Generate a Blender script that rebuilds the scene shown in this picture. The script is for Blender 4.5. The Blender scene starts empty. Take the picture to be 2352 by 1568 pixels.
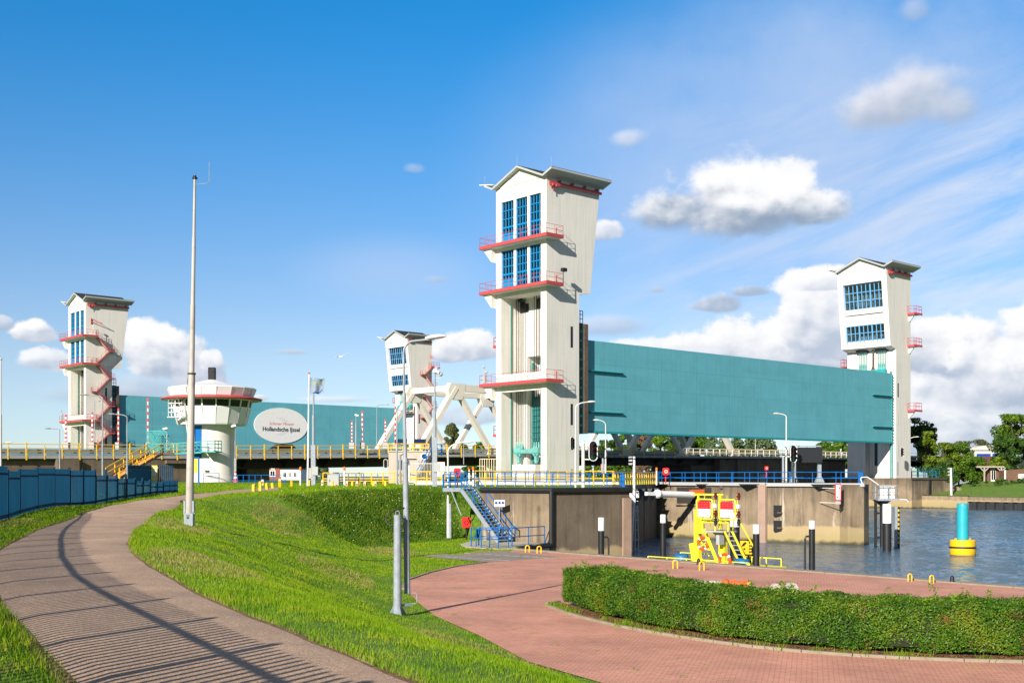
import bpy, bmesh, math, random
import numpy as np
from mathutils import Vector, Matrix
random.seed(7)
RNG = np.random.default_rng(11)
SC = bpy.context.scene
COL = SC.collection
F, CX, HY, EYE = 2700.0, 1176.0, 1093.0, 1.7       # surveyed camera: focal length in px, principal column, horizon row, eye height
AB = math.radians(41.76)                             # bearing of the storm barrier (x axis of its own grid)
DU = Vector((math.cos(AB), math.sin(AB), 0)); DV = Vector((-math.sin(AB), math.cos(AB), 0))
ORG = Vector((4.6, 158.0, 0))
WATER = EYE - 5.9; DECK = 0.95; QUAY = -2.3

def at(px, py, Z): return Vector(((px-CX)/F*Z, Z, EYE-(py-HY)/F*Z))
def zat(py, Z): return EYE-(py-HY)/F*Z
def gp(px, py, z):
    Z = (EYE-z)*F/(py-HY); return Vector(((px-CX)/F*Z, Z, z))
def uv(u, v, z=0): return ORG+DU*u+DV*v+Vector((0, 0, z))

# ------------------------------------------------------------------ mesh builder
class MB:
    def __init__(s): s.v = []; s.f = []
    def add(s, vs, fs):
        n = len(s.v); s.v += [tuple(p) for p in vs]; s.f += [tuple(i+n for i in f) for f in fs]
    def hexa(s, p):
        s.add(p, [(0,3,2,1),(4,5,6,7),(0,1,5,4),(1,2,6,5),(2,3,7,6),(3,0,4,7)])
    def box(s, x0, y0, z0, x1, y1, z1):
        s.hexa([(x0,y0,z0),(x1,y0,z0),(x1,y1,z0),(x0,y1,z0),(x0,y0,z1),(x1,y0,z1),(x1,y1,z1),(x0,y1,z1)])
    def cbox(s, c, sx, sy, sz): s.box(c[0]-sx/2, c[1]-sy/2, c[2]-sz/2, c[0]+sx/2, c[1]+sy/2, c[2]+sz/2)
    def bar(s, p, q, w, h=None, up=None):
        p = Vector(p); q = Vector(q); h = h or w; d = (q-p)
        if d.length < 1e-6: return
        d.normalize(); up = Vector(up) if up else (Vector((0,0,1)) if abs(d.z) < .95 else Vector((0,1,0)))
        a = d.cross(up).normalized(); b = a.cross(d).normalized(); a = a*w/2; b = b*h/2
        s.hexa([p-a-b, p+a-b, p+a+b, p-a+b, q-a-b, q+a-b, q+a+b, q-a+b])
    def tube(s, p, q, r, r2=None, n=8, caps=True):
        p = Vector(p); q = Vector(q); r2 = r if r2 is None else r2; d = (q-p)
        if d.length < 1e-6: return
        d.normalize(); up = Vector((0,0,1)) if abs(d.z) < .95 else Vector((1,0,0))
        a = d.cross(up).normalized(); b = a.cross(d).normalized()
        vs = []
        for c, rr in ((p, r), (q, r2)):
            for i in range(n):
                t = 2*math.pi*i/n; vs.append(c+a*math.cos(t)*rr+b*math.sin(t)*rr)
        fs = [(i, (i+1) % n, n+(i+1) % n, n+i) for i in range(n)]
        if caps: fs += [tuple(range(n-1, -1, -1)), tuple(range(n, 2*n))]
        s.add(vs, fs)
    def path(s, pts, r, n=8, closed=False):
        pts = [Vector(p) for p in pts]; m = len(pts); vs = []; prev = None
        for i, p in enumerate(pts):
            if closed: d = pts[(i+1) % m]-pts[i-1]
            else: d = pts[min(i+1, m-1)]-pts[max(i-1, 0)]
            d.normalize()
            if prev is None:
                up = Vector((0,0,1)) if abs(d.z) < .9 else Vector((1,0,0)); a = d.cross(up).normalized()
            else: a = (prev-d*prev.dot(d)).normalized()
            prev = a; b = a.cross(d)
            rr = r[i] if isinstance(r, (list, tuple)) else r
            for k in range(n):
                t = 2*math.pi*k/n; vs.append(p+a*math.cos(t)*rr+b*math.sin(t)*rr)
        fs = []
        for i in range(m if closed else m-1):
            j = (i+1) % m
            for k in range(n): fs.append((i*n+k, i*n+(k+1) % n, j*n+(k+1) % n, j*n+k))
        if not closed: fs += [tuple(range(n-1, -1, -1)), tuple(range((m-1)*n, m*n))]
        s.add(vs, fs)
    def lathe(s, prof, n=24, c=(0,0,0), cap=True):
        vs = []
        for r, z in prof:
            for i in range(n):
                t = 2*math.pi*(i+.5)/n; vs.append((c[0]+r*math.cos(t), c[1]+r*math.sin(t), c[2]+z))
        fs = []
        for j in range(len(prof)-1):
            for i in range(n): fs.append((j*n+i, j*n+(i+1) % n, (j+1)*n+(i+1) % n, (j+1)*n+i))
        if cap: fs += [tuple(range(n-1, -1, -1)), tuple(range((len(prof)-1)*n, len(prof)*n))]
        s.add(vs, fs)
    def prism(s, poly, f):
        n = len(poly); vs = [f(a, b, 0) for a, b in poly]+[f(a, b, 1) for a, b in poly]
        s.add(vs, [tuple(range(n-1, -1, -1)), tuple(range(n, 2*n))]+[(i, (i+1) % n, n+(i+1) % n, n+i) for i in range(n)])
    def sphere(s, c, r, n=10, m=6, sq=(1,1,1)):
        prof = [(r*math.sin(math.pi*(j+.02)/(m+.04)), -r*math.cos(math.pi*(j+.02)/(m+.04))) for j in range(m+1)]
        k = len(s.v); s.lathe(prof, n)
        for i in range(k, len(s.v)):
            x, y, z = s.v[i]; s.v[i] = (c[0]+x*sq[0], c[1]+y*sq[1], c[2]+z*sq[2])
    def build(s, name, mat, parent=None, smooth=None, norm=True):
        me = bpy.data.meshes.new(name); me.from_pydata(s.v, [], s.f)
        if norm:
            bm = bmesh.new(); bm.from_mesh(me); bmesh.ops.recalc_face_normals(bm, faces=bm.faces); bm.to_mesh(me); bm.free()
        if smooth:
            me.shade_smooth(); me.set_sharp_from_angle(angle=math.radians(smooth))
        return link(name, me, mat, parent)

def link(name, me, mat, parent=None):
    o = bpy.data.objects.new(name, me); COL.objects.link(o)
    if mat: me.materials.append(mat)
    if parent is not None: o.parent = parent
    return o
def tag(o, label=None, cat=None, group=None, kind=None):
    if label: o['label'] = label
    if cat: o['category'] = cat
    if group: o['group'] = group
    if kind: o['kind'] = kind
    return o
def thing(name, label, cat, loc=(0,0,0), rz=0, group=None):
    o = bpy.data.objects.new(name, None); COL.objects.link(o); o.empty_display_size = .2
    o.location = loc; o.rotation_euler = (0, 0, rz)
    return tag(o, label, cat, group)
def dup(root, loc, rz=None, label=None, scale=None):
    def cp(o, par):
        c = o.copy(); COL.objects.link(c)
        if par is not None: c.parent = par
        for ch in list(o.children): cp(ch, c)
        return c
    r = cp(root, None); r.location = loc
    if rz is not None: r.rotation_euler = (0, 0, rz)
    if scale: r.scale = (scale,)*3
    if label: r['label'] = label
    return r

# ------------------------------------------------------------------ materials
def nn(nt, t, **kw):
    n = nt.nodes.new(t)
    for k, v in kw.items(): setattr(n, k, v)
    return n
def mat(name, col, rough=.6, var=.12, scale=1.5, metal=0, streak=0, bump=0, bscale=20, island=0, spec=.5, coords='Object', dark=None, dirt=0, panels=None, tide=0, salt=0):
    m = bpy.data.materials.new(name); m.use_nodes = True; nt = m.node_tree; b = nt.nodes['Principled BSDF']
    b.inputs['Roughness'].default_value = rough; b.inputs['Metallic'].default_value = metal
    b.inputs['Specular IOR Level'].default_value = spec
    tc = nn(nt, 'ShaderNodeTexCoord'); L = nt.links.new
    def noise(sc, detail=5, vec=None, rough=.6):
        n = nn(nt, 'ShaderNodeTexNoise'); n.inputs['Scale'].default_value = sc; n.inputs['Detail'].default_value = detail; n.inputs['Roughness'].default_value = rough
        L(vec if vec is not None else tc.outputs[coords], n.inputs['Vector']); return n.outputs['Fac']
    def ramp(fac, lo, hi, a, c):
        r = nn(nt, 'ShaderNodeMapRange'); L(fac, r.inputs['Value'])
        for k, v in zip(('From Min','From Max','To Min','To Max'), (lo, hi, a, c)): r.inputs[k].default_value = v
        return r.outputs['Result']
    def mul(a, b_):
        x = nn(nt, 'ShaderNodeMath', operation='MULTIPLY'); L(a, x.inputs[0]); L(b_, x.inputs[1]); return x.outputs[0]
    fac = ramp(noise(scale), .3, .7, 1-var, 1+var)
    if island:
        g = nn(nt, 'ShaderNodeNewGeometry'); fac = mul(fac, ramp(g.outputs['Random Per Island'], 0, 1, 1-island, 1+island))
    if streak:
        mp = nn(nt, 'ShaderNodeMapping'); mp.inputs['Scale'].default_value = (1, 1, .06); L(tc.outputs[coords], mp.inputs['Vector'])
        fac = mul(fac, ramp(noise(2.2, 6, mp.outputs['Vector']), .45, .75, 1, 1-streak))
    if dirt:
        fac = mul(fac, ramp(noise(.35, 7, None, .7), .45, .75, 1, 1-dirt))
    if panels:                                              # plates or formwork boards: slight tone steps and thin joints
        pw, ph, step, joint = panels; sx = nn(nt, 'ShaderNodeSeparateXYZ'); L(tc.outputs[coords], sx.inputs[0]); ad = nn(nt, 'ShaderNodeMath', operation='ADD'); L(sx.outputs[0], ad.inputs[0]); L(sx.outputs[1], ad.inputs[1])
        cv = nn(nt, 'ShaderNodeCombineXYZ'); L(ad.outputs[0], cv.inputs[0]); L(sx.outputs[2], cv.inputs[1])
        br = nn(nt, 'ShaderNodeTexBrick'); L(cv.outputs[0], br.inputs['Vector']); br.inputs['Scale'].default_value = 1; br.inputs['Brick Width'].default_value = pw; br.inputs['Row Height'].default_value = ph; br.inputs['Mortar Size'].default_value = .02; br.inputs['Mortar Smooth'].default_value = .3
        br.inputs['Color1'].default_value = (1-step,)*3+(1,); br.inputs['Color2'].default_value = (1+step,)*3+(1,); br.inputs['Mortar'].default_value = (joint,)*3+(1,)
        fac = mul(fac, br.outputs['Color'])
    mx = nn(nt, 'ShaderNodeMix', data_type='RGBA', blend_type='MULTIPLY'); mx.inputs['Factor'].default_value = 1
    mx.inputs['A'].default_value = (*col, 1); cb = nn(nt, 'ShaderNodeCombineColor')
    for k in range(3): L(fac, cb.inputs[k])
    L(cb.outputs[0], mx.inputs['B']); out = mx.outputs['Result']
    if dark:
        m2 = nn(nt, 'ShaderNodeMix', data_type='RGBA'); L(out, m2.inputs['A']); m2.inputs['B'].default_value = (*dark[0], 1)
        L(ramp(noise(dark[1], 6), dark[2], dark[2]+.15, 0, dark[3] if len(dark) > 3 else .9), m2.inputs['Factor']); out = m2.outputs['Result']
    if salt:                                               # pale lime runs
        mp = nn(nt, 'ShaderNodeMapping'); mp.inputs['Scale'].default_value = (1, 1, .10); L(tc.outputs[coords], mp.inputs['Vector'])
        m3 = nn(nt, 'ShaderNodeMix', data_type='RGBA'); L(out, m3.inputs['A']); m3.inputs['B'].default_value = (.62,.55,.45,1); L(ramp(noise(1.1, 7, mp.outputs['Vector'], .7), .57, .68, 0, salt), m3.inputs['Factor']); out = m3.outputs['Result']
    if tide:                                               # tide marks: bleached band, algae, wet foot
        g = nn(nt, 'ShaderNodeNewGeometry'); sx = nn(nt, 'ShaderNodeSeparateXYZ'); L(g.outputs['Position'], sx.inputs[0]); wv = nn(nt, 'ShaderNodeMath', operation='MULTIPLY_ADD'); L(noise(.9, 5), wv.inputs[0]); wv.inputs[1].default_value = -.9; L(sx.outputs[2], wv.inputs[2])
        mq = nn(nt, 'ShaderNodeMapping'); mq.inputs['Scale'].default_value = (1, 1, .05); L(tc.outputs[coords], mq.inputs['Vector']); wt = nn(nt, 'ShaderNodeMath', operation='MULTIPLY_ADD'); L(noise(1.6, 5, mq.outputs['Vector']), wt.inputs[0]); wt.inputs[1].default_value = 4.5; L(sx.outputs[2], wt.inputs[2])
        m5 = nn(nt, 'ShaderNodeMix', data_type='RGBA'); L(out, m5.inputs['A']); m5.inputs['B'].default_value = (.075,.06,.045,1); L(ramp(wt.outputs[0], 1.6, 3.6, 0, .75), m5.inputs['Factor']); out = m5.outputs['Result']
        for lo, hi, c, amt in ((WATER+1.2, WATER+1.0, (.40,.31,.17), .8), (WATER+.75, WATER+.2, (.30,.25,.10), .5), (WATER-.05, WATER-.35, (.045,.04,.022), .9)):
            m4 = nn(nt, 'ShaderNodeMix', data_type='RGBA'); L(out, m4.inputs['A']); m4.inputs['B'].default_value = (*c, 1); L(ramp(wv.outputs[0], lo, hi, 0, amt), m4.inputs['Factor']); out = m4.outputs['Result']
    L(out, b.inputs['Base Color'])
    if bump:
        bp = nn(nt, 'ShaderNodeBump'); bp.inputs['Strength'].default_value = bump; bp.inputs['Distance'].default_value = .05
        L(noise(bscale, 4), bp.inputs['Height']); L(bp.outputs['Normal'], b.inputs['Normal'])
    return m
def leafmat(name, cols, rough=.5, patch=.6, trans=.25, isl=.35):
    """leaves or blades: colour per leaf plus slow patches, some light let through"""
    m = bpy.data.materials.new(name); m.use_nodes = True; nt = m.node_tree; b = nt.nodes['Principled BSDF']; L = nt.links.new
    g = nn(nt, 'ShaderNodeNewGeometry'); tc = nn(nt, 'ShaderNodeTexCoord')
    n = nn(nt, 'ShaderNodeTexNoise'); n.inputs['Scale'].default_value = patch; n.inputs['Detail'].default_value = 5; L(g.outputs['Position'], n.inputs['Vector'])
    a = nn(nt, 'ShaderNodeMath', operation='MULTIPLY_ADD'); L(g.outputs['Random Per Island'], a.inputs[0]); a.inputs[1].default_value = isl
    r = nn(nt, 'ShaderNodeMapRange'); L(n.outputs['Fac'], r.inputs['Value']); r.inputs['From Min'].default_value = .3; r.inputs['From Max'].default_value = .7; r.inputs['To Min'].default_value = -isl*.2; r.inputs['To Max'].default_value = 1-isl*.8
    L(r.outputs['Result'], a.inputs[2])
    cr = nn(nt, 'ShaderNodeValToRGB'); e = cr.color_ramp.elements
    while len(e) < len(cols): e.new(.5)
    for i, c in enumerate(cols): e[i].position = i/(len(cols)-1); e[i].color = (*c, 1)
    L(a.outputs[0], cr.inputs['Fac']); L(cr.outputs['Color'], b.inputs['Base Color']); b.inputs['Roughness'].default_value = rough
    b.inputs['Specular IOR Level'].default_value = .3
    if trans:
        tr = nn(nt, 'ShaderNodeBsdfTranslucent'); L(cr.outputs['Color'], tr.inputs['Color']); mx = nn(nt, 'ShaderNodeMixShader'); mx.inputs[0].default_value = trans
        L(b.outputs[0], mx.inputs[1]); L(tr.outputs[0], mx.inputs[2]); L(mx.outputs[0], nt.nodes['Material Output'].inputs['Surface'])
    return m

M = {}
M['white'] = mat('tower_white_concrete', (.75,.73,.69), .8, .05, .35, streak=.18, bump=.12, bscale=6, dirt=.10, panels=(90, 1.25, .008, .94))
M['cream'] = mat('cream_render', (.47,.40,.345), .8, .06, .8, streak=.1)
M['panel_grey'] = mat('gable_panel_beige', (.62,.60,.53), .8, .03, 1)
M['soffit'] = mat('roof_soffit_grey', (.40,.42,.42), .6, .05, 2)
M['roof_dark'] = mat('dark_roof_felt', (.02,.021,.025), .85, .3, 2)
M['red'] = mat('red_paint', (.46,.065,.07), .6, .1, 2)
M['redb'] = mat('signal_red_paint', (.70,.012,.015), .4, .06, 3)
M['teal'] = mat('gate_teal_paint', (.12,.405,.485), .55, .05, .3, streak=.10, dirt=.10, spec=.25, panels=(6.5, 2.1, .035, .93))
M['teal2'] = mat('teal_steel', (.015,.30,.31), .5, .1, 2)
M['teal_pale'] = mat('pale_turquoise_steel', (.13,.40,.38), .65, .15, 2, dirt=.3, streak=.2)
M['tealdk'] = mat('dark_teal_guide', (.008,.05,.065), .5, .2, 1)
M['winblue'] = mat('window_blue', (.002,.20,.46), .45, .05, 3)
M['winpale'] = mat('window_pale_blue', (.13,.37,.68), .45, .05, 3)
M['railblue'] = mat('rail_blue', (.001,.125,.42), .45, .1, 2, spec=.25)
M['fence'] = mat('fence_blue', (.0005,.042,.098), .6, .15, .8, spec=.08)
M['yellow'] = mat('yellow_paint', (.82,.50,.010), .45, .08, 2)
M['lime'] = mat('fluorescent_yellow', (.76,.69,.03), .5, .10, 2, streak=.15, dark=((.35,.30,.06), 1.7, .62, .6))
M['galv'] = mat('galvanised_steel', (.27,.31,.36), .5, .18, 5)
M['pale_pole'] = mat('pale_grey_paint', (.60,.60,.58), .5, .1, 1.5)
M['rust_pole'] = mat('weathered_pole', (.44,.42,.39), .6, .12, 1, streak=.25, dark=((.28,.13,.05), 1.6, .56, .6))
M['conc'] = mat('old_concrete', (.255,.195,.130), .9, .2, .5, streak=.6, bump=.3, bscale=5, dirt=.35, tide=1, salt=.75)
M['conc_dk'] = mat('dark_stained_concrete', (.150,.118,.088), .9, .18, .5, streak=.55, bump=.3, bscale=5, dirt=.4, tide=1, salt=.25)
M['conc_lt'] = mat('pale_concrete', (.46,.43,.38), .85, .1, 1, streak=.15, bump=.2)
M['kerb'] = mat('kerb_concrete', (.27,.23,.175), .9, .15, 3, bump=.3)
M['black'] = mat('black_steel', (.012,.013,.016), .5, .3, 2)
M['blackrub'] = mat('black_plastic', (.015,.015,.017), .55, .2, 4)
M['pile_white'] = mat('white_pile_paint', (.80,.80,.80), .5, .04, 2)
M['whitep'] = mat('white_paint', (.82,.82,.80), .5, .04, 2)
M['whitecab'] = mat('white_cabin_panels', (.78,.79,.80), .4, .03, .5)
M['brown_wood'] = mat('weathered_timber', (.12,.085,.06), .85, .3, 2, streak=.4)
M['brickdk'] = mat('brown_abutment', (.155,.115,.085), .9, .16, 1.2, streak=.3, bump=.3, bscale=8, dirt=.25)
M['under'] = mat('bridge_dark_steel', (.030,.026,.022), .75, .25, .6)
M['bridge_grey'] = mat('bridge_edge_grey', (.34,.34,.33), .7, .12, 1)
M['guard'] = mat('guardrail_zinc', (.26,.34,.42), .45, .15, 3, metal=.3)
M['truss'] = mat('truss_cream_white', (.72,.69,.62), .6, .05, .6, dirt=.06)
M['orange'] = mat('orange_rust', (.50,.10,.015), .7, .25, 5)
M['lifeorange'] = mat('lifebuoy_orange', (.80,.07,.01), .5, .05, 5)
M['tarp'] = mat('blue_tarpaulin', (.005,.13,.38), .5, .15, 6, bump=.5, bscale=7)
M['postcream'] = mat('cream_post', (.70,.62,.40), .7, .1, 4)
M['graycab'] = mat('grey_cabinet', (.38,.39,.40), .6, .06, 2)
M['ledscreen'] = mat('matrix_screen', (.016,.019,.024), .4, .25, 14)
M['glass'] = mat('dark_window_glass', (.012,.017,.022), .06, .5, .5, spec=.6)
def clear_glass():
    m = bpy.data.materials.new('clear_glass'); m.use_nodes = True; nt = m.node_tree; L = nt.links.new
    t = nn(nt, 'ShaderNodeBsdfTransparent'); t.inputs[0].default_value = (.62,.70,.74,1); g = nn(nt, 'ShaderNodeBsdfGlossy'); g.inputs['Roughness'].default_value = .03; fr = nn(nt, 'ShaderNodeFresnel'); fr.inputs[0].default_value = 1.6
    x = nn(nt, 'ShaderNodeMixShader'); L(fr.outputs[0], x.inputs[0]); L(t.outputs[0], x.inputs[1]); L(g.outputs[0], x.inputs[2]); L(x.outputs[0], nt.nodes['Material Output'].inputs['Surface']); return m
M['clear'] = clear_glass()
M['machine'] = mat('machinery_grey', (.25,.27,.28), .5, .2, 2)
M['blue_panel'] = mat('bright_blue_panel', (.002,.05,.36), .5, .06, 2)
M['brick_red'] = mat('red_house_brick', (.25,.085,.055), .9, .15, 3)
M['rooftile'] = mat('dark_roof_tiles', (.035,.036,.042), .8, .2, 3)
M['soil'] = mat('bare_soil', (.16,.085,.04), .95, .3, 4, bump=.6, bscale=15)
M['amber'] = mat('amber_lamp_glass', (.85,.20,.01), .3, .05, 2)
M['dkred'] = mat('dark_red_lantern', (.12,.008,.012), .3, .1, 3)
M['buoyteal'] = mat('buoy_turquoise', (.02,.37,.46), .45, .1, 1.2, dark=((.62,.70,.68), .9, .60, .85))
M['solar'] = mat('solar_panel', (.01,.025,.07), .2, .1, 5)
M['green_mesh'] = mat('green_fence_paint', (.01,.11,.075), .5, .1, 2)
M['pavgrey'] = mat('grey_paving', (.27,.23,.20), .9, .15, 2, bump=.2)
M['pavgrey2'] = mat('weathered_pavilion_wood', (.36,.32,.27), .8, .15, 2)
M['strip'] = mat('guide_strip_green', (.05,.20,.165), .6, .15, 2)
M['rack'] = mat('rack_teal', (.010,.17,.17), .6, .2, 2)
M['bark'] = mat('tree_bark', (.09,.065,.045), .9, .3, 4)
M['lampgreen'] = mat('green_signal_lens', (.0,.22,.12), .25, 0, 1)
M['lampred'] = mat('red_signal_lens', (.12,.01,.01), .25, 0, 1)
M['pinkbox'] = mat('faded_pink_box', (.62,.26,.28), .6, .08, 3)
M['flag'] = mat('flag_cloth', (.22,.29,.38), .8, .2, 2, dark=((.02,.05,.16), 1.7, .52, .85))
M['wallbrown'] = mat('brown_cladding', (.14,.075,.05), .8, .2, 2)

def tile_white():
    m = mat('wall_dummy', (.5,.5,.5)); return m

# ------------------------------------------------------------------ camera, light, sky
cam = bpy.data.cameras.new('camera'); co = bpy.data.objects.new('camera', cam); COL.objects.link(co)
cam.sensor_width = 36; cam.lens = 36*F/2352; cam.shift_y = (HY-784)/2352; cam.clip_start = .1; cam.clip_end = 12000
co.location = (0, 0, EYE); co.rotation_euler = (math.pi/2, 0, 0); SC.camera = co
SUN_EL = math.radians(24); sh = Vector((.46,.888,0)).normalized()
sd = Vector((sh.x*math.cos(SUN_EL), sh.y*math.cos(SUN_EL), -math.sin(SUN_EL)))
sl = bpy.data.lights.new('sun', 'SUN'); sl.energy = 5.0; sl.angle = math.radians(.53); sl.color = (1,.92,.80)
so = bpy.data.objects.new('sun', sl); COL.objects.link(so); so.rotation_euler = sd.to_track_quat('-Z', 'Y').to_euler(); so.location = (-40,-60,60)
SC.view_settings.view_transform = 'Standard'; SC.view_settings.look = 'None'; SC.view_settings.exposure = 0.62; SC.view_settings.gamma = 1

W = bpy.data.worlds.new('World'); SC.world = W; W.use_nodes = True
def build_sky():
    nt = W.node_tree; L = nt.links.new; bg = nt.nodes['Background']; bg.inputs['Strength'].default_value = .1
    sky = nn(nt, 'ShaderNodeTexSky', sky_type='NISHITA'); sky.sun_disc = False
    sky.sun_elevation = SUN_EL; sky.sun_rotation = math.atan2(-sh.x, -sh.y); sky.air_density = 1.0; sky.dust_density = 0; sky.ozone_density = 4.0
    def mth(op, a, b=None, c=None, clamp=False):
        n = nn(nt, 'ShaderNodeMath', operation=op); n.use_clamp = clamp
        for i, x in enumerate((a, b, c)):
            if x is None: continue
            if isinstance(x, (int, float)): n.inputs[i].default_value = x
            else: L(x, n.inputs[i])
        return n.outputs[0]
    def ss(x, lo, hi):
        r = nn(nt, 'ShaderNodeMapRange', interpolation_type='SMOOTHSTEP'); L(x, r.inputs['Value']); r.inputs['From Min'].default_value = lo; r.inputs['From Max'].default_value = hi
        return r.outputs['Result']
    def mixc(f, a, b):
        n = nn(nt, 'ShaderNodeMix', data_type='RGBA')
        for s, x in (('Factor', f), ('A', a), ('B', b)):
            if isinstance(x, tuple): n.inputs[s].default_value = (*x, 1)
            elif isinstance(x, (int, float)): n.inputs[s].default_value = x
            else: L(x, n.inputs[s])
        return n.outputs['Result']
    tc = nn(nt, 'ShaderNodeTexCoord'); sp = nn(nt, 'ShaderNodeSeparateXYZ'); L(tc.outputs['Generated'], sp.inputs[0])
    az = mth('ARCTAN2', sp.outputs[0], sp.outputs[1]); el = mth('ARCSINE', sp.outputs[2])
    def noise(ka, ke, sc, detail=7, rough=.58, off=0, lac=2.0, dist=0, da=0, de=0):
        cb = nn(nt, 'ShaderNodeCombineXYZ'); L(mth('MULTIPLY', mth('ADD', az, da), ka), cb.inputs[0]); L(mth('MULTIPLY', mth('ADD', el, de), ke), cb.inputs[1]); cb.inputs[2].default_value = off
        n = nn(nt, 'ShaderNodeTexNoise'); n.inputs['Scale'].default_value = sc; n.inputs['Detail'].default_value = detail; n.inputs['Roughness'].default_value = rough; n.inputs['Distortion'].default_value = dist
        L(cb.outputs[0], n.inputs['Vector']); return mth('SUBTRACT', n.outputs['Fac'], .5)
    n1 = noise(1, 1.25, 20, 10, .57, dist=.1); na = noise(1, 1.25, 20, 4, .5, dist=.1); n1b = noise(1, 1.25, 20, 4, .5, dist=.1, da=-.006, de=.008); n2 = noise(1, 1.3, 11, 6, .55, 3.7)
    n3 = noise(1, 1.2, 70, 6, .6, 8.1)
    rel_ = mth('ADD', mth('SUBTRACT', na, n1b), mth('MULTIPLY', n3, .10))
    # clear blue, deepened aloft and to the left the way a clean northern sky is
    skyc = nn(nt, 'ShaderNodeMix', data_type='RGBA', blend_type='MULTIPLY'); skyc.inputs['Factor'].default_value = 1
    L(sky.outputs[0], skyc.inputs['A'])
    L(mixc(ss(el, .0, .11), (.62,.72,.92), mixc(ss(el, .05, .42), TINT_LO, TINT_HI)), skyc.inputs['B'])
    col = skyc.outputs['Result']
    # high thin cloud, streaks running up to the right
    cb = nn(nt, 'ShaderNodeCombineXYZ'); t = mth('SUBTRACT', el, mth('MULTIPLY', az, .30))
    L(mth('MULTIPLY', az, 1.0), cb.inputs[0]); L(mth('MULTIPLY', t, 4.2), cb.inputs[1]); cb.inputs[2].default_value = 1.3
    nz = nn(nt, 'ShaderNodeTexNoise'); nz.inputs['Scale'].default_value = 7; nz.inputs['Detail'].default_value = 8; nz.inputs['Roughness'].default_value = .62; nz.inputs['Distortion'].default_value = .35
    L(cb.outputs[0], nz.inputs['Vector'])
    def blob(a0, e0, ra, rb, soft=1.0):
        dx = mth('MULTIPLY', mth('SUBTRACT', az, a0), 1/ra); dy = mth('MULTIPLY', mth('SUBTRACT', el, e0), 1/rb)
        return dx, dy, mth('SQRT', mth('ADD', mth('MULTIPLY', dx, dx), mth('MULTIPLY', dy, dy)))
    def pix(px, py):
        a = math.atan((px-CX)/F); return a, math.atan((HY-py)/F*math.cos(a))
    _, _, r0 = blob(*pix(2150, 560), .30, .16); reg = mth('SUBTRACT', 1, ss(r0, .35, 1.15))
    cir = mth('MULTIPLY', ss(nz.outputs['Fac'], .30, .78), reg)
    col = mixc(mth('MULTIPLY', cir, .88), col, CIRRUS)
    # broad milky veil
    _, _, r1 = blob(*pix(1720, 360), .26, .15); veil = mth('MULTIPLY', mth('SUBTRACT', 1, ss(r1, .2, 1.1)), mth('ADD', .60, mth('MULTIPLY', n2, .8)))
    col = mixc(mth('MULTIPLY', veil, .95), col, (3.2,4.1,5.8))
    _, _, r3 = blob(*pix(2050, 130), .26, .10); col = mixc(mth('MULTIPLY', mth('SUBTRACT', 1, ss(r3, .2, 1.1)), mth('ADD', .40, mth('MULTIPLY', n2, 1.2))), col, (3.0,4.0,5.8))
    _, _, r2 = blob(*pix(900, 620), .10, .035); col = mixc(mth('MULTIPLY', mth('SUBTRACT', 1, ss(r2, .1, 1.1)), .30), col, (4.0,4.6,6.0))
    # cumulus: (px, py, half width, half height, density, shade)
    CL = [(2260,880,360,170,.95,.20,.6,.9),(2200,770,190,85,1,.18,1.0),(2330,800,150,110,1,.15,.9),(1740,800,300,95,1,.10,.7),(1900,760,220,120,1,.2,.6),(1560,800,200,42,.8,.3),(1890,640,120,44,1,.03,1.0),(1930,700,150,80,.9,.2,.8),
          (2250,900,170,50,.45,.6,1.2,.9),(1620,830,200,60,.7,.5,.7),(1400,740,140,30,.6,.55,1,.7),
          (345,770,80,62,1,.2),(380,800,110,70,1,.35,1.1),(455,840,80,52,.95,.45,1),(80,762,62,32,1,.3),(105,822,72,40,.9,.35),(485,825,34,34,.85,.15),(330,880,200,44,.6,.7,1,.8),(0,740,34,22,.8,.5),(250,900,230,34,.45,.75,1,.8),
          (1085,785,92,58,1,.28),(1030,800,60,40,.9,.4),(1060,950,120,40,.7,.6),(1388,528,56,34,.9,.3),(670,806,62,14,.8,.6,1.75,.8),(760,915,110,12,.6,.4,1.5,.8),(600,912,26,12,.8,.1),(1005,640,48,16,.5,.6,1.75,.7),(955,385,34,18,.4,.5,1.75,.8),
          (1440,312,56,30,.55,.4,1.3,.8),(1510,663,24,15,.6,.6),(1640,695,78,30,.9,.75),(1725,668,46,18,.8,.75),(2095,210,170,88,.9,.5,1.3,.75),(2020,240,120,56,.8,.55,1.2,.7),(2190,235,80,50,.7,.6,1.2,.7),(2100,20,50,34,.45,.5,1.3,.8),
          (1560,472,130,58,.95,.6,1.1,.85,462,125),(1850,470,120,50,.95,.6,1.2,.85,462,125),(1700,500,205,48,.95,.6,1.2,.7,462,125),(1715,415,178,112,1.1,.6,1.0,1.0,462,125),(1800,400,90,60,.9,.6,1.0,1.0,462,125),(1905,640,100,36,.7,.1)]
    for i, (px, py, hw, hh, den, shd, *ex) in enumerate(CL):
        flat = ex[0] if ex else 1.75; amp = ex[1] if len(ex) > 1 else 1.0
        a0, e0 = pix(px, py+hh*.25); ra = hw/F*math.cos(a0)**2; rb = hh/F
        dx, dy, _ = blob(a0, e0, ra, rb)
        dyb = mth('MAXIMUM', dy, mth('MULTIPLY', dy, -flat))                      # flatter base
        r = mth('SQRT', mth('ADD', mth('MULTIPLY', dx, dx), mth('MULTIPLY', dyb, dyb)))
        k = mth('ADD', mth('MULTIPLY', n1, 1.5), mth('ADD', mth('MULTIPLY', n2, .9), mth('MULTIPLY', n3, .35)))
        f = mth('ADD', mth('SUBTRACT', 1, r), mth('MULTIPLY', k, amp))
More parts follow.
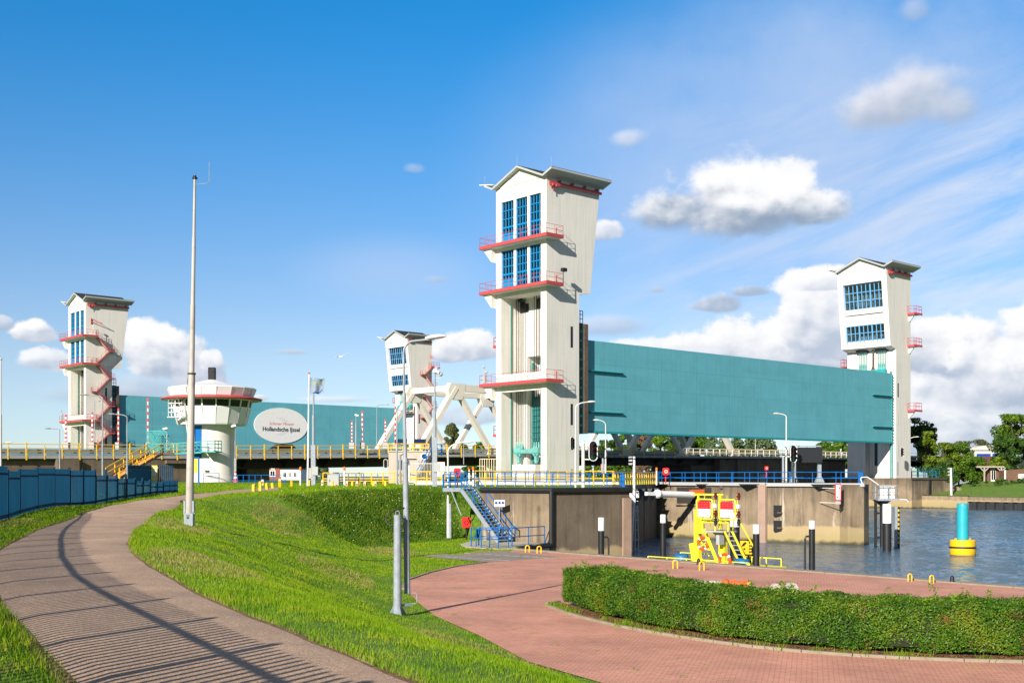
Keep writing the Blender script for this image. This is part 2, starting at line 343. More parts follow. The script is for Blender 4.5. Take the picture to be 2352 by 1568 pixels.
        soft = (.28 if shd < .55 else .48) if amp > .8 else .75
        mk = mth('MULTIPLY', ss(f, .02, soft), min(den, 1))
        if len(ex) > 2: dy = mth('MULTIPLY', mth('SUBTRACT', el, pix(px, ex[2])[1]), F/ex[3])
        lit = ss(mth('ADD', mth('ADD', dy, mth('MULTIPLY', rel_, 3.6 if amp > .8 else 1.6)), mth('MULTIPLY', dx, -.30)), -1.15+shd, .45+shd)
        base = (3.4-1.1*shd, 3.9-1.0*shd, 4.8-1.0*shd)
        top = (6.5,6.5,6.6) if shd < .42 else (5.4,5.5,6.0)
        if len(ex) > 2: lit = ss(mth('ADD', dy, mth('MULTIPLY', rel_, 2.0)), -.62, .36)
        if len(ex) > 2: base = (1.9,2.5,3.4); top = (6.5,6.5,6.6)
        col = mixc(mk, col, mixc(lit, base, top))
    # unseen grey cloud added overhead and behind the viewer to cut ambient light
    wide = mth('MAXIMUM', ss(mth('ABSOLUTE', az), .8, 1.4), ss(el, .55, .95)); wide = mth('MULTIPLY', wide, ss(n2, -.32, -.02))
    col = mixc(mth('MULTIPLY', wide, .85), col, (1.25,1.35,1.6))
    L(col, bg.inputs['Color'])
TINT_LO = (.83,.75,.79); TINT_HI = (.105,.77,1.06); CIRRUS = (5.0,5.4,6.2)
build_sky()
# ------------------------------------------------------------------ terrain
def segdist(P, poly, closed=True):
    P = np.asarray(P, float); Q = np.asarray(poly, float); n = len(Q); best = np.full(len(P), 1e18)
    for i in range(n if closed else n-1):
        a = Q[i]; d = Q[(i+1) % n]-a; t = np.clip(((P-a)@d)/max(d@d, 1e-9), 0, 1)
        e = P-a-t[:, None]*d; best = np.minimum(best, (e*e).sum(1))
    return np.sqrt(best)
def inside(P, poly):
    P = np.asarray(P, float); Q = np.asarray(poly, float); r = np.zeros(len(P), bool); n = len(Q)
    for i in range(n):
        a = Q[i]; b = Q[(i+1) % n]
        with np.errstate(divide='ignore', invalid='ignore'):
            c = ((a[1] > P[:,1]) != (b[1] > P[:,1])) & (P[:,0] < (b[0]-a[0])*(P[:,1]-a[1])/(b[1]-a[1])+a[0])
        r ^= c
    return r
QA = (.57, 63.9); QB = (43.5, 11.0)                      # brick quay edge
WA = (-1.9, 72.4); WB = (2.33, 69.5); WC = (7.26, 72.6)  # near lock wall corners
LEAF0 = (9.0, 101.2); LEAF1 = (14.1, 114.6); TIP0 = (22.7, 104.8); TIP1 = (30.0, 100.2)
uvp = lambda u, v: tuple(uv(u, v))[:2]
LAND = [QA, (.1, 66.6), (-1.6,71.6), (-1.3,72.9), (2.4,70.3), (7.0,73.3), LEAF0, LEAF1, TIP0, TIP1, (19.5, 152), uvp(7.4, -2), uvp(7.4, 3000), (-4000, 3800), (-4000, -300), (43.5, -300), QB]
TOPP = [(9,-8),(5,2),(1.5,7.5),(-.5,11),(-2,13.6),(-3.9,17),(-5.6,21),(-7.4,25.5),(-9,29.6),(-10.8,35.5),(-14.3,47.5),(-17.0,58),(-16.5,65),(-13.0,66.5),(-9.8,73.2),(-5.2,81.5),(-2.5,79.5),(-1.3,73.4),(2.4,70.6),(7.0,73.6),(8,99),(200,112),(400,4000),(-4000,4000),(-4000,-400),(9,-400)]
FOOT = [(20,-6),(12,5),(5,14),(1.4,22.7),(0,25.2),(-1.5,29.5),(-2.8,33.5),(-3.5,37),(-4.3,41.5),(-4.6,46),(-5.5,52),(-6.6,58),(-8.3,65.2),(-6.0,70.5),(-3.0,76.0),(-2.1,75.0),(-1.6,72.3),(2.35,69.9),(7,72.6),(80,69),(80,-400),(20,-400)]
TC = np.array([(0,0,0),(-4,13,0),(-9,27,0),(-13,42,.03),(-16,52,.15),(-18.3,65,.40),(-19.5,75,.58),(-14.5,65.5,.55),(-13,66.5,.6),(-9.8,73,.78),(-5,81,.86),(2,72,.86),(7,75,.86),(-25,112,.9),(-33,130,1.05),(-40,90,.3),(-12,90,.82),(-16,84,.7),
               (-10,110,.9),(-40,135,1),(-24,62,.1),(-22,45,0),(-15,10,0),(-100,60,0),(20,130,1.0),(26,104,1.0),(10,160,1),(-60,220,1),(-30,400,1),(-300,500,.5)])
def ztop(P):
    P = np.asarray(P, float); d = ((P[:,None,:]-TC[None,:,:2])**2).sum(2)+1.0; w = d**-1.6
    return (w*TC[:,2]).sum(1)/w.sum(1)
def height(P):
    P = np.asarray(P, float); out = np.zeros(len(P))
    for k in range(0, len(P), 40000):
        p = P[k:k+40000]; zt = ztop(p)
        d1 = np.where(inside(p, TOPP), 0, segdist(p, TOPP)); d2 = np.where(inside(p, FOOT), 0, segdist(p, FOOT))
        s = d1/np.maximum(d1+d2, 1e-6); s = .45*s+.55*s*s*(3-2*s)
        wob = .05*np.sin(p[:,0]*1.7+p[:,1]*.6)*np.sin(p[:,1]*1.1-p[:,0]*.4)*np.clip(s*(1-s)*4, 0, 1)
        out[k:k+40000] = zt*(1-s)+QUAY*s+wob
    return out
def H(x, y): return float(height(np.array([[x, y]]))[0])
def ground(px, py, it=25):
    """walk the ray of a pixel to the modelled ground"""
    Z = 60.0
    for _ in range(it):
        z = float(ztop(np.array([[(px-CX)/F*Z, Z]]))[0]); Z = .5*Z+.5*min(400, (EYE-z)*F/(py-HY))
    return ((px-CX)/F*Z, Z)

def grass_ground():
    m = bpy.data.materials.new('grass_ground'); m.use_nodes = True; nt = m.node_tree; b = nt.nodes['Principled BSDF']; L = nt.links.new
    g = nn(nt, 'ShaderNodeNewGeometry'); out = []
    for sc, det in ((.35, 6), (3.0, 6), (24, 4)):
        n = nn(nt, 'ShaderNodeTexNoise'); n.inputs['Scale'].default_value = sc; n.inputs['Detail'].default_value = det; L(g.outputs['Position'], n.inputs['Vector']); out.append(n.outputs['Fac'])
    c1 = nn(nt, 'ShaderNodeValToRGB'); e = c1.color_ramp.elements; e[0].position = .33; e[0].color = (.055,.13,.004,1); e[1].position = .68; e[1].color = (.14,.24,.012,1); L(out[1], c1.inputs[0])
    r = nn(nt, 'ShaderNodeMapRange'); L(out[0], r.inputs[0]); r.inputs[1].default_value = .60; r.inputs[2].default_value = .74; r.inputs[3].default_value = 0; r.inputs[4].default_value = .8
    mx = nn(nt, 'ShaderNodeMix', data_type='RGBA'); L(r.outputs[0], mx.inputs['Factor']); L(c1.outputs[0], mx.inputs['A']); mx.inputs['B'].default_value = (.24,.15,.06,1)
    L(mx.outputs['Result'], b.inputs['Base Color']); b.inputs['Roughness'].default_value = .95
    bp = nn(nt, 'ShaderNodeBump'); bp.inputs['Strength'].default_value = .6; bp.inputs['Distance'].default_value = .06; L(out[2], bp.inputs['Height']); L(bp.outputs[0], b.inputs['Normal'])
    return m
M['grassg'] = grass_ground()
def axis(lo, hi, st, ends):
    a = list(np.arange(lo, hi+.01, st)); d = st
    while a[-1] < ends[1]: d = min(d*1.35, 300); a.append(a[-1]+d)
    d = st; b = [lo]
    while b[-1] > ends[0]: d = min(d*1.35, 300); b.append(b[-1]-d)
    return np.array(b[:0:-1]+a)
def terrain():
    xs = axis(-30, 20, .45, (-4000, 60)); ys = axis(2, 92, .45, (-250, 3500))
    xs = np.unique(np.concatenate([xs, np.arange(-60, 24, 3)])); ys = np.unique(np.concatenate([ys, np.arange(93, 240, 4)]))
    gx, gy = np.meshgrid(xs, ys); P = np.stack([gx.ravel(), gy.ravel()], 1); z = height(P)
    nx, ny = len(xs), len(ys)
    i, j = np.meshgrid(np.arange(nx-1), np.arange(ny-1)); i = i.ravel(); j = j.ravel()
    cen = np.stack([(xs[i]+xs[i+1])/2, (ys[j]+ys[j+1])/2], 1); keep = inside(cen, LAND)
    i = i[keep]; j = j[keep]; q = np.stack([j*nx+i, j*nx+i+1, (j+1)*nx+i+1, (j+1)*nx+i], 1)
    me = bpy.data.meshes.new('ground'); me.from_pydata(np.column_stack([P, z]).tolist(), [], q.tolist()); me.shade_smooth()
    tag(link('ground', me, M['grassg']), kind='structure')
terrain()

# ---- water
def water():
    m = bpy.data.materials.new('river_water'); m.use_nodes = True; nt = m.node_tree; b = nt.nodes['Principled BSDF']; L = nt.links.new
    b.inputs['Base Color'].default_value = (.050,.115,.185,1); b.inputs['Roughness'].default_value = .07; b.inputs['Specular IOR Level'].default_value = .5; b.inputs['IOR'].default_value = 1.33
    g = nn(nt, 'ShaderNodeNewGeometry'); mp = nn(nt, 'ShaderNodeMapping'); mp.inputs['Rotation'].default_value = (0,0,-.5); mp.inputs['Scale'].default_value = (1,1.6,1); L(g.outputs['Position'], mp.inputs['Vector'])
    hs = None
    for sc, amp in ((1.6, .5), (4.5, .6), (9, .3)):
        n = nn(nt, 'ShaderNodeTexNoise'); n.inputs['Scale'].default_value = sc; n.inputs['Detail'].default_value = 4; n.inputs['Distortion'].default_value = .4; L(mp.outputs[0], n.inputs['Vector'])
        x = nn(nt, 'ShaderNodeMath', operation='MULTIPLY'); L(n.outputs['Fac'], x.inputs[0]); x.inputs[1].default_value = amp
        if hs is None: hs = x.outputs[0]
        else:
            y = nn(nt, 'ShaderNodeMath', operation='ADD'); L(hs, y.inputs[0]); L(x.outputs[0], y.inputs[1]); hs = y.outputs[0]
    bp = nn(nt, 'ShaderNodeBump'); bp.inputs['Strength'].default_value = .8; bp.inputs['Distance'].default_value = .10; L(hs, bp.inputs['Height']); L(bp.outputs[0], b.inputs['Normal'])
    # real wind waves where the water is in view, a plain sheet just below to the horizon
    st = .30; ys = np.arange(40, 236, st); xs = np.arange(-2, 112, st); gx, gy = np.meshgrid(xs, ys); rg = np.random.default_rng(5); z = np.zeros(gx.shape)
    for lam, amp, k in ((3.4, .020, 7), (1.9, .014, 9), (1.15, .0095, 12)):
        for _ in range(k):
            th = .75+rg.normal(0, .45); l = lam*rg.uniform(.8, 1.25); z += amp*rg.uniform(.5, 1)*np.sin((gx*math.cos(th)+gy*math.sin(th))*2*math.pi/l+rg.uniform(0, 6.3)+.5*np.sin(gx*.07+gy*.05+th*9))
    gust = .65+.35*np.sin(gx*.11+1.3*np.sin(gy*.06))*np.sin(gy*.045+.4); z = WATER+z*gust
    ny, nx = gx.shape; i, j = np.meshgrid(np.arange(nx-1), np.arange(ny-1)); i = i.ravel(); j = j.ravel(); cx, cy = xs[i], ys[j]
    keep = (cx > .03*cy-1) & (cx < .50*cy+4); i, j = i[keep], j[keep]; q = np.stack([j*nx+i, j*nx+i+1, (j+1)*nx+i+1, (j+1)*nx+i], 1)
    used = np.unique(q); mp_ = -np.ones(nx*ny, int); mp_[used] = np.arange(len(used)); V = np.column_stack([gx.ravel(), gy.ravel(), z.ravel()])[used]; n0 = len(V); zb = WATER-.16
    V = V.tolist()+[(-4000,-300,zb),(4000,-300,zb),(4000,5000,zb),(-4000,5000,zb)]; fs = mp_[q].tolist()+[(n0,n0+1,n0+2,n0+3)]
    me = bpy.data.meshes.new('water'); me.from_pydata(V, [], fs); me.shade_smooth(); tag(link('water', me, m), kind='structure')
water()

# ---- cycle path
def resample(pts, n):
    p = np.array([q[:2] for q in pts], float); d = np.r_[0, np.cumsum(np.linalg.norm(np.diff(p, axis=0), axis=1))]
    t = np.linspace(0, d[-1], n); return np.stack([np.interp(t, d, p[:,0]), np.interp(t, d, p[:,1])], 1)
def smooth(p, k=3):
    for _ in range(k): p[1:-1] = (p[:-2]+2*p[1:-1]+p[2:])/4
    return p
PR = [(3.2,1.0),(1.6,4.6)]+[ground(*q) for q in ((857,1531),(641,1447),(458,1370),(366,1315),(304,1275),(293,1249),(304,1223),(348,1187),(425,1149),(500,1139),(582,1132),(640,1127))]
PL = [(.9,1.0),(-.9,4.6),(-3.6,9.66),(-6.6,15.2),(-9.4,21)]+[ground(*q) for q in ((0,1260),(110,1209),(220,1169),(311,1150),(414,1138),(500,1130),(582,1122.5),(640,1118))]
PR = smooth(resample(PR, 110), 4); PL = smooth(resample(PL, 110), 4)
PATH = [tuple(q) for q in PL]+[tuple(q) for q in PR[::-1]]
def asphalt():
    m = bpy.data.materials.new('worn_asphalt'); m.use_nodes = True; nt = m.node_tree; b = nt.nodes['Principled BSDF']; L = nt.links.new
    g = nn(nt, 'ShaderNodeNewGeometry')
    def no(sc, det=4, r=.6):
        n = nn(nt, 'ShaderNodeTexNoise'); n.inputs['Scale'].default_value = sc; n.inputs['Detail'].default_value = det; n.inputs['Roughness'].default_value = r; L(g.outputs['Position'], n.inputs['Vector']); return n.outputs['Fac']
    v = nn(nt, 'ShaderNodeTexVoronoi'); v.inputs['Scale'].default_value = 75; L(g.outputs['Position'], v.inputs['Vector'])
    sp = nn(nt, 'ShaderNodeSeparateColor'); L(v.outputs['Color'], sp.inputs[0])
    cr = nn(nt, 'ShaderNodeValToRGB'); e = cr.color_ramp.elements; e[0].color = (.30,.19,.125,1); e[1].color = (.66,.48,.33,1); e[1].position = 1; q = e.new(.7); q.color = (.46,.31,.205,1); L(sp.outputs[0], cr.inputs[0])
    mr = nn(nt, 'ShaderNodeMapRange'); L(no(.5, 6, .65), mr.inputs[0]); mr.inputs[1].default_value = .3; mr.inputs[2].default_value = .7; mr.inputs[3].default_value = .74; mr.inputs[4].default_value = 1.16
    mx = nn(nt, 'ShaderNodeMix', data_type='RGBA', blend_type='MULTIPLY'); mx.inputs['Factor'].default_value = 1; L(cr.outputs[0], mx.inputs['A']); cb = nn(nt, 'ShaderNodeCombineColor')
    for k in range(3): L(mr.outputs[0], cb.inputs[k])
    L(cb.outputs[0], mx.inputs['B']); L(mx.outputs['Result'], b.inputs['Base Color']); b.inputs['Roughness'].default_value = .85
    bp = nn(nt, 'ShaderNodeBump'); bp.inputs['Strength'].default_value = .5; bp.inputs['Distance'].default_value = .01; L(no(70, 3), bp.inputs['Height']); L(bp.outputs[0], b.inputs['Normal'])
    return m
def strip(name, A, B, mt, lift, k=8, edge=-.03):
    n = len(A); t = np.linspace(0, 1, k+1); P = np.concatenate([A+(B-A)*s for s in t])
    wob = np.zeros(len(P)); z = height(P)+lift
    z[:n] += edge; z[-n:] += edge
    fs = [(a*n+i, a*n+i+1, (a+1)*n+i+1, (a+1)*n+i) for a in range(k) for i in range(n-1)]
    me = bpy.data.meshes.new(name); me.from_pydata(np.column_stack([P, z]).tolist(), [], fs); me.shade_smooth(); return link(name, me, mt)
jit = RNG.normal(0, .035, (110, 2))
tag(strip('path', PL+jit, PR-jit[::-1], asphalt(), .045), kind='structure')
for A_, B_ in ((PL, PR), (PR, PL)):                       # worn soil along both path edges
    d_ = A_-B_; d_ /= np.linalg.norm(d_, axis=1)[:,None]; w_ = (.16+.10*np.sin(np.arange(110)*1.7)*np.sin(np.arange(110)*.61)+RNG.normal(0,.04,110))[:,None]
    tag(strip('path_edge', A_-d_*.14, A_+d_*np.clip(w_,.03,.4), M['soil'], .03, 2), kind='structure')
for (x0, y0, x1, y1) in ((-10.05,26.2,-9.45,26.35), (-15.6,47.2,-15.0,47.5)):
    mk = MB(); dx, dy = x1-x0, y1-y0; n = (-dy*.12, dx*.12)
    q = [(x0,y0),(x1,y1),(x1+n[0],y1+n[1]),(x0+n[0],y0+n[1])]; mk.add([(a, b, H(a, b)+.055) for a, b in q], [(0,1,2,3)])
    tag(mk.build('path_marking', M['whitep']), kind='structure')

# ---- brick quay floor, parking bays, coping
def bricks(name, c1, c2, mortar, rot, bw=.21, bh=.105):
    m = bpy.data.materials.new(name); m.use_nodes = True; nt = m.node_tree; b = nt.nodes['Principled BSDF']; L = nt.links.new
    g = nn(nt, 'ShaderNodeNewGeometry'); mp = nn(nt, 'ShaderNodeMapping'); mp.inputs['Rotation'].default_value = (0,0,rot); L(g.outputs['Position'], mp.inputs['Vector'])
    br = nn(nt, 'ShaderNodeTexBrick'); br.inputs['Color1'].default_value = (*c1,1); br.inputs['Color2'].default_value = (*c2,1); br.inputs['Mortar'].default_value = (*mortar,1)
    br.inputs['Scale'].default_value = 1; br.inputs['Brick Width'].default_value = bw; br.inputs['Row Height'].default_value = bh; br.inputs['Mortar Size'].default_value = .008; br.inputs['Bias'].default_value = 0; L(mp.outputs[0], br.inputs['Vector'])
    def no(sc, lo, hi, a, c, det=6):
        n = nn(nt, 'ShaderNodeTexNoise'); n.inputs['Scale'].default_value = sc; n.inputs['Detail'].default_value = det; n.inputs['Roughness'].default_value = .65; L(g.outputs['Position'], n.inputs['Vector'])
        r = nn(nt, 'ShaderNodeMapRange'); L(n.outputs['Fac'], r.inputs[0])
        for k, v in enumerate((lo, hi, a, c)): r.inputs[k+1].default_value = v
        return r.outputs[0]
    mx = nn(nt, 'ShaderNodeMix', data_type='RGBA', blend_type='MULTIPLY'); mx.inputs['Factor'].default_value = 1; L(br.outputs['Color'], mx.inputs['A']); cb = nn(nt, 'ShaderNodeCombineColor'); f = no(.45, .3, .7, .74, 1.18)
    for k in range(3): L(f, cb.inputs[k])
    L(cb.outputs[0], mx.inputs['B'])
    # moss and weeds in patches, mostly along the joints
    ml = nn(nt, 'ShaderNodeMath', operation='MULTIPLY'); L(no(9, .50, .62, 0, 1, 4), ml.inputs[0]); L(br.outputs['Fac'], ml.inputs[1])
    ad = nn(nt, 'ShaderNodeMath', operation='MULTIPLY_ADD', use_clamp=True); L(no(5.5, .66, .76, 0, .7, 5), ad.inputs[0]); L(no(.9, .48, .62, 0, 1), ad.inputs[1]); L(ml.outputs[0], ad.inputs[2])
    m2 = nn(nt, 'ShaderNodeMix', data_type='RGBA'); L(ad.outputs[0], m2.inputs['Factor']); L(mx.outputs['Result'], m2.inputs['A']); m2.inputs['B'].default_value = (.10,.085,.03,1)
    L(m2.outputs['Result'], b.inputs['Base Color']); b.inputs['Roughness'].default_value = .9
    bp = nn(nt, 'ShaderNodeBump'); bp.inputs['Strength'].default_value = .5; bp.inputs['Distance'].default_value = .01; bp.invert = True; L(br.outputs['Fac'], bp.inputs['Height']); L(bp.outputs[0], b.inputs['Normal'])
    return m
qd = (Vector((*QB, 0))-Vector((*QA, 0))).normalized(); qn = Vector((-qd.y, qd.x, 0))      # qn points over the water
def offq(p, d): v = Vector((*p, 0))+qn*d; return (v.x, v.y)
BRICK = [(20,-6),(12,5),(5,14),(1.7,22.7),(.35,25.2),(-.83,29.4),(-2.2,33.5),(-2.96,37),(-3.75,41.5),(-3.95,44.7),(-3.3,48.5),(-2.3,52),(-1.08,54.3),(2.25,57.9),(-.23,61.6),offq(QA,-.55),offq(QB,-.55),(43.5,-6)]
def sheet(name, poly, z, mt):
    b = MB(); b.add([(x, y, z) for x, y in poly], [tuple(range(len(poly)))]); return tag(b.build(name, mt), kind='structure')
sheet('brick_quay', BRICK, QUAY+.03, bricks('pink_clay_pavers', (.68,.315,.225), (.60,.265,.19), (.32,.19,.12), .25))
PARK = [(-1.08,54.3),(-4.54,58.4),(-3.3,59.2),(-.23,61.55),(2.25,57.9)]
sheet('parking_bay', PARK, QUAY+.034, bricks('grey_pavers', (.36,.30,.25), (.29,.245,.205), (.13,.11,.09), .25))
bm_ = MB()
for (p0, p1) in (((1020,1277.5),(1170,1287)), ((1090,1271),(1285,1281.5))):
    for i in range(9):
        a = i/9; px = p0[0]+(p1[0]-p0[0])*a; py = p0[1]+(p1[1]-p0[1])*a
        g = gp(px, py, QUAY+.04); d = (gp(p1[0], p1[1], QUAY+.04)-g).normalized(); n = Vector((-d.y, d.x, 0))*.11
        bm_.add([g, g+d*.42, g+d*.42+n, g+n], [(0,1,2,3)])
tag(bm_.build('parking_marking', M['whitep']), kind='structure')
for pts, w in (([(-1.2,54.15),(-2.4,51.9),(-3.4,48.4),(-4.02,44.8),(-3.85,41.5)], .12), ([(-4.5,58.55),(-3.3,59.35)], .3), ([(-2.3,60.2),(-.3,61.75)], .5)):
    k = MB()
    for a, b in zip(pts[:-1], pts[1:]): k.bar((*a, QUAY-.03), (*b, QUAY-.03), w, .2)
    tag(k.build('kerb', M['kerb']), kind='structure')
# stone coping with dark fender strip, on the sheet pile quay face
cp = MB(); a = Vector((*QA, 0)); bq = Vector((*QB, 0))
for i in range(34):
    p = a+(bq-a)*i/34; q = a+(bq-a)*(i+.985)/34
    cp.bar((p+qn*-.27)+Vector((0,0,QUAY-.12)), (q+qn*-.27)+Vector((0,0,QUAY-.12)), .55, .4)
qw = thing('quay_wall', 'dark quay wall along the brick quay with pale coping stones', 'quay wall', tuple(a+Vector((0,0,WATER-1))))
off = Vector(qw.location)
def rel(mb, o): mb.v = [(x-o[0], y-o[1], z-o[2]) for x, y, z in mb.v]; return mb
rel(cp, off).build('coping', M['kerb'], qw)
w = MB(); w.bar(a+qn*-.2+Vector((0,0,WATER/2+QUAY/2-.9)), bq+qn*-.2+Vector((0,0,WATER/2+QUAY/2-.9)), .36, QUAY-WATER+1.1)
w.bar(a+Vector((-.2,-.1,WATER/2+QUAY/2-.8)), Vector((-.6,66.8,WATER/2+QUAY/2-.8)), .4, QUAY-WATER+1.2); rel(w, off).build('wall_face', M['conc_dk'], qw)
w = MB(); w.bar(a+qn*.06+Vector((0,0,QUAY-.05)), bq+qn*.06+Vector((0,0,QUAY-.05)), .11, .2); rel(w, off).build('fender_strip', M['black'], qw)

# ---- blade grass (uncountable): denser near the eye
GR = leafmat('grass_blades', [(.070,.17,.002),(.145,.295,.003),(.25,.39,.004),(.38,.38,.03)], .8, 1.1, .35, .5)
GRDRY = leafmat('dry_grass', [(.25,.20,.07),(.40,.32,.13)], .7, 2, .2)
def blades(name, P, h, w, mt, lean=.45, label=None):
    n = len(P); z = height(P); an = RNG.uniform(0, 2*math.pi, n); hh = h*RNG.uniform(.55, 1.25, n); ww = w*RNG.uniform(.7, 1.3, n)
    la = RNG.uniform(0, 2*math.pi, n); le = RNG.uniform(.1, lean, n)*hh
    V = np.zeros((n, 3, 3)); dx = np.cos(an)*ww/2; dy = np.sin(an)*ww/2
    V[:,0] = np.stack([P[:,0]-dx, P[:,1]-dy, z-.02], 1); V[:,1] = np.stack([P[:,0]+dx, P[:,1]+dy, z-.02], 1)
    V[:,2] = np.stack([P[:,0]+np.cos(la)*le, P[:,1]+np.sin(la)*le, z+hh], 1)
    me = bpy.data.meshes.new(name); me.vertices.add(n*3); me.loops.add(n*3); me.polygons.add(n)
    me.vertices.foreach_set('co', V.ravel()); me.loops.foreach_set('vertex_index', np.arange(n*3, dtype=np.int32))
    me.polygons.foreach_set('loop_start', np.arange(0, n*3, 3, dtype=np.int32)); me.update(); me.validate()
    o = link(name, me, mt); return tag(o, label, 'grass', kind='stuff')
def land_points(n, y0, y1, spread=.50):
    y = RNG.uniform(y0, y1, n); x = RNG.uniform(-spread, .20, n)*y; P = np.stack([x, y], 1)
    k = inside(P, LAND) & ~inside(P, [(a, b) for a, b in PATH]) & ~inside(P, BRICK) & ~inside(P, PARK)
    return P[k]
P = land_points(660000, 8.5, 77); Z = P[:,1]
dz = height(P); edge = segdist(P, PATH)
keep = (dz > QUAY-.2) & ((Z < 77) | (P[:,0] < -8)); P = P[keep]; Z = Z[keep]; edge = edge[keep]
dens = np.sin(P[:,0]*.9+1.3*np.sin(P[:,1]*.5))*np.sin(P[:,1]*.7+P[:,0]*.3)
blades('grass', P, np.clip(.042+.016*dens, .024, .2)*(1+Z/80)*np.where(edge < .3, 1.6, 1), .0062*(1+Z/15), GR, .7, 'bright green mown grass on the dike slope')
k = (np.sin(P[:,0]*.55+2)*np.sin(P[:,1]*.33+P[:,0]*.5) > .55) | (edge < .12); Q = P[k][::3]
blades('dry_grass', Q, .06*(1+Q[:,1]/80), .007*(1+Q[:,1]/14), GRDRY, .8, 'straw coloured dry grass patches on the slope and path edges')
y = RNG.uniform(68, 118, 60000); x = RNG.uniform(-.32, .02, 60000)*y; P = np.stack([x, y], 1); P = P[inside(P, LAND) & ~inside(P, PATH)]; P = P[height(P) > -.3]
P = P[~((P[:,0] > -9) & (P[:,1] > 84))]
blades('grass', P, np.full(len(P), .14), .05, GR, .6, 'green grass on the flat dike top in front of the railings')
# steep bank: darker clover growth, greens deepened for the slope's own shade; small white flowers
BANK = [(-13.0,66.2),(-9.9,73.2),(-5.2,81.5),(-2.6,79.6),(-1.7,74),(-2.1,75.2),(-3.0,76.2),(-6.1,70.6),(-8.3,65.4)]
P = np.stack([RNG.uniform(-13.5, -1.5, 150000), RNG.uniform(64, 82.5, 150000)], 1)+0; P = P[inside(P+RNG.normal(0,.35,P.shape), BANK)]
CLO = leafmat('clover', [(.030,.080,.003),(.062,.155,.005),(.115,.22,.008),(.22,.25,.03)], .7, .9, .15, .6)
blades('clover', P, np.full(len(P), .15), .055, CLO, 1.0, 'dark green clover and weeds on the steep bank')
Q = P[RNG.random(len(P)) < .0012]; zz = height(Q); fl = MB()
for (x, y), z in zip(Q, zz): fl.sphere((x, y, z+.27), .022, 5, 3)
tag(fl.build('flower', M['whitep']), 'tiny white flowers scattered over the dark bank', 'flowers', kind='stuff')

# tufts of weeds in the joints of the quay floor
n = 900; y = RNG.uniform(23, 60, n*3); x = RNG.uniform(-4, 16, n*3); P = np.stack([x, y], 1); P = P[inside(P, BRICK)]; c = P[RNG.integers(0, len(P), 220)]; P = np.repeat(c, 14, 0)+RNG.normal(0, .05, (len(c)*14, 2))
_h = height; height = lambda p: np.full(len(p), QUAY+.03); blades('weeds', P, np.full(len(P), .035), .018, GR, 1.4, 'small weed tufts growing in the brick joints'); height = _h
# ------------------------------------------------------------------ railings
def rails(mb, pts, h=1.1, post=1.4, r=.03, mids=(.55,), kick=0, n=6):
    """a run of tube railing along a polyline"""
    pts = [Vector(p) for p in pts]
    for a, b in zip(pts[:-1], pts[1:]):
        for t in (1.0,)+tuple(mids): mb.tube(a+Vector((0,0,h*t)), b+Vector((0,0,h*t)), r, n=n, caps=False)
        if kick: mb.bar(a+Vector((0,0,kick/2)), b+Vector((0,0,kick/2)), .02, kick)
        L = (b-a).length; k = max(1, round(L/post))
        for i in range(k+1):
            p = a+(b-a)*i/k; mb.tube(p, p+Vector((0,0,h)), r*1.1, n=n, caps=False)

def lens(px_w, Z): return px_w*Z/F

# ------------------------------------------------------------------ lift towers
def zigzag(t, h, flights, v0=-.15, wd=1.05):
    """flights: list of (u0, e0, u1, e1); each flight a part with treads and railing"""
    for (u0, e0, u1, e1) in flights:
        f = MB(); tr = MB(); ra = MB(); z0, z1 = h(e0), h(e1)
        for v in (v0-.05, v0-wd):
            f.bar((u0, v, z0-.1), (u1, v, z1-.1), .08, .20)
        k = 14
        for i in range(k):
            s = (i+.5)/k; tr.cbox((u0+(u1-u0)*s, v0-wd/2, z0+(z1-z0)*s), .36, wd-.1, .12)
        rails(ra, [(u0, v0-wd, z0), (u1, v0-wd, z1)], 1.05, 1.3, .026, (.5,))
        o = f.build('stair_flight', M['red'], t); tr.build('treads', M['cream'], o); ra.build('railing', M['red'], o)
        lz = z1; s = 1 if u1 > u0 else -1; l = MB(); l.box(min(u1, u1+s*1.2), v0-wd-.05, lz-.18, max(u1, u1+s*1.2), v0, lz)
        l.box(min(u1, u1+s*1.2), v0-wd-.09, lz-.22, max(u1, u1+s*1.2), v0-wd-.05, lz+.06)
        o = l.build('landing', M['red'], t); ra = MB(); rails(ra, [(u1, v0-wd, lz), (u1+s*1.2, v0-wd, lz), (u1+s*1.2, v0, lz)], 1.05, 1.2, .026, (.5,)); ra.build('railing', M['red'], o)

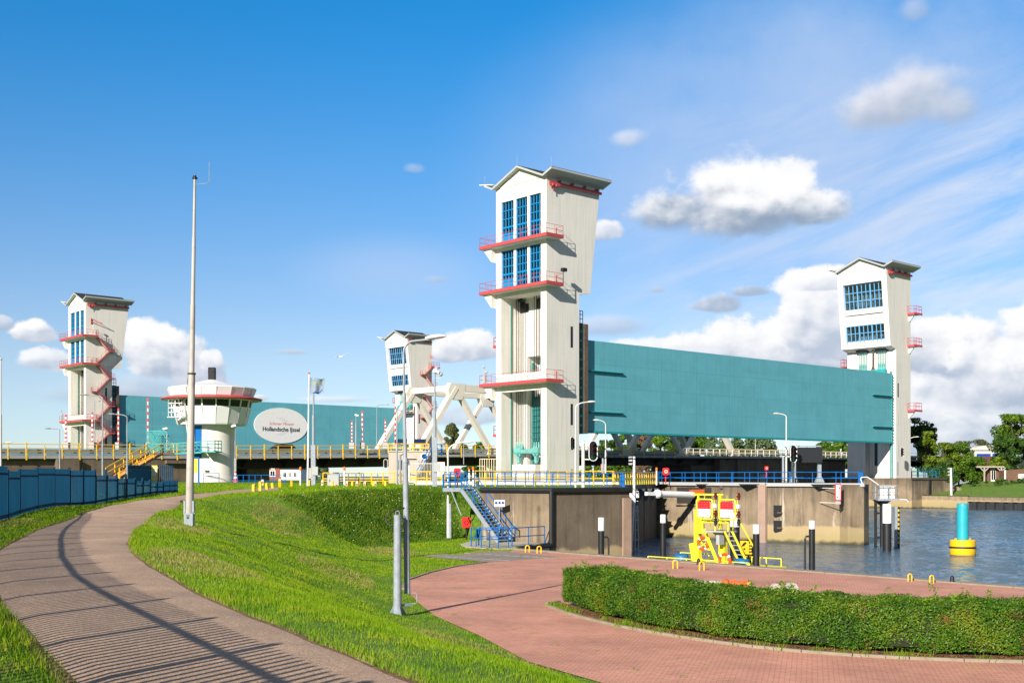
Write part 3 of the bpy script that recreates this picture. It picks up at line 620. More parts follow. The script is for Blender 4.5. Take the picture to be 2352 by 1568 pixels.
def roof_on(t, h, e, u0, u1, v1=10.3, ov=1.75):
    top = [(-ov, e+.95), (0, e+.25), (v1/2, e+2.4), (v1, e+.25), (v1+ov, e+.95)]
    poly = top+[(v, z-.28) for v, z in top[::-1]]
    f = MB(); f.prism(poly, lambda a, b, s: (u0+(u1-u0)*s, a, h(b))); o = f.build('roof', M['soffit'], t)
    c = MB()
    for (a, b) in ((0, 1), (1, 2), (2, 3), (3, 4)):
        (va, za), (vb, zb) = top[a], top[b]
        c.hexa([(u0+.06, va, h(za)+.012), (u1-.06, va, h(za)+.012), (u1-.06, vb, h(zb)+.012), (u0+.06, vb, h(zb)+.012), (u0+.06, va, h(za)+.05), (u1-.06, va, h(za)+.05), (u1-.06, vb, h(zb)+.05), (u0+.06, vb, h(zb)+.05)])
    c.build('roof_felt', M['roof_dark'], o)
    for p in [(u0+.1, v1/2, h(e+2.4)), (u0+.1, -ov+.1, h(e+.9)), (u1-.2, -ov+.1, h(e+.9)), (u0+.1, v1+ov-.1, h(e+.9))]:
        g = MB(); g.tube(p, (p[0], p[1], p[2]+1.3), .03); g.build('lightning_rod', M['galv'], o)
    b = MB(); b.prism([(v1, e+.75), (v1+ov+1.1, e+1.25), (v1+ov+1.1, e+1.12), (v1, e+.62)], lambda a, z, s: (u0+.05+.5*s, a, h(z))); b.build('gutter_spout', M['pile_white'], o)

def window(t, u, v0, v1, z0, z1, cols, rows, mt, name='window', slope=0, blank=None, transom=None):
    """a framed window in the plane u (leaning by slope per metre); frame mesh with its pane as a sub-part"""
    f = MB(); U = lambda z: u+slope*(z-z0)
    wv = .11
    for v in (v0, v1): f.bar((U(z0)-.02, v, z0), (U(z1)-.02, v, z1), .16, .12, up=(0,1,0))
    for i in range(1, cols):
        v = v0+(v1-v0)*i/cols; f.bar((U(z0), v, z0), (U(z1), v, z1), .13 if not (cols == 9 and i % 3 == 0) else .22, .08, up=(0,1,0)) if False else f.bar((U(z0), v, z0), (U(z1), v, z1), .09, .13 if not (cols == 9 and i % 3 == 0) else .24, up=(0,1,0))
    for j in range(rows+1):
        z = z0+(z1-z0)*j/rows; th = .12 if transom != j else .24; f.bar((U(z)-.01, v0, z), (U(z)-.01, v1, z), .10, th)
    o = f.build(name, mt, t)
    g = MB(); g.hexa([(U(z0)+.05, v0, z0), (U(z0)+.09, v0, z0), (U(z0)+.09, v1, z0), (U(z0)+.05, v1, z0), (U(z1)+.05, v0, z1), (U(z1)+.09, v0, z1), (U(z1)+.09, v1, z1), (U(z1)+.05, v1, z1)])
    g.build('pane', M['clear'], o)
    if blank:
        b = MB(); a0, a1, c0, c1 = blank; b.box(u-.06, a0, c0, u+.04, a1, c1); b.build('door_leaf', mt, o)
    return o

def balcony(t, h, e, uo=-1.4, vo=-1.5, us=1.8, v1=10.3, v2=12.4, railmids=(.5,)):
    s = MB(); z = h(e)
    s.box(uo+.12, vo+.12, z-.40, -.001, v2-.12, z); s.box(0, vo+.12, z-.40, us-.12, -.001, z); s.box(0, v1+.001, z-.40, us-.12, v2-.12, z)
    o = s.build('balcony', M['white'], t)
    f = MB(); f.box(uo, vo, z-.36, uo+.12, v2, z+.09); f.box(uo+.12, vo, z-.36, us, vo+.12, z+.09); f.box(uo+.12, v2-.12, z-.36, us, v2, z+.09)
    f.box(us-.12, vo+.12, z-.36, us, -.005, z+.09); f.box(us-.12, v1+.005, z-.36, us, v2-.12, z+.09); f.build('fascia', M['red'], o)
    r = MB(); rails(r, [(us-.06, -.05, z), (us-.06, vo+.08, z), (uo+.08, vo+.08, z), (uo+.08, v2-.08, z), (us-.06, v2-.08, z), (us-.06, v1+.05, z)], 1.3, 1.25, .027, railmids); r.build('railing', M['red'], o)
    b = MB()
    b.prism([(v1, 0), (v2-.4, 0), (v1, -1.9)], lambda a, c, s: (-.9+1.2*s, a, z-.4+c)); b.build('bracket', M['white'], o)

def tower_out(px, Z, label, base, stairs=False):
    p = at(px, HY, Z); t = thing('lift_tower', label, 'lift tower', (p.x, p.y, base), AB, 'four white lift towers of the storm barrier')
    h = lambda e: e+EYE-base; E = 40.2
    b = MB(); w1 = 10.3
    b.box(0, 0, 0, 6.2, 1.1, h(25.4)); b.box(0, 9.25, 0, 6.2, w1, h(25.4)); b.box(3.4, 7.5, 0, 6.195, 9.25, h(25.4)); b.box(3.4, 3.6, h(16.8), 6.195, 7.5, h(25.4)); b.box(5.5, 3.6, 0, 6.195, 7.5, h(16.8)); b.box(3.4, 1.1, 0, 6.195, 3.6, h(25.4))
    prof = [(0, 25.4), (6.2, 25.4), (6.2, 25.0), (8.4, 25.4), (10.3, E), (0, E)]; prm = [(3.6, 25.4), (6.2, 25.4), (6.2, 25.02), (8.38, 25.42), (10.28, E), (3.6, E)]
    b.prism(prof, lambda u, e, s: (u, 1.1*s, h(e))); b.prism(prof, lambda u, e, s: (u, 9.25+1.05*s, h(e))); b.prism(prm, lambda u, e, s: (u, 1.1+8.15*s, h(e)))
    b.box(.03, 1.1, h(38.3), .55, 9.25, h(E)); b.box(.56, 1.1, h(39.2), 3.6, 9.25, h(E)-.01); b.box(.02, 1.1, h(31.5), 3.6, 9.25, h(32.35)); b.box(.03, 1.1, h(25.0), 3.4, 9.25, h(25.95))
    for v in (3.45, 6.25): b.box(.08, v, h(25.95), .55, v+.45, h(31.5)); b.box(.08, v, h(32.35), .55, v+.45, h(38.3))
    b.box(.06, 1.1, h(11.7), .55, 9.25, h(12.95)); b.box(.16, 1.1, h(12.95), .34, 9.25, h(14.15))
    b.prism([(0, E), (w1, E), (w1, E+.1), (w1/2, E+2.2), (0, E+.1)], lambda v, e, s: (.02+10.2*s, v, h(e)))
    pass
    b.build('tower_body', M['white'], t)
    g = MB(); g.prism([(1.0, E+.15), (1.0, E+.35), (3.4, E+1.35), (7.4, E+.95), (9.25, E+.2), (9.25, E-.05)], lambda v, e, s: (-.05+.1*s, v, h(e))); g.build('gable_panel', M['panel_grey'], t)
    for i, (v0, v1) in enumerate(((1.15, 3.4), (3.95, 6.2), (6.75, 9.2))):
        bl = lambda z: (v0+.05, v1-.05, z+.05, z+1.5) if i == 2 else None
        window(t, .34, v0, v1, h(32.42), h(38.25), 4, 5, M['winblue'], blank=bl(h(32.42)), transom=2)
        window(t, .34, v0, v1, h(26.0), h(31.45), 4, 5, M['winblue'], blank=bl(h(26.0)), transom=2)
    for e in (25.95, 32.35):
        for (u, v, su, sv, hh) in ((1.6, 2.0, 1.2, 1.3, 1.9), (2.4, 3.6, 1.0, 1.0, 3.2), (1.7, 5.1, 1.4, 1.6, 1.5), (2.6, 6.6, .8, .7, 4.0), (1.8, 8.2, 1.0, 1.2, 1.2)):
            q = MB(); q.box(u-su/2, v-sv/2, h(e)+.01, u+su/2, v+sv/2, h(e)+hh); q.tube((u-.3, v-sv/2-.2, h(e)+hh*.7), (u-.3, v+sv/2+.2, h(e)+hh*.7), .38, n=12); q.build('machinery', M['whitecab' if sv > 1.1 else 'machine'], t)
    for e in (32.3, 25.9, 12.9): balcony(t, h, e, us=2.4 if stairs else 1.8)
    roof_on(t, h, E, -.75, 10.9)
    r = MB(); r.bar((.2, -.4, h(E-.75)), (10.2, -.4, h(E-.75)), .22, .34)
    for u in (2.2, 4.6, 7, 9.4): r.box(u-.12, -.5, h(E-.6), u+.12, .0, h(E-.2))
    r = r.build('hoist_rail', M['red'], t); k = MB(); k.sphere((.7, -.4, h(E-1.05)), .3, 8, 5); k.sphere((1.4, -.4, h(E-1.05)), .26, 8, 5); k.bar((.3, -.4, h(E-.95)), (2, -.4, h(E-.95)), .3, .3); k.tube((.9, -.4, h(E-1.1)), (.9, -.4, h(E-1.9)), .05); k.build('hoist', M['red'], r)
    # lifting cables, counterweight beam, plinth and guide in the shaft
    for v in (8.8, 8.4, 8.0, 7.6, 7.2, 6.9): 
        c = MB(); c.tube((2.5, v, h(4.6 if v > 7.4 else 1.7)), (2.5, v, h(25.3)), .05 if v > 7.4 else .028, n=6); c.build('cable', M['black'], t)
    for v in (5.1, 4.65, 4.15):
        c = MB(); c.tube((2.5, v, h(4.6)), (2.5, v, h(25.3)), .055, n=6); c.build('cable', M['black'], t)
    s = MB()
    for k in range(5): s.path([(2.4, 8.7-.2*k, h(25.2)), (3.2, 8.7-.2*k, h(24.5)), (3.36, 8.5-.2*k, h(23.2))], .08, 6)
    s.build('sheave_cables', M['black'], t); s = MB(); s.box(3.3, 7.2, h(23.1), 3.42, 8.95, h(24.3)); s.box(3.3, 4.2, h(23.4), 3.42, 5.5, h(24.8)); s.build('cable_opening', M['black'], t)
    cw = MB(); z = h(3.3); cw.box(2.2, 4.0, z-.1, 2.9, 9.1, z+.5)
    for v in (4.7, 8.3): cw.box(2.15, v-.72, z+.0, 2.95, v+.72, z+.6); cw.box(2.3, v-.22, z-1.2, 2.8, v+.22, z-.1); cw.sphere((2.5, v, z-1.3), .32, 10, 6); cw.prism([(-.7,0),(.7,0),(.36,-.5),(-.36,-.5)], lambda a, c, s: (2.3+.5*s, v+a, z+c-.04))
    for v in (5.1, 4.65, 4.15, 8.8, 8.4, 8.0, 7.6): cw.tube((2.5, v, z+.58), (2.5, v, z+1.5), .17, .05)
    cw.build('counterweight_beam', M['teal_pale'], t)
    q = MB(); q.box(.9, 3.2, 0, 3.39, 7.9, h(1.6)); q.build('plinth', M['white'], t)
    q = MB(); q.box(1.8, 9.12, 0, 1.98, 9.24, h(24.0)); q.build('guide_strip', M['strip'], t)
    q = MB()
    for e in np.arange(.5, 11, .8): q.box(4.1, 5.5, h(e), 4.6, 7.3, h(e)+.25)
    q.box(4.2, 5.4, h(0), 4.5, 5.7, h(16)); q.box(4.2, 7.1, h(0), 4.5, 7.4, h(16)); q.box(4.25, 5.7, h(5), 4.4, 7.1, h(11)); q.build('rack_gear', M['rack'], t)
    for e in (19.0, 8.4, -2 if False else 0.3):
        if e > 1: q = MB(); q.box(4.55, -.012, h(e)-1.4, 5.0, .1, h(e)+1.5); q.build('slit_window', M['glass'], t)
    q = MB(); q.box(4.55, -.012, h(13.4)-1.6 if False else h(-.2)-1.4, 5.0, .1, h(-.2)+1.2); q.build('slit_window', M['graycab'], t)
    if stairs:
        lv = [32.3, 29.0, 25.9, 22.7, 19.5, 16.3, 12.9, 10.0, 7.2, 4.4]
        fl = []
        for i in range(len(lv)-1): fl.append((2.2, lv[i], 5.2, lv[i+1]) if i % 2 == 0 else (5.2, lv[i], 2.2, lv[i+1]))
        zigzag(t, h, fl)
        b = MB(); b.bar((1.2, -.1, h(35.5)), (3.6, -1.2, h(35.2)), .12); b.bar((1.2, -.1, h(36.3)), (1.2, -.1, h(35)), .14); b.bar((1.2, -.1, h(36.3)), (3.6, -1.2, h(35.2)), .09); b.build('hoist_arm', M['red'], t)
        b = MB(); b.tube((1.2, -1.4, h(32.3)), (1.2, -1.4, h(34.4)), .05); b.sphere((1.2, -1.4, h(34.4)), .22, 8, 5); b.build('floodlight', M['pile_white'], t)
    else:
        b = MB(); b.tube((1.75, -1.45, h(25.9)), (1.75, -1.45, h(27.6)), .05); b.box(1.5, -1.75, h(27.5), 2.2, -1.2, h(27.95)); b.build('floodlight', M['black'], t)
        for e in (18.5, 5.9):
            l = MB(); l.box(.8, w1, h(e)-.2, 3.6, w1+1.5, h(e)); l.box(.75, w1+1.5, h(e)-.3, 3.65, w1+1.56, h(e)+.06); l.box(.75, w1, h(e)-.3, .8, w1+1.5, h(e)+.06); o = l.build('landing', M['red'], t)
            r = MB(); rails(r, [(.83, w1, h(e)), (.83, w1+1.45, h(e)), (3.6, w1+1.45, h(e))], 1.2, 1, .04); r.build('railing', M['red'], o)
            k = MB(); k.prism([(w1, -.2), (w1+1.4, -.2), (w1, -2)], lambda v, c, s: (1+.3*s, v, h(e)+c)); k.build('bracket', M['white'], o)
    # weather mast on the lowest balcony
    b = MB(); b.tube((-1.2, 11.6, h(12.9)), (-1.2, 11.6, h(15.3)), .05); b.sphere((-1.2, 11.6, h(15.4)), .2, 8, 5); b.sphere((-1.2, 11.1, h(14.6)), .25, 8, 5); b.box(-1.35, 11.2, h(13.1), -1.0, 11.6, h(14.2)); b.build('weather_sensor', M['graycab'], t)
    return t
t1 = tower_out(1255, 158, 'tall white lift tower in the centre, nearest of the four, three red balconies', DECK)
t2 = tower_out(197, 270, 'white lift tower at far left with red zigzag stairs on its side', EYE, stairs=True)

def tower_in(px, Z, label, base, u_shift, stairs=False, k=1.0):
    p = at(px, HY, Z); t = thing('lift_tower', label, 'lift tower', (p.x, p.y, base), AB, 'four white lift towers of the storm barrier')
    h = lambda e: e+EYE-base; E = 38.4; w1 = 10.3; D = 5.2
    lean = lambda e: -1.95-1.6*(e-24.1)/(E-24.1)
    b = MB()
    b.box(0, 0, 0, D, 1.0, h(23.6)); b.box(0, 1.0, h(9), D, 6.4, h(23.6)); b.box(0, 6.4, 0, D, w1, h(23.6)); b.box(0.001, 1.0, 0, D, 3.8, h(9)); b.box(1.6, 5.1, 0, D-.01, 6.4, h(9)); b.box(1.4, 3.8, 0, D-.02, 5.1, 3.2); b.box(3.9, 3.8, 3.2, D-.02, 5.1, h(9))
    pr = [(0, 23.6), (-1.95, 24.1), (lean(E), E), (D, E), (D, 23.6)]
    b.prism(pr, lambda u, e, s: (u, 1.05*s, h(e))); b.prism(pr, lambda u, e, s: (u, 9.25+1.05*s, h(e)))
    def face(e0, e1, d, d1=None): # slab between the cheeks with its face set back by d
        b.prism([(lean(e0)+d, e0), (lean(e1)+d, e1), (D-.02, e1), (D-.02, e0)], lambda u, e, s: (u, 1.05+8.2*s, h(e)))
    face(36.1, E, .03); face(30.4, 31.35, .10); face(28.4, 30.4, .45); face(24.1, 24.6, .05); face(31.35, 36.1, 3.4); face(24.6, 28.4, 3.4)
    b.prism([(0.02, 23.6), (-1.9, 24.1), (D-.03, 24.1), (D-.03, 23.6)], lambda u, e, s: (u, 1.05+8.2*s, h(e)))
    b.prism([(0, E), (w1, E), (w1, E+.1), (w1/2, E+2.2), (0, E+.1)], lambda v, e, s: (lean(E)+.02+(D-lean(E)-.1)*s, v, h(e)))
    b.build('tower_body', M['white'], t)
    g = MB(); g.prism([(1.0, E+.15), (1.0, E+.35), (3.4, E+1.35), (7.4, E+.95), (9.25, E+.2), (9.25, E-.05)], lambda v, e, s: (lean(E)-.05+.1*s, v, h(e))); g.build('gable_panel', M['panel_grey'], t)
    sl = -1.6/(E-24.1)
    window(t, lean(31.4)+.55, 1.1, 9.2, h(31.4), h(36.05), 9, 3, M['winpale'], slope=sl)
    window(t, lean(25.5)+.45, 1.1, 9.2, h(25.5), h(28.35), 9, 2, M['winpale'], slope=sl)
    for e in (24.62, 31.37):
        for (u, v, sv, hh, r) in ((.3, 2.4, 1.2, 1.2, .5), (.6, 4.3, 1.0, 1.6, .8), (.4, 6.2, 1.6, 1.3, .9), (.7, 8.2, .9, 2.2, .4)):
            q = MB(); z0 = h(e); q.box(lean(e)+u+.9, v-sv/2, z0, lean(e)+u+2.0, v+sv/2, z0+hh); q.tube((lean(e)+u+1.2, v-sv/2-.15, z0+hh*.8), (lean(e)+u+1.2, v+sv/2+.15, z0+hh*.8), r, n=14); q.build('machinery', M['whitecab' if r > .6 else 'machine'], t)
    q = MB()
    for i in range(9):
        v = 1.15+8.1*i/9; q.hexa([(lean(24.6)+.45, v, h(24.6)), (lean(24.6)+.6, v, h(24.6)), (lean(24.6)+.6, v+.72, h(24.6)), (lean(24.6)+.45, v+.72, h(24.6)), (lean(25.45)+.45, v, h(25.45)), (lean(25.45)+.6, v, h(25.45)), (lean(25.45)+.6, v+.72, h(25.45)), (lean(25.45)+.45, v+.72, h(25.45))])
    q.build('spandrel_panel', M['pile_white'], t)
    roof_on(t, h, E, lean(E)-.75, D+.7)
    r = MB(); r.bar((lean(E)+.2, -.4, h(E-.75)), (D-.2, -.4, h(E-.75)), .22, .34)
    for u in (-1.5, .8, 3): r.box(u-.12, -.5, h(E-.6), u+.12, 0, h(E-.2))
    r = r.build('hoist_rail', M['red'], t); kx = MB(); kx.sphere((lean(E)+.6, -.4, h(E-1)), .3, 8, 5); kx.sphere((lean(E)+1.3, -.4, h(E-1)), .26, 8, 5); kx.build('hoist', M['red'], r)
    # cables, lifting yoke above the gate
    for v0 in (1.9, 5.9):
        q = MB(); q.box(-.9, v0-.3, h(23.4), -.02, v0+2.0, h(24.3)); q.build('cable_opening', M['black'], t)
        for i in range(5):
            v = v0+.35*i; c = MB(); c.tube((-.6, v, h(20.8)), (-.6, v, h(23.8)), .05, n=6); c.tube((-.6, v, h(19.9)), (-.6, v, h(21.2)), .19, .08, n=8); c.build('cable', M['teal_pale'], t)
    c = MB(); c.tube((-.6, 4.4, h(20)), (-.6, 4.4, h(24)), .16, n=6); c.tube((-.6, 4.4, h(19.7)), (-.6, 4.4, h(20.6)), .45, .18, n=8); c.build('cable_bundle', M['brown_wood'], t)
    y = MB(); y.box(-1.0, 1.7, h(19.2), -.3, 8.0, h(19.95))
    for v in (2.2, 3.6, 5.8, 7.2): y.box(-1.0, v-.3, h(17.2), -.3, v+.3, h(19.2))
    y.build('lifting_yoke', M['teal2'], t)
    y = MB(); y.box(-2.2, 1.2, h(17.45), -.05, 8.6, h(17.6)); o = y.build('service_platform', M['red'], t); r = MB(); rails(r, [(-.1, 1.25, h(17.6)), (-2.15, 1.25, h(17.6)), (-2.15, 8.55, h(17.6)), (-.1, 8.55, h(17.6))], 1.3, 1.2, .045, (.33,.66)); r.build('railing', M['red'], o)
    for (u0, v0, v1, es) in ((4.1, -1.35, 0, (30.6, 24.6, 12.4)),):
        for e in es:
            l = MB(); l.box(u0, v0, h(e)-.2, 7.0, v1-.002, h(e)); l.box(u0-.05, v0-.06, h(e)-.32, 7.05, v0, h(e)+.08); l.box(u0-.05, v0, h(e)-.32, u0, v1, h(e)+.08); o = l.build('balcony', M['red'], t)
            r = MB(); rails(r, [(u0+.03, v1, h(e)), (u0+.03, v0+.05, h(e)), (6.95, v0+.05, h(e)), (6.95, v1, h(e))], 1.35, 1.0, .04); r.build('railing', M['red'], o)
            kx = MB(); kx.prism([(v1, -.2), (v0+.1, -.2), (v1, -1.6)], lambda v, c, s: (4.6+.3*s, v, h(e)+c)); kx.build('bracket', M['white'], o)
            if stairs: break
    for e in (27.4, 21.2):
        l = MB(); l.box(.2, w1+.002, h(e)-.25, 3.2, w1+1.6, h(e)); o = l.build('landing', M['red'], t); r = MB(); rails(r, [(.25, w1, h(e)), (.25, w1+1.55, h(e)), (3.2, w1+1.55, h(e))], 1.3, 1, .045); r.build('railing', M['red'], o)
    for e in (16.0, 10.6, 5.3):
        q = MB(); q.box(.55, -.012, h(e)-1.3, .95, .1, h(e)+1.3); q.build('slit_window', M['panel_grey'] if e < 16 else M['glass'], t)
    q = MB(); q.box(.4, -.012, .5, .85, .1, 3); q.build('slit_window', M['graycab'], t)
    q = MB(); q.box(-.45, .55, WATER-base, -.02, .85, h(6.2)); q.build('guide_rail', M['teal_pale'], t)
    q = MB(); q.box(-.35, .85, 0, -.02, 1.02, h(19.5)); q.build('guide_seal', M['brown_wood'], t)
    q = MB(); q.box(1.0, 3.85, h(2), 1.3, 5.05, h(8.5)); q.box(.9, 3.9, h(3), 1.0, 4.2, h(8)); q.build('rack_gear', M['tealdk'], t)
    if stairs:
        lv = [31.1, 28.4, 25.2, 22.3, 19.4, 16.3, 13.1, 10.0, 7.0]
        fl = [((5.0, lv[i], 2.0, lv[i+1]) if i % 2 == 0 else (2.0, lv[i], 5.0, lv[i+1])) for i in range(len(lv)-1)]
        zigzag(t, h, fl, wd=1.1)
        bx = MB(); bx.bar((4.4, -.1, h(33.6)), (5.2, -1.0, h(33)), .14); bx.bar((4.4, -.1, h(34.2)), (5.0, -.8, h(33.4)), .2); bx.build('hoist_arm', M['red'], t)
    return t
t3 = tower_in(2058, 218.4, 'white lift tower on the right bank, leaning window front above the raised gate end', 1.35, 0)
t4 = tower_in(958, 328, 'white lift tower behind the bridge, seen beside the near lamp, red zigzag stairs', EYE, 0, stairs=True)

# ------------------------------------------------------------------ gates
def gate(u0, u1, v, label, ledges=True, sgn=None):
    o = uv(u0, v, 0); L = u1-u0; z0, z1 = EYE+6.15, EYE+19.05
    t = thing('lift_gate', label, 'gate', (o.x, o.y, z0), AB, 'raised turquoise gates of the barrier'); hh = z1-z0
    b = MB(); b.box(0, 0, 0, L, 2.6, hh); b.build('gate_plate', M['teal'], t)
    r = MB()
    for x in np.arange(L/10, L-1, L/10): r.box(x-.012, -.006, .1, x+.012, .01, hh-.1)
    for z in (hh*.26, hh*.5, hh*.75): r.box(.1, -.005, z-.01, L-.1, .01, z+.01)
    r.build('plate_seam', M['teal2'], t)
    e = MB(); e.box(-.02, -.10, -.06, L+.02, -.0, .22); e.build('bottom_edge', M['teal2'], t)
    if ledges:
        for x0, x1 in ((.2, 7.6), (L-6.9, L-.2)):
            for z in (14.8-6.15, 9.05-6.15):
                s = MB(); s.box(x0, -.40, z-.06, x1, -.0, z+.04)
                for x in np.arange(x0+.1, x1, .42): s.prism([(0, -.06), (-.34, -.06), (0, -.24)], lambda a, c, q: (x+.04*q, a, z+c))
                s.build('ledge', M['teal2'], t)
        s = MB()
        for z in np.arange(.4, hh-.3, .55): s.cbox((L-.12, -.12, z), .28, .24, .22)
        s.box(L-.2, -.05, 0, L+.05, 0, hh); s.build('edge_lugs', M['teal2'], t)
    return t
g1 = gate(8.4, 89.3, 1.0, 'long plain turquoise lift gate between the centre tower and the right tower')
pL = at(197, HY, 270); pR = at(958, HY, 328)
dL = (pL-ORG); dR = (pR-ORG); uL = dL.dot(DU)+8.2; vL = dL.dot(DV)+1.0; uR = dR.dot(DU)-.2
g2 = gate(uL, uR, vL, 'turquoise lift gate on the left behind the bridge, carrying the white oval sign', ledges=False)
def guide(u0, u1, v, e0, e1, label, base):
    o = uv(u0, v, base); t = thing('gate_guide', label, 'gate guide', tuple(o), AB); h = lambda e: e+EYE-base
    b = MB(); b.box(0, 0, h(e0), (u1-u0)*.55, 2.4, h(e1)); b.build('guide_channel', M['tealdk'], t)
    b = MB(); b.box((u1-u0)*.58, -.15, h(e0), u1-u0-.12, 2.2, h(e1)-.1); b.build('timber_edge', M['brown_wood'], t)
    b = MB(); rails(b, [(.05, .05, h(e1)), (1.1, .05, h(e1))], 1.7, .5, .05, (.35,.7)); b.build('ladder_rail', M['black'], t)
    s = MB()
    for e in np.arange(e0+1, e1, 1.3): s.box(.5, -.06, h(e), .8, 0, h(e)+.3)
    s.build('seal_lug', M['teal2'], t)
guide(6.25, 8.35, .35, 5.9, 21.2, 'dark gate guide with timber edge on the back of the centre tower', DECK+6.5)
guide(uL-1.95, uL-.05, vL-.6, 0, 21.2, 'dark gate guide with timber edge beside the far left tower', 2)

# oval sign on the left gate
def text(name, s, size, mt, parent, loc, rot, shear=0, spacing=1.0, bold=0):
    c = bpy.data.curves.new(name, 'FONT'); c.body = s; c.size = size; c.align_x = 'CENTER'; c.align_y = 'CENTER'; c.extrude = .01; c.shear = shear; c.space_character = spacing; c.offset = bold
    o = bpy.data.objects.new(name, c); COL.objects.link(o); dg = bpy.context.evaluated_depsgraph_get(); me = bpy.data.meshes.new_from_object(o.evaluated_get(dg)); bpy.data.objects.remove(o)
    n = link(name, me, mt, parent); n.location = loc; n.rotation_euler = rot; return n
def oval():
    q = MB(); a0 = ((583-CX)/F, (706-CX)/F)
    def u_of(r): # where the ray column meets the gate face
        P0 = uv(0, vL, 0); return (r*P0.y-P0.x)/(DU.x-r*DU.y)
    ua, ub = u_of(a0[0]), u_of(a0[1]); uc = (ua+ub)/2; c = uv(uc, vL, 0); Zc = c.y
    zc = zat(977, Zc); rx = (ub-ua)/2; rz = 40.5*Zc/F
    t = thing('oval_sign', 'large white oval sign with red script and dark lettering on the left gate', 'sign', (c.x, c.y, zc), AB)
    q.prism([(rx*math.cos(i*math.pi/36), rz*math.sin(i*math.pi/36)) for i in range(72)], lambda a, b, s: (a, -.16+.15*s, b)); q.build('sign_board', M['whitep'], t)
    dkt = mat('dark_lettering', (.03,.035,.05), .6); rdt = mat('red_script', (.75,.16,.17), .6); pal = mat('pale_wave_lines', (.5,.62,.64), .7)
    def fit(o, w):
        o.scale = (w/o.dimensions.x,)*3 if o.dimensions.x > 0 else (1,1,1)
    a = text('lettering', 'Hollandsche IJssel', 1.6, dkt, t, (0, -.18, -rz*.22), (math.pi/2,0,0), bold=.035); bpy.context.view_layer.update(); fit(a, rx*1.38)
    b = text('script_lettering', 'Schoner Mooier', 1.5, rdt, t, (0, -.18, rz*.10), (math.pi/2,0,0), shear=.35, bold=-.012); bpy.context.view_layer.update(); fit(b, rx*.95)
    for z0, k in ((rz*.42, 1), (-rz*.52, -1)):
        for j in range(3):
            w = MB(); w.path([(rx*(-.18+.1*j+.02*i), -.17, z0-.35*j*k+.12*math.sin(i*.8)) for i in range(14)], .035, 5); w.build('wave_line', pal, t)
oval()
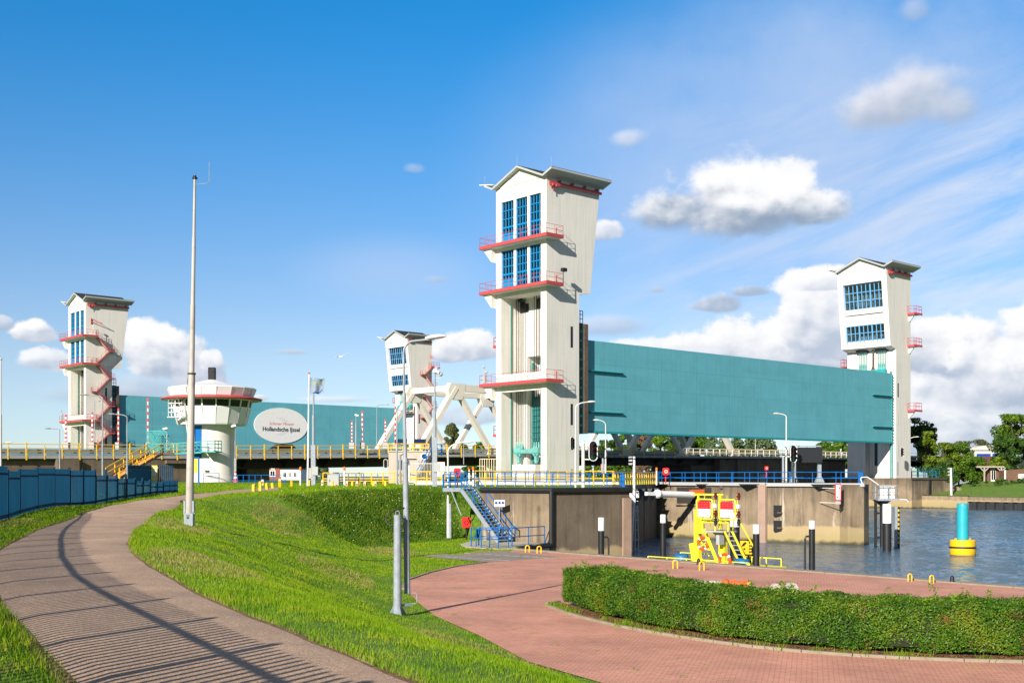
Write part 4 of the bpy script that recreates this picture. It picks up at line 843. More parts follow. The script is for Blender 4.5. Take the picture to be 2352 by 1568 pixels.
# ------------------------------------------------------------------ road bridge with truss span
BO = Vector((-54.88, 126.0, 0))
def e0(u): return float(np.interp(u, [-80,0,28,70,131,210], [1.8,2.2,2.47,3.2,3.57,3.6]))
def bw(u, v, e): return (u, v, e)                       # local: x along the bridge, y across, z height above eye
def bridge():
    t = thing('road_bridge', 'long road bridge with yellow railings and a cream truss span crossing the picture', 'bridge', (BO.x, BO.y, EYE), AB)
    us = list(np.arange(-60, 201, 6.0)); Wd = 12.0
    d = MB(); f = MB(); g = MB(); gd = MB(); rl = MB()
    for a, b in zip(us[:-1], us[1:]):
        za, zb = e0(a), e0(b); am, bmm = a, b
        d.hexa([(a,.3,za-.5),(b,.3,zb-.5),(b,Wd,zb-.5),(a,Wd,za-.5),(a,.3,za-.02),(b,.3,zb-.02),(b,Wd,zb-.02),(a,Wd,za-.02)])
        f.hexa([(a,.02,za-.32),(b,.02,zb-.32),(b,.3,zb-.32),(a,.3,za-.32),(a,.02,za),(b,.02,zb),(b,.3,zb),(a,.3,za)])
        if a >= 24 and b <= 135:
            for v in (2.2, 9.6): g.hexa([(a,v,za-1.6),(b,v,zb-1.6),(b,v+.4,zb-1.6),(a,v+.4,za-1.6),(a,v,za-.51),(b,v,zb-.51),(b,v+.4,zb-.51),(a,v+.4,za-.51)])
            g.prism([(.4,-.51),(2.2,-.51),(2.2,-1.5)], lambda v, z, s: (a+.15*s, v, za+z))
        for k in (.42, .66): gd.bar((a, .75, za+k), (b, .75, zb+k), .07, .30 if k < .5 else .22)
        for k, r in ((1.26, .045), (.85, .035), (.45, .035)):
            rl.tube((a, .1, za+k), (b, .1, zb+k), r, n=6, caps=False)
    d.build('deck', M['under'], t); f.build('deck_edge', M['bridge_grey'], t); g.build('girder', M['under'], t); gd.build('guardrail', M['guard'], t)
    rl.build('handrail', M['yellow'], t)
    p = MB(); p.box(-.05, -.02, -.42, .05, .1, .0); p.prism([(-.045,0),(.045,0),(.045,1.28),(-.045,1.28)], lambda a, z, s: (a, .02+.11*s, z)); me = None
    u = -44.0; k = 0
    while u < 112:
        if me is None: o = p.build('railing_post', M['yellow'], t); me = o
        else: o = me.copy(); COL.objects.link(o)
        o.location = (u, 0, e0(u)); o.scale = (1, 1, 1) if k % 3 else (1.5, 1.2, 1.12); u += 1.95 if u < 60 else 2.6; k += 1
    # fence of blue grey screens seen through the railing
    s = MB()
    for a in np.arange(-60, 110, 6.0): s.box(a+.03, 3.1, e0(a)-.0, a+5.97, 3.16, e0(a)+.75)
    s.build('parapet_screen', mat('blue_grey_parapet', (.22,.32,.38), .5, .12, .4), t)
    # white railing beyond the truss
    w = MB(); rails(w, [(112, .1, 3.55), (165, .1, 3.55)], 1.2, 1.8, .06, (.5,)); w.build('white_railing', M['whitep'], t)
    # truss: two planes of five panels
    tr = thing('bridge_truss', 'cream riveted steel truss rising above the bridge behind the centre tower', 'truss', tuple(BO+DU*56+Vector((0,0,EYE+3))), AB)
    def chord(mb, a, b, w=.75, h=.95): mb.bar(a, b, w, h, up=(0,0,1))
    lo = [56.2+14.4*i-56 for i in range(6)]; ht = 9.6
    for v in (.9, 10.9):
        zl = [e0(56+x)-3+.2 for x in lo]; top = [(x+7.2, v, e0(63)-3+ht) for x in lo[:-1]]
        c = MB()
        chord(c, top[0], top[-1], .8, 1.0); c.build('top_chord', M['truss'], tr)
        for i in range(5):
            for j in (i, i+1):
                q = MB(); q.bar((lo[j], v, zl[j]-.4), (top[i][0], v, top[i][2]), .62, 1.0 if (i == 0 and j == 0) or (i == 4 and j == 5) else .78, up=(0,1,0)); q.build('diagonal', M['truss'], tr)
        for x, _, z in top:
            c = MB(); c.prism([(x-1.6,z-.4),(x-1.0,z-1.7),(x+1.0,z-1.7),(x+1.6,z-.4),(x+1.6,z+.62),(x-1.1,z+.62)], lambda a, b, s: (a, v-.44+.88*s, b)); c.build('gusset_plate', M['truss'], tr)
        for x, z in zip(lo, zl):
            c = MB(); c.prism([(x-1.3,z-.3),(x+1.3,z-.3),(x+.9,z+.8),(x-.9,z+.8)], lambda a, b, s: (a, v-.42+.84*s, b)); c.build('gusset_plate', M['truss'], tr)
    for x, _, z in top:
        q = MB(); q.bar((x, 1.3, z), (x, 10.5, z), .7, .8); q.build('cross_strut', M['truss'], tr)
    for (x0, _, z0), (x1, _, z1), s in zip(top[:-1], top[1:], (0,1,0,1)):
        q = MB(); q.bar((x0, 1.3 if s else 10.5, z0), (x1, 10.5 if s else 1.3, z1), .3, .35); q.build('wind_brace', M['truss'], tr)
    # piers
    for u, w, lab in ((31, 3.2, 'broad dark pier under the bridge between the flag poles and the pale hut'), (118, 9, 'dark concrete pier under the bridge beyond the lock island')):
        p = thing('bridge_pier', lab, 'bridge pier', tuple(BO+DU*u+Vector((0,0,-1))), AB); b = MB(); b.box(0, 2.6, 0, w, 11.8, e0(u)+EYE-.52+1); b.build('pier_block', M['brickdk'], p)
    return t
bridge()

def abutments():
    t = thing('bridge_abutment', 'long brown concrete abutment wall below the bridge at left', 'abutment', tuple(BO+DU*-60+Vector((0,0,-2))), AB)
    h = lambda e: e+EYE+2
    b = MB(); b.box(0, .6, 0, 50, 11.5, h(1.55)); b.box(60, .6, 0, 78, 11.5, h(1.8)); b.box(50, .6, h(-.4), 60, 11.5, h(1.6)); b.box(66, -.5, 0, 68.4, .6, h(1.9)); b.box(50, 4, 0, 60, 11.5, h(-.4)); b.box(68.4, .1, 0, 85.5, .6, h(1.9)); b.box(78, .6, 0, 85.5, 11.4, h(1.9))
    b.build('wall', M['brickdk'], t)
    d = MB(); d.box(73.8, .0, 1.0, 75.6, .1, h(.3)); d.build('door', M['graycab'], t)
    d = MB(); d.box(82.3, -.03, 2.3, 83.6, .12, 3.3); o = d.build('window', M['glass'], t)
    f = MB()
    for i in range(4): f.box(82.3+i*.42-.03, -.08, 2.25, 82.33+i*.42+.03, -.03, 3.35)
    for j in range(3): f.box(82.25, -.09, 2.3+j*.48-.03, 83.65, -.08, 2.3+j*.48+.03)
    f.build('bars', M['brickdk'], o)
    f = MB(); f.box(78.8, -.4, h(1.5), 85.5, .1, h(1.88)); f.build('ledge', M['brickdk'], t)
    # right bank abutment
    t = thing('bridge_abutment', 'brown brick abutment with faded graffiti at the right end of the bridge', 'abutment', tuple(BO+DU*124+Vector((0,0,-2))), AB)
    b = MB(); b.box(0, .9, 0, 40, 11, h(3.0)); b.box(4.5, .4, 0, 17, .9, h(3.1)); b.build('wall', M['brickdk'], t)
    d = MB(); d.box(11, .3, 2.2, 12.6, .41, h(.4)); d.build('graffiti_patch', mat('faded_graffiti', (.42,.36,.28), .9, .3, .8, dark=((.13,.20,.18), .8, .55, .8)), t)
    for i, x in enumerate((18.2, 20.6)): d = MB(); d.box(x, .8, 2, x+1, .91, h(.9)); d.build('door', M['graycab'], t)
abutments()

# ------------------------------------------------------------------ control tower with gangway
def control_tower():
    Z = 130.0; c = at(487, HY, Z); zb = EYE-.62
    t = thing('control_tower', 'round white control tower with flared panelled cabin and red brim', 'control tower', (c.x, c.y, zb), 0)
    h = lambda e: e+EYE-zb
    b = MB(); b.lathe([(2.62,-.5),(2.58,.55),(2.5,.7),(2.47,h(5.7))], 48); b.build('column', M['whitep'] if False else mat('control_tower_column', (.72,.69,.64), .8, .06, .5, streak=.1), t, smooth=30)
    N = 18
    b = MB(); b.lathe([(2.45,h(5.62)),(3.70,h(5.62)),(3.76,h(5.75)),(4.18,h(7.45)),(4.1,h(7.5)),(3.9,h(7.5))], N); lo = b.build('cabin_wall', M['whitecab'], t)
    b = MB(); b.lathe([(4.05,h(7.4)),(4.28,h(8.4))], N, cap=False); g = b.build('window_band', M['glass'], t)
    f = MB()
    for i in range(N):
        a = 2*math.pi*(i+.5)/N; ca, sa = math.cos(a), math.sin(a)
        f.bar((4.1*ca,4.1*sa,h(7.4)), (4.33*ca,4.33*sa,h(8.4)), .14, .14, up=(sa,-ca,0))
    for r, e in ((4.14, 7.5), (4.3, 8.33)):
        ring = [(r*math.cos(2*math.pi*(i+.5)/N), r*math.sin(2*math.pi*(i+.5)/N), h(e)) for i in range(N)]
        for i in range(N): f.bar(ring[i], ring[(i+1) % N], .1, .1)
    f.build('window_frame', M['whitecab'], g)
    for i in range(N):
        s = MB(); a = 2*math.pi*(i+.5)/N; ca, sa = math.cos(a), math.sin(a); s.bar((3.75*ca,3.75*sa,h(5.76)), (4.19*ca,4.19*sa,h(7.44)), .035, .05, up=(sa,-ca,0)); s.build('panel_joint', M['graycab'], lo)
    b = MB(); b.lathe([(4.0,h(8.42)),(5.35,h(8.34)),(5.45,h(8.40)),(5.45,h(8.52)),(4.35,h(8.78))], 48); b.build('brim', M['red'], t, smooth=40)
    b = MB(); b.lathe([(4.0,h(8.42)-.02),(5.33,h(8.34)-.02)], 48, cap=False); b.build('brim_soffit', M['panel_grey'], t)
    b = MB(); b.lathe([(4.3,h(8.62)),(4.44,h(8.66)),(4.80,h(9.62)),(4.72,h(9.7)),(2.3,h(10.15)),(.55,h(10.62)),(.3,h(10.66))], N); u = b.build('roof', M['whitecab'], t)
    for i in range(N):
        s = MB(); a = 2*math.pi*(i+.5)/N; ca, sa = math.cos(a), math.sin(a); s.bar((4.45*ca,4.45*sa,h(8.72)), (4.81*ca,4.81*sa,h(9.6)), .035, .05, up=(sa,-ca,0)); s.build('panel_joint', M['graycab'], u)
    b = MB(); b.box(-.35,-.35,h(10.5),.35,.35,h(12.0)); b.box(-.37,-.37,h(11.45),.37,.37,h(11.55)); b.build('chimney', M['roof_dark'], t)
    b = MB(); b.tube((-2.4,-1,h(10)),(-2.4,-1,h(12.5)),.025); b.build('aerial', M['galv'], t)
    # door, gangway platform, hanging maintenance cage
    a = math.radians(-112); d = Vector((math.cos(a), math.sin(a), 0)); n = Vector((-d.y, d.x, 0))
    b = MB(); p = d*2.43; b.bar(p+Vector((0,0,h(2.0))), p+Vector((0,0,h(5.5))), .9, .14, up=tuple(d)); b.build('door', M['railblue'], t)
    b = MB(); b.tube(d*3.2+n*-.5+Vector((0,0,h(2.2))), d*4.3+n*-.5+Vector((0,0,h(8.2))), .06); rails(b, [d*3.9-n*2.4+Vector((0,0,h(6.4))), d*4.55-n*2.3+Vector((0,0,h(6.4))), d*4.6-n*.5+Vector((0,0,h(6.4))), d*4.2-n*.4+Vector((0,0,h(6.4)))], 1.9, .9, .045, (.25,.5,.75)); b.bar(d*4.3-n*2.4+Vector((0,0,h(6.35))), d*4.3-n*.4+Vector((0,0,h(6.35))), .7, .08)
    b.build('maintenance_cage', M['whitep'], t)
    b = MB(); b.box(-.1,-2.62,h(.45),.3,-2.44,h(.65)); b.build('wall_lamp', M['blackrub'], t)
    # gangway: from the top of the yellow stair to the door
    p0 = Vector((at(363, HY, 131).x-c.x, 131-Z-3.2, h(2.25))); p1 = d*2.9+Vector((.9,-.3,h(2.55)))
    G = thing('gangway', 'turquoise steel footbridge leading from the yellow stair to the control tower door', 'footbridge', (c.x, c.y, zb))
    ax = (p1-p0).normalized(); sd_ = Vector((-ax.y, ax.x, 0)).normalized()*.55; L = (p1-p0).length
    b = MB(); b.bar(p0, p1, 1.2, .16); q = p1+ax*.9; b.build('deck', M['teal2'], G)
    for s in (-1, 1):
        b = MB(); o = sd_*s; nseg = 6
        for k in (0.05, 1.15): b.bar(p0+o+Vector((0,0,k)), p1+o+Vector((0,0,k)), .07)
        for i in range(nseg+1):
            q = p0+ax*L*i/nseg+o; b.bar(q, q+Vector((0,0,1.15)), .06)
            if i < nseg: q2 = p0+ax*L*(i+1)/nseg+o; b.bar(q+Vector((0,0,1.15 if i % 2 else .05)), q2+Vector((0,0,.05 if i % 2 else 1.15)), .05)
        for k in (.45,.8): b.bar(p0+o+Vector((0,0,k)), p1+o+Vector((0,0,k)), .035)
        b.build('truss_side', M['teal2'], G)
    b = MB(); z2 = Vector((0,0,2.6))
    for s in (-1, 1):
        o = p0+sd_*s; q = o+ax*2.2
        b.bar(o, o+z2, .08); b.bar(o+z2, o+ax*1.6+z2, .08); b.bar(o+ax*1.6+z2, o+ax*2.6+Vector((0,0,1.1)), .07); b.bar(o+z2, o+ax*1.6, .05); b.bar(o, o+ax*1.6+z2, .05); b.bar(o+ax*1.6, o+ax*1.6+z2, .06)
    b.bar(p0-sd_+z2, p0+sd_+z2, .08); b.build('gate_frame', M['teal2'], G)
    b = MB()
    for s in (-1, 1):
        o = p0+sd_*s
        for i in range(1, 15): b.bar(o+ax*(.1*i)+Vector((0,0,.1)), o+ax*(.1*i)+Vector((0,0,2.55)), .032)
        for i in range(1, 16): b.bar(o+Vector((0,0,.16*i)), o+ax*1.55+Vector((0,0,.16*i)), .032)
    b.build('gate_mesh', M['teal2'], G)
    rr = MB(); e1 = p1+ax*.2; rails(rr, [e1-sd_*2.2, e1-sd_*2.2+ax*1.6, e1+sd_*1.2+ax*1.6], 1.15, .8, .045, (.35,.7)); rr.bar(e1+ax*.8-sd_*2.2, e1+ax*.8+sd_*1.4, 1.7, .14); rr.build('landing', M['teal2'], G)
    # yellow stair
    Y = thing('steel_stair', 'yellow steel stair climbing from the grass up to the bridge at left', 'stairs', tuple(at(300, HY, 124)))
    L0 = Vector(Y.location); a0 = at(262, 1097, 119)-L0; a1 = at(357, 1042, 127.5)-L0; sd2 = Vector((-(a1-a0).y, (a1-a0).x, 0)).normalized()
    b = MB()
    for s in (-.7, .7): b.bar(a0+sd2*s, a1+sd2*s, .1, .28)
    b.build('stringer', M['wallbrown'], Y)
    tr = MB(); k = 17
    for i in range(k): q = a0+(a1-a0)*(i+.5)/k; tr.bar(q-sd2*.68, q+sd2*.68, .34, .18)
    tr.build('treads', mat('ochre_treads', (.55,.22,.03), .7, .25, 4), Y)
    for s in (-.75, .75):
        r = MB(); rails(r, [a0+sd2*s-(a1-a0).normalized()*.3, a1+sd2*s, a1+sd2*s+Vector((1.1,.6,0))], 1.1, 2.0, .055, (.5,)); r.build('handrail', M['yellow'], Y)
    b = MB(); pl = a1+Vector((.9,.4,0)); b.cbox(pl, 2.6, 2.4, .2); b.build('landing', M['wallbrown'], Y)
control_tower()

# ------------------------------------------------------------------ blue palisade fence
FL = [(-2.1,3.2),(-3.8,6.2),(-4.9,8.3),(-6.4,11),(-7.9,13.8),(-9.1,16.2),(-11.1,20.8),(-13.6,27.3),(-16.5,35.5),(-19,43.7),(-20.5,48.8),(-21.8,55),(-22.6,60),(-22.5,64),(-22.2,68),(-21.7,73.5),(-21.85,77)]
def fence_pt(px):
    r = (px-CX)/F
    for a, b in zip(FL[8:-1], FL[9:]):
        fa = a[0]-r*a[1]; fb = b[0]-r*b[1]
        if fa*fb <= 0: s = fa/(fa-fb); return (a[0]+(b[0]-a[0])*s, a[1]+(b[1]-a[1])*s)
def palisade():
    t = thing('palisade_fence', 'long dark blue palisade fence curving along the left of the cycle path', 'fence', (FL[9][0], FL[9][1], 0)); off = Vector(t.location)
    near = resample(FL[:10], 19); posts = [tuple(p) for p in near[:-1]]+[fence_pt(44*1.0*0+16.5)]
    for x in (120,232,338,433,518,596,665,732,790,846,893,940,981,1022,1060,1092,1110,1127): 
        p = fence_pt(x*.3662)
        if p: posts.append(p)
    def top(p):
        px = CX+F*p[0]/p[1]
        if p[1] < 44: return H(*p)+2.0
        for lim, e in ((219, None), (268.5, 1.69), (310.3, 1.50), (345, 1.37), (380, 1.27), (999, 1.33)):
            if px <= lim: return H(*p)+1.82-.0*px if e is None else e
    for i, p in enumerate(posts):
        tz = max(top(p), top(posts[i-1]) if i and posts[i-1][1] > 44 else -9); b = MB(); b.cbox((p[0], p[1], (tz+.12+H(*p)-.3)/2), .10, .10, tz+.12-H(*p)+.3); rel(b, off).build('post', M['fence'], t)
    for a, c in zip(posts[:-1], posts[1:]):
        a = Vector((*a, 0)); c = Vector((*c, 0)); d = c-a; L = d.length; dn = d.normalized(); mid = (a+c)/2; tz = top((mid.x, mid.y)); b = MB(); n = max(2, int(L/.17)); sdv = Vector((-dn.y, dn.x, 0))
        ga, gc = H(a.x, a.y), H(c.x, c.y)
        for i in range(1, n):
            q = a+d*i/n; g = ga+(gc-ga)*i/n; b.bar(q+Vector((0,0,g+.02)), q+Vector((0,0,tz+.06)), .034, .055, up=tuple(sdv))
        hi = tz-.22
        b.bar(a+Vector((0,0,hi)), c+Vector((0,0,hi)), .035, .06); b.bar(a+Vector((0,0,ga+.18)), c+Vector((0,0,gc+.18)), .05, .10)
        rel(b, off).build('panel', M['fence'], t)
palisade()
def palisade2():
    p0, p1, p2, p3 = (Vector((*at(x, HY, z)[:2], EYE-.7)) for x, z in ((290,112),(347,117.5),(363.5,117.5),(396,117.5)))
    t = thing('palisade_fence', 'short dark teal fence below the yellow stair with a pale yellow gate leaf', 'fence', tuple(p1)); o = p1.copy()
    for nm, a, b, m in (('panel', p0, p1, M['fence']), ('gate_leaf', p1, p2, mat('pale_yellow_paint', (.70,.66,.20), .6, .1, 2)), ('panel', p2, p3, M['fence'])):
        q = MB(); n = int((b-a).length/(.12 if nm == 'gate_leaf' else .19)); d = (b-a); s = Vector((-d.y, d.x, 0)).normalized()
        for i in range(n+1): x = a+d*i/n-o; q.bar(x, x+Vector((0,0,1.78)), .10, .06, up=tuple(s))
        for k in (.25, 1.55): q.bar(a-o+Vector((0,0,k)), b-o+Vector((0,0,k)), .07)
        q.build(nm, m, t)
    q = MB(); a = p1+(p2-p1)*.45-o; q.cbox(a+Vector((0,-.08,1.0)), .5, .02, .6); q.build('notice', M['whitep'], t)
palisade2()

# ------------------------------------------------------------------ lock walls, island, leaf
def walls():
    t = thing('lock_wall', 'sunlit old concrete lock wall beside the blue stairs with a black edge', 'lock wall', (*WB, WATER-1)); o = Vector(t.location); zt = .86
    b = MB(); mid = (zt+WATER-1)/2; hh = zt-WATER+1
    A_, B_, C_ = (Vector((*p, 0)) for p in (WA, WB, WC))
    def slab(a, c, th, z0, z1):
        d = (c-a).normalized(); n = Vector((-d.y, d.x, 0))
        return [a+Vector((0,0,z0)), c+Vector((0,0,z0)), c+n*th+Vector((0,0,z0)), a+n*th+Vector((0,0,z0)), a+Vector((0,0,z1)), c+Vector((0,0,z1)), c+n*th+Vector((0,0,z1)), a+n*th+Vector((0,0,z1))]
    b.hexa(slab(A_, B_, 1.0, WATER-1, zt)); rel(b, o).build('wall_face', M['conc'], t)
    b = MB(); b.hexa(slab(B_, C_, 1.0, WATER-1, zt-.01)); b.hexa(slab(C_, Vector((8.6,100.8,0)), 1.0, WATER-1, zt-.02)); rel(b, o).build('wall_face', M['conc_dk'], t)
    b = MB(); up = Vector((0,0,zt+.0))
    b.path([A_+up+Vector((-.02,-.1,0)), B_+up+Vector((0,-.13,0)), C_+up+Vector((.05,-.12,0)), Vector((8.7,100.6,zt))], .16, 8); b.tube(B_+Vector((.0,-.12,zt)), B_+Vector((0,-.12,QUAY-.05)), .14); b.tube(B_+Vector((0,-.1,QUAY-.05)), B_+Vector((-2.0,-1.9,QUAY-.1)), .14)
    rel(b, o).build('black_edge', M['black'], t)
    b = MB(); b.hexa(slab(Vector((6.75,72.0,0)), Vector((7.28,72.36,0)), -.12, WATER-1, zt-.5)); rel(b, o).build('stone_quoin', mat('pinkish_quoin', (.34,.23,.18), .9, .15, 1, bump=.2), t)
    # lower landing with curved concrete edge
    t = thing('concrete_landing', 'low concrete landing with curved edge at the foot of the blue stairs', 'landing', (-.5, 68.5, QUAY)); o = Vector(t.location)
    pts = [(-2.6,71.0),(-3.0,68.3),(-2.6,65.9),(-1.6,64.6),(-.6,63.9),(.25,64.0),(.2,66.4),(1.2,68.2),(2.2,69.3),(-1.9,72.2)]
    b = MB(); b.prism(pts, lambda x, y, s: (x, y, QUAY-1.9+1.96*s)); rel(b, o).build('slab', M['conc_lt'], t)
    b = MB(); b.path([(.3,64.1,QUAY-.1),(.2,66.2,QUAY-.1),(.9,67.8,QUAY-.1),(2.25,69.2,QUAY-.1)], .12, 6); rel(b, o).build('black_edge', M['black'], t)
    # island
    t = thing('lock_island_wall', 'long stained concrete wall of the lock island, blue railing on its top', 'lock wall', (*TIP0, WATER-1)); o = Vector(t.location); zt = 1.0
    L0, T0, T1, BK = (Vector((*p, 0)) for p in (LEAF1, TIP0, TIP1, (19.5, 152)))
    b = MB(); n0 = LEAF1+(0,)
    b.hexa(slab(L0+Vector((.9,1.9,0)) if False else L0, T0, 1.5, WATER-1, zt)); rel(b, o).build('wall_face', M['conc'], t)
    b = MB(); b.hexa(slab(T0, T1, 1.5, WATER-1, zt-.012)); b.hexa(slab(T1, BK, 1.5, WATER-1, zt-.02)); rel(b, o).build('wall_face', M['conc'], t)
    b = MB(); b.bar(L0+Vector((-.05,-.08,zt-.02)), T0+Vector((-.05,-.08,zt-.02)), .35, .3); b.bar(T0+Vector((-.03,-.08,zt-.05)), T1+Vector((.05,-.1,zt-.05)), .36, .3); rel(b, o).build('coping', M['graycab'], t)
    b = MB(); d = (T1-T0).normalized(); b.hexa(slab(T0-Vector((.5,-.55,0)), T0+d*.02-Vector((0,.1,0)), -.25, 1.0-6.0, .95)); rel(b, o).build('pilaster', mat('pink_pilaster', (.36,.25,.20), .9, .12, 1, bump=.2), t)
    for f_, e in ((.32, -3.15), (.32, -4.5)):
        p = T0+(T1-T0)*.13+Vector((0,-.03,EYE+e+.1)); b = MB(); b.cbox(p, .9, .25, .95); q = rel(b, o).build('mooring_recess', M['black'], t); b = MB(); b.tube(p+Vector((-.2,-.16,-.2)), p+Vector((.25,-.16,-.2)), .1); rel(b, o).build('mooring_pin', M['brown_wood'], q)
    for fx, e in ((.62, -.95), (.62, -3.55)):
        p = L0+(T0-L0)*fx+Vector((-.02,-.03,EYE+e)); b = MB(); b.cbox(p, .45, .2, .45); rel(b, o).build('mark_recess', M['conc_dk'], t)
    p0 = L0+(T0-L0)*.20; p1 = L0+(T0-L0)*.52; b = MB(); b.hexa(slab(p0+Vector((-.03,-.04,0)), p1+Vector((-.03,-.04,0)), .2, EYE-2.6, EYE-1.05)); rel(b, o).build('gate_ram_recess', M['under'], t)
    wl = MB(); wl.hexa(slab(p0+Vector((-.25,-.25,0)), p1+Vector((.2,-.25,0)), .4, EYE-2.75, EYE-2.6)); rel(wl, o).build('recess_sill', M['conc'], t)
    # mitre leaf of the lock gate with its walkway
    t = thing('lock_gate_leaf', 'dark steel lock gate leaf standing between the two concrete lock walls', 'lock gate', (*LEAF0, WATER-1)); o = Vector(t.location)
    A_, B_ = Vector((8.6,100.2,0)), Vector((*LEAF1, 0))
    b = MB(); b.hexa(slab(A_, B_-Vector((0,.4,0)), 1.2, WATER-1, .9)); rel(b, o).build('leaf_plate', mat('lock_gate_steel', (.10,.115,.13), .7, .2, .6, streak=.4, dirt=.3), t)
    b = MB(); d = (B_-A_)
    for i in range(1, 6): q = A_+d*i/6; b.bar(q+Vector((.02,-.06,WATER)), q+Vector((.02,-.06,.5)), .25, .2, up=tuple(d)); b.hexa([q+Vector((x_,y_,z_)) for z_ in (-.6,.55) for (x_, y_) in ((.0,-.1),(.4*(z_+.6),-.1-.5*(z_+.6)),(.3+.4*(z_+.6),-.1-.5*(z_+.6)),(.3,-.1))])
    rel(b, o).build('leaf_rib', mat('lock_gate_ribs', (.12,.135,.15), .7, .2, .6), t)
    b = MB(); rails(b, [A_+Vector((0,0,.95)), B_+Vector((0,-.4,.95))], 1.1, .8, .04, (.5,)); rel(b, o).build('walkway_railing', M['yellow'], t)
walls()

def pile_ladder():
    Z = 92; p = at(1455, HY, Z); t = thing('gauge_pole', 'slender white pole with ladder standing before the dark lock gate', 'pole', (p.x, p.y, WATER-1)); z = lambda y: zat(y, Z)-(WATER-1)
    b = MB(); b.tube((-.25,0,0), (0,0,z(1142)), .13); b.tube((.05,0,z(1150)), (.05,0,z(1048)), .10); b.build('pole_shaft', M['pile_white'], t)
    b = MB(); b.tube((.1,-.1,.8), (.2,-.1,z(1160)), .03); b.tube((.4,-.1,.8), (.3,-.1,z(1160)), .03)
    for k in range(7): b.tube((.1,-.1,1.2+k*.75), (.4,-.1,1.2+k*.75), .025)
    b.build('ladder', M['pile_white'], t)
    b = MB(); b.cbox((0,0,z(1137)), .8, .5, .35); b.cbox((-.1,0,z(1150)), .5, .4, .5); b.build('bracket', M['pile_white'], t)
    for k, y in enumerate((1050, 1057, 1065)): b = MB(); b.cbox((-.25,-.1,z(y)), .28, .3, .14); b.build('small_lamp', M['graycab'], t)
    # gate ram
    a = at(1484, 1133, 106); b_ = at(1592, 1136, 110); t = thing('gate_ram', 'white hydraulic ram reaching across to the lock island wall', 'hydraulic ram', tuple(a)); o = a.copy()
    b = MB(); b.tube(Vector((.0,0,0))+(b_-a)*.28, b_-a, .30, n=14); b.build('cylinder', M['pile_white'], t, smooth=40); b = MB(); b.bar((0,0,0), (b_-a)*.3, .34, .32); b.sphere((b_-a)*.24, .42, 10, 6); b.build('clevis', M['pile_white'], t)
    b = MB(); q = b_-a; b.bar(q+Vector((-.3,0,.25)), q+Vector((3.2,.8,.35)), .5, .45); b.build('actuator', M['orange'], t)
pile_ladder()
# ------------------------------------------------------------------ lamp posts and masts
def curve(p, q, n=7):
    """quarter bend from vertical at p to level at q"""
    p = Vector(p); q = Vector(q); return [Vector((p.x+(q.x-p.x)*(1-math.cos(a)), p.y+(q.y-p.y)*(1-math.cos(a)), p.z+(q.z-p.z)*math.sin(a))) for a in [math.pi/2*i/n for i in range(n+1)]]
def head(mb, p, d, L=.75, w=.3, hgt=.17):
    """lamp head: flattened tapering shell starting at p and pointing along d"""
    p = Vector(p); d = Vector(d).normalized(); s = d.cross(Vector((0,0,1))).normalized(); u = s.cross(d)
    secs = [(0,.25,.4),(.12,.5,.7),(.35,.95,1),(.6,1,1),(.85,.8,.75),(1,.3,.3)]; vs = []; n = 10
    for t, a, b in secs:
        for i in range(n):
            th = 2*math.pi*i/n; y = math.sin(th); vs.append(p+d*L*t+s*math.cos(th)*w/2*a+u*(y*hgt*.5*b if y > 0 else y*hgt*.3*b))
    fs = [(j*n+i, j*n+(i+1) % n, (j+1)*n+(i+1) % n, (j+1)*n+i) for j in range(len(secs)-1) for i in range(n)]+[tuple(range(n-1,-1,-1)), tuple(range((len(secs)-1)*n, len(secs)*n))]
    mb.add(vs, fs)
GRP = 'street lamps around the lock and bridge'
def lamp(label, px, ytop, ybase, Z, hx0, hx1, hy, r=.07, m='galv', hinge=None, headm='graycab', bend=.6):
    b = at(px, ybase, Z); t = thing('street_lamp', label, 'street lamp', tuple(b), 0, GRP); hgt = (ybase-ytop)*Z/F
    x0 = (hx0-px)*Z/F; x1 = (hx1-px)*Z/F; zh = (ybase-hy)*Z/F; s = 1 if x1 > 0 else -1
    p = MB(); p.tube((0,0,0), (0,0,hgt*.45), r, r*.95); p.tube((0,0,hgt*.45), (0,0,hgt-.0), r*.72, r*.6)
    p.path(curve((0,0,hgt-.02), (x0+.08*s,0,zh)), r*.55, 8); p.build('pole', M[m], t, smooth=40)
    h_ = MB(); head(h_, (x0,0,zh), (s,0,.03), abs(x1-x0), max(.28, abs(x1-x0)*.36), .2); h_.build('lamp_head', M[headm], t, smooth=50)
    if hinge:
        hp = at(hinge[0], ybase, Z)-b; q = MB(); q.tube(hp, hp+Vector((0,0,(ybase-hinge[1])*Z/F)), r*1.3, n=10); q.build('hinge_post', M['galv'], t, smooth=40)
        q = MB(); zt = (ybase-hinge[1])*Z/F; q.path([(hp.x*.5,-.05,zt+.9),(hp.x+.25,-.05,zt+.8),(hp.x+.4,-.05,zt+.4),(hp.x+.25,-.05,zt+.05),(hp.x,-.05,zt-.1)], .04, 6); q.build('cable_loop', M['blackrub'], t)
    return t
lamp('grey street lamp with long flat dark head, left of the far left tower', 137, 986, 1094, 116, 118, 103, 984, .075, headm='machine')
lamp('tall street lamp arching left in front of the far left tower', 235.6, 914, 1099, 112, 205, 182, 907, .09, headm='machine')
lamp('street lamp arching left just before the yellow stair, flat head', 292, 958, 1101, 110, 266, 248, 951, .08, headm='machine')
lamp('thin dull lamp post on the bridge at the foot of the far left tower', 217.5, 924, 1020, 141, 222, 231, 921, .06)
lamp('street lamp on the bridge against the turquoise left gate, arm to the right', 865.5, 932, 1022, 165, 884, 894, 929, .075)
lamp('lamp post with yellowish head just left of the near tall lamp, arm to the right', 912, 936, 1112, 98, 932, 951, 945, .08, hinge=(919, 1044), headm='panel_grey')
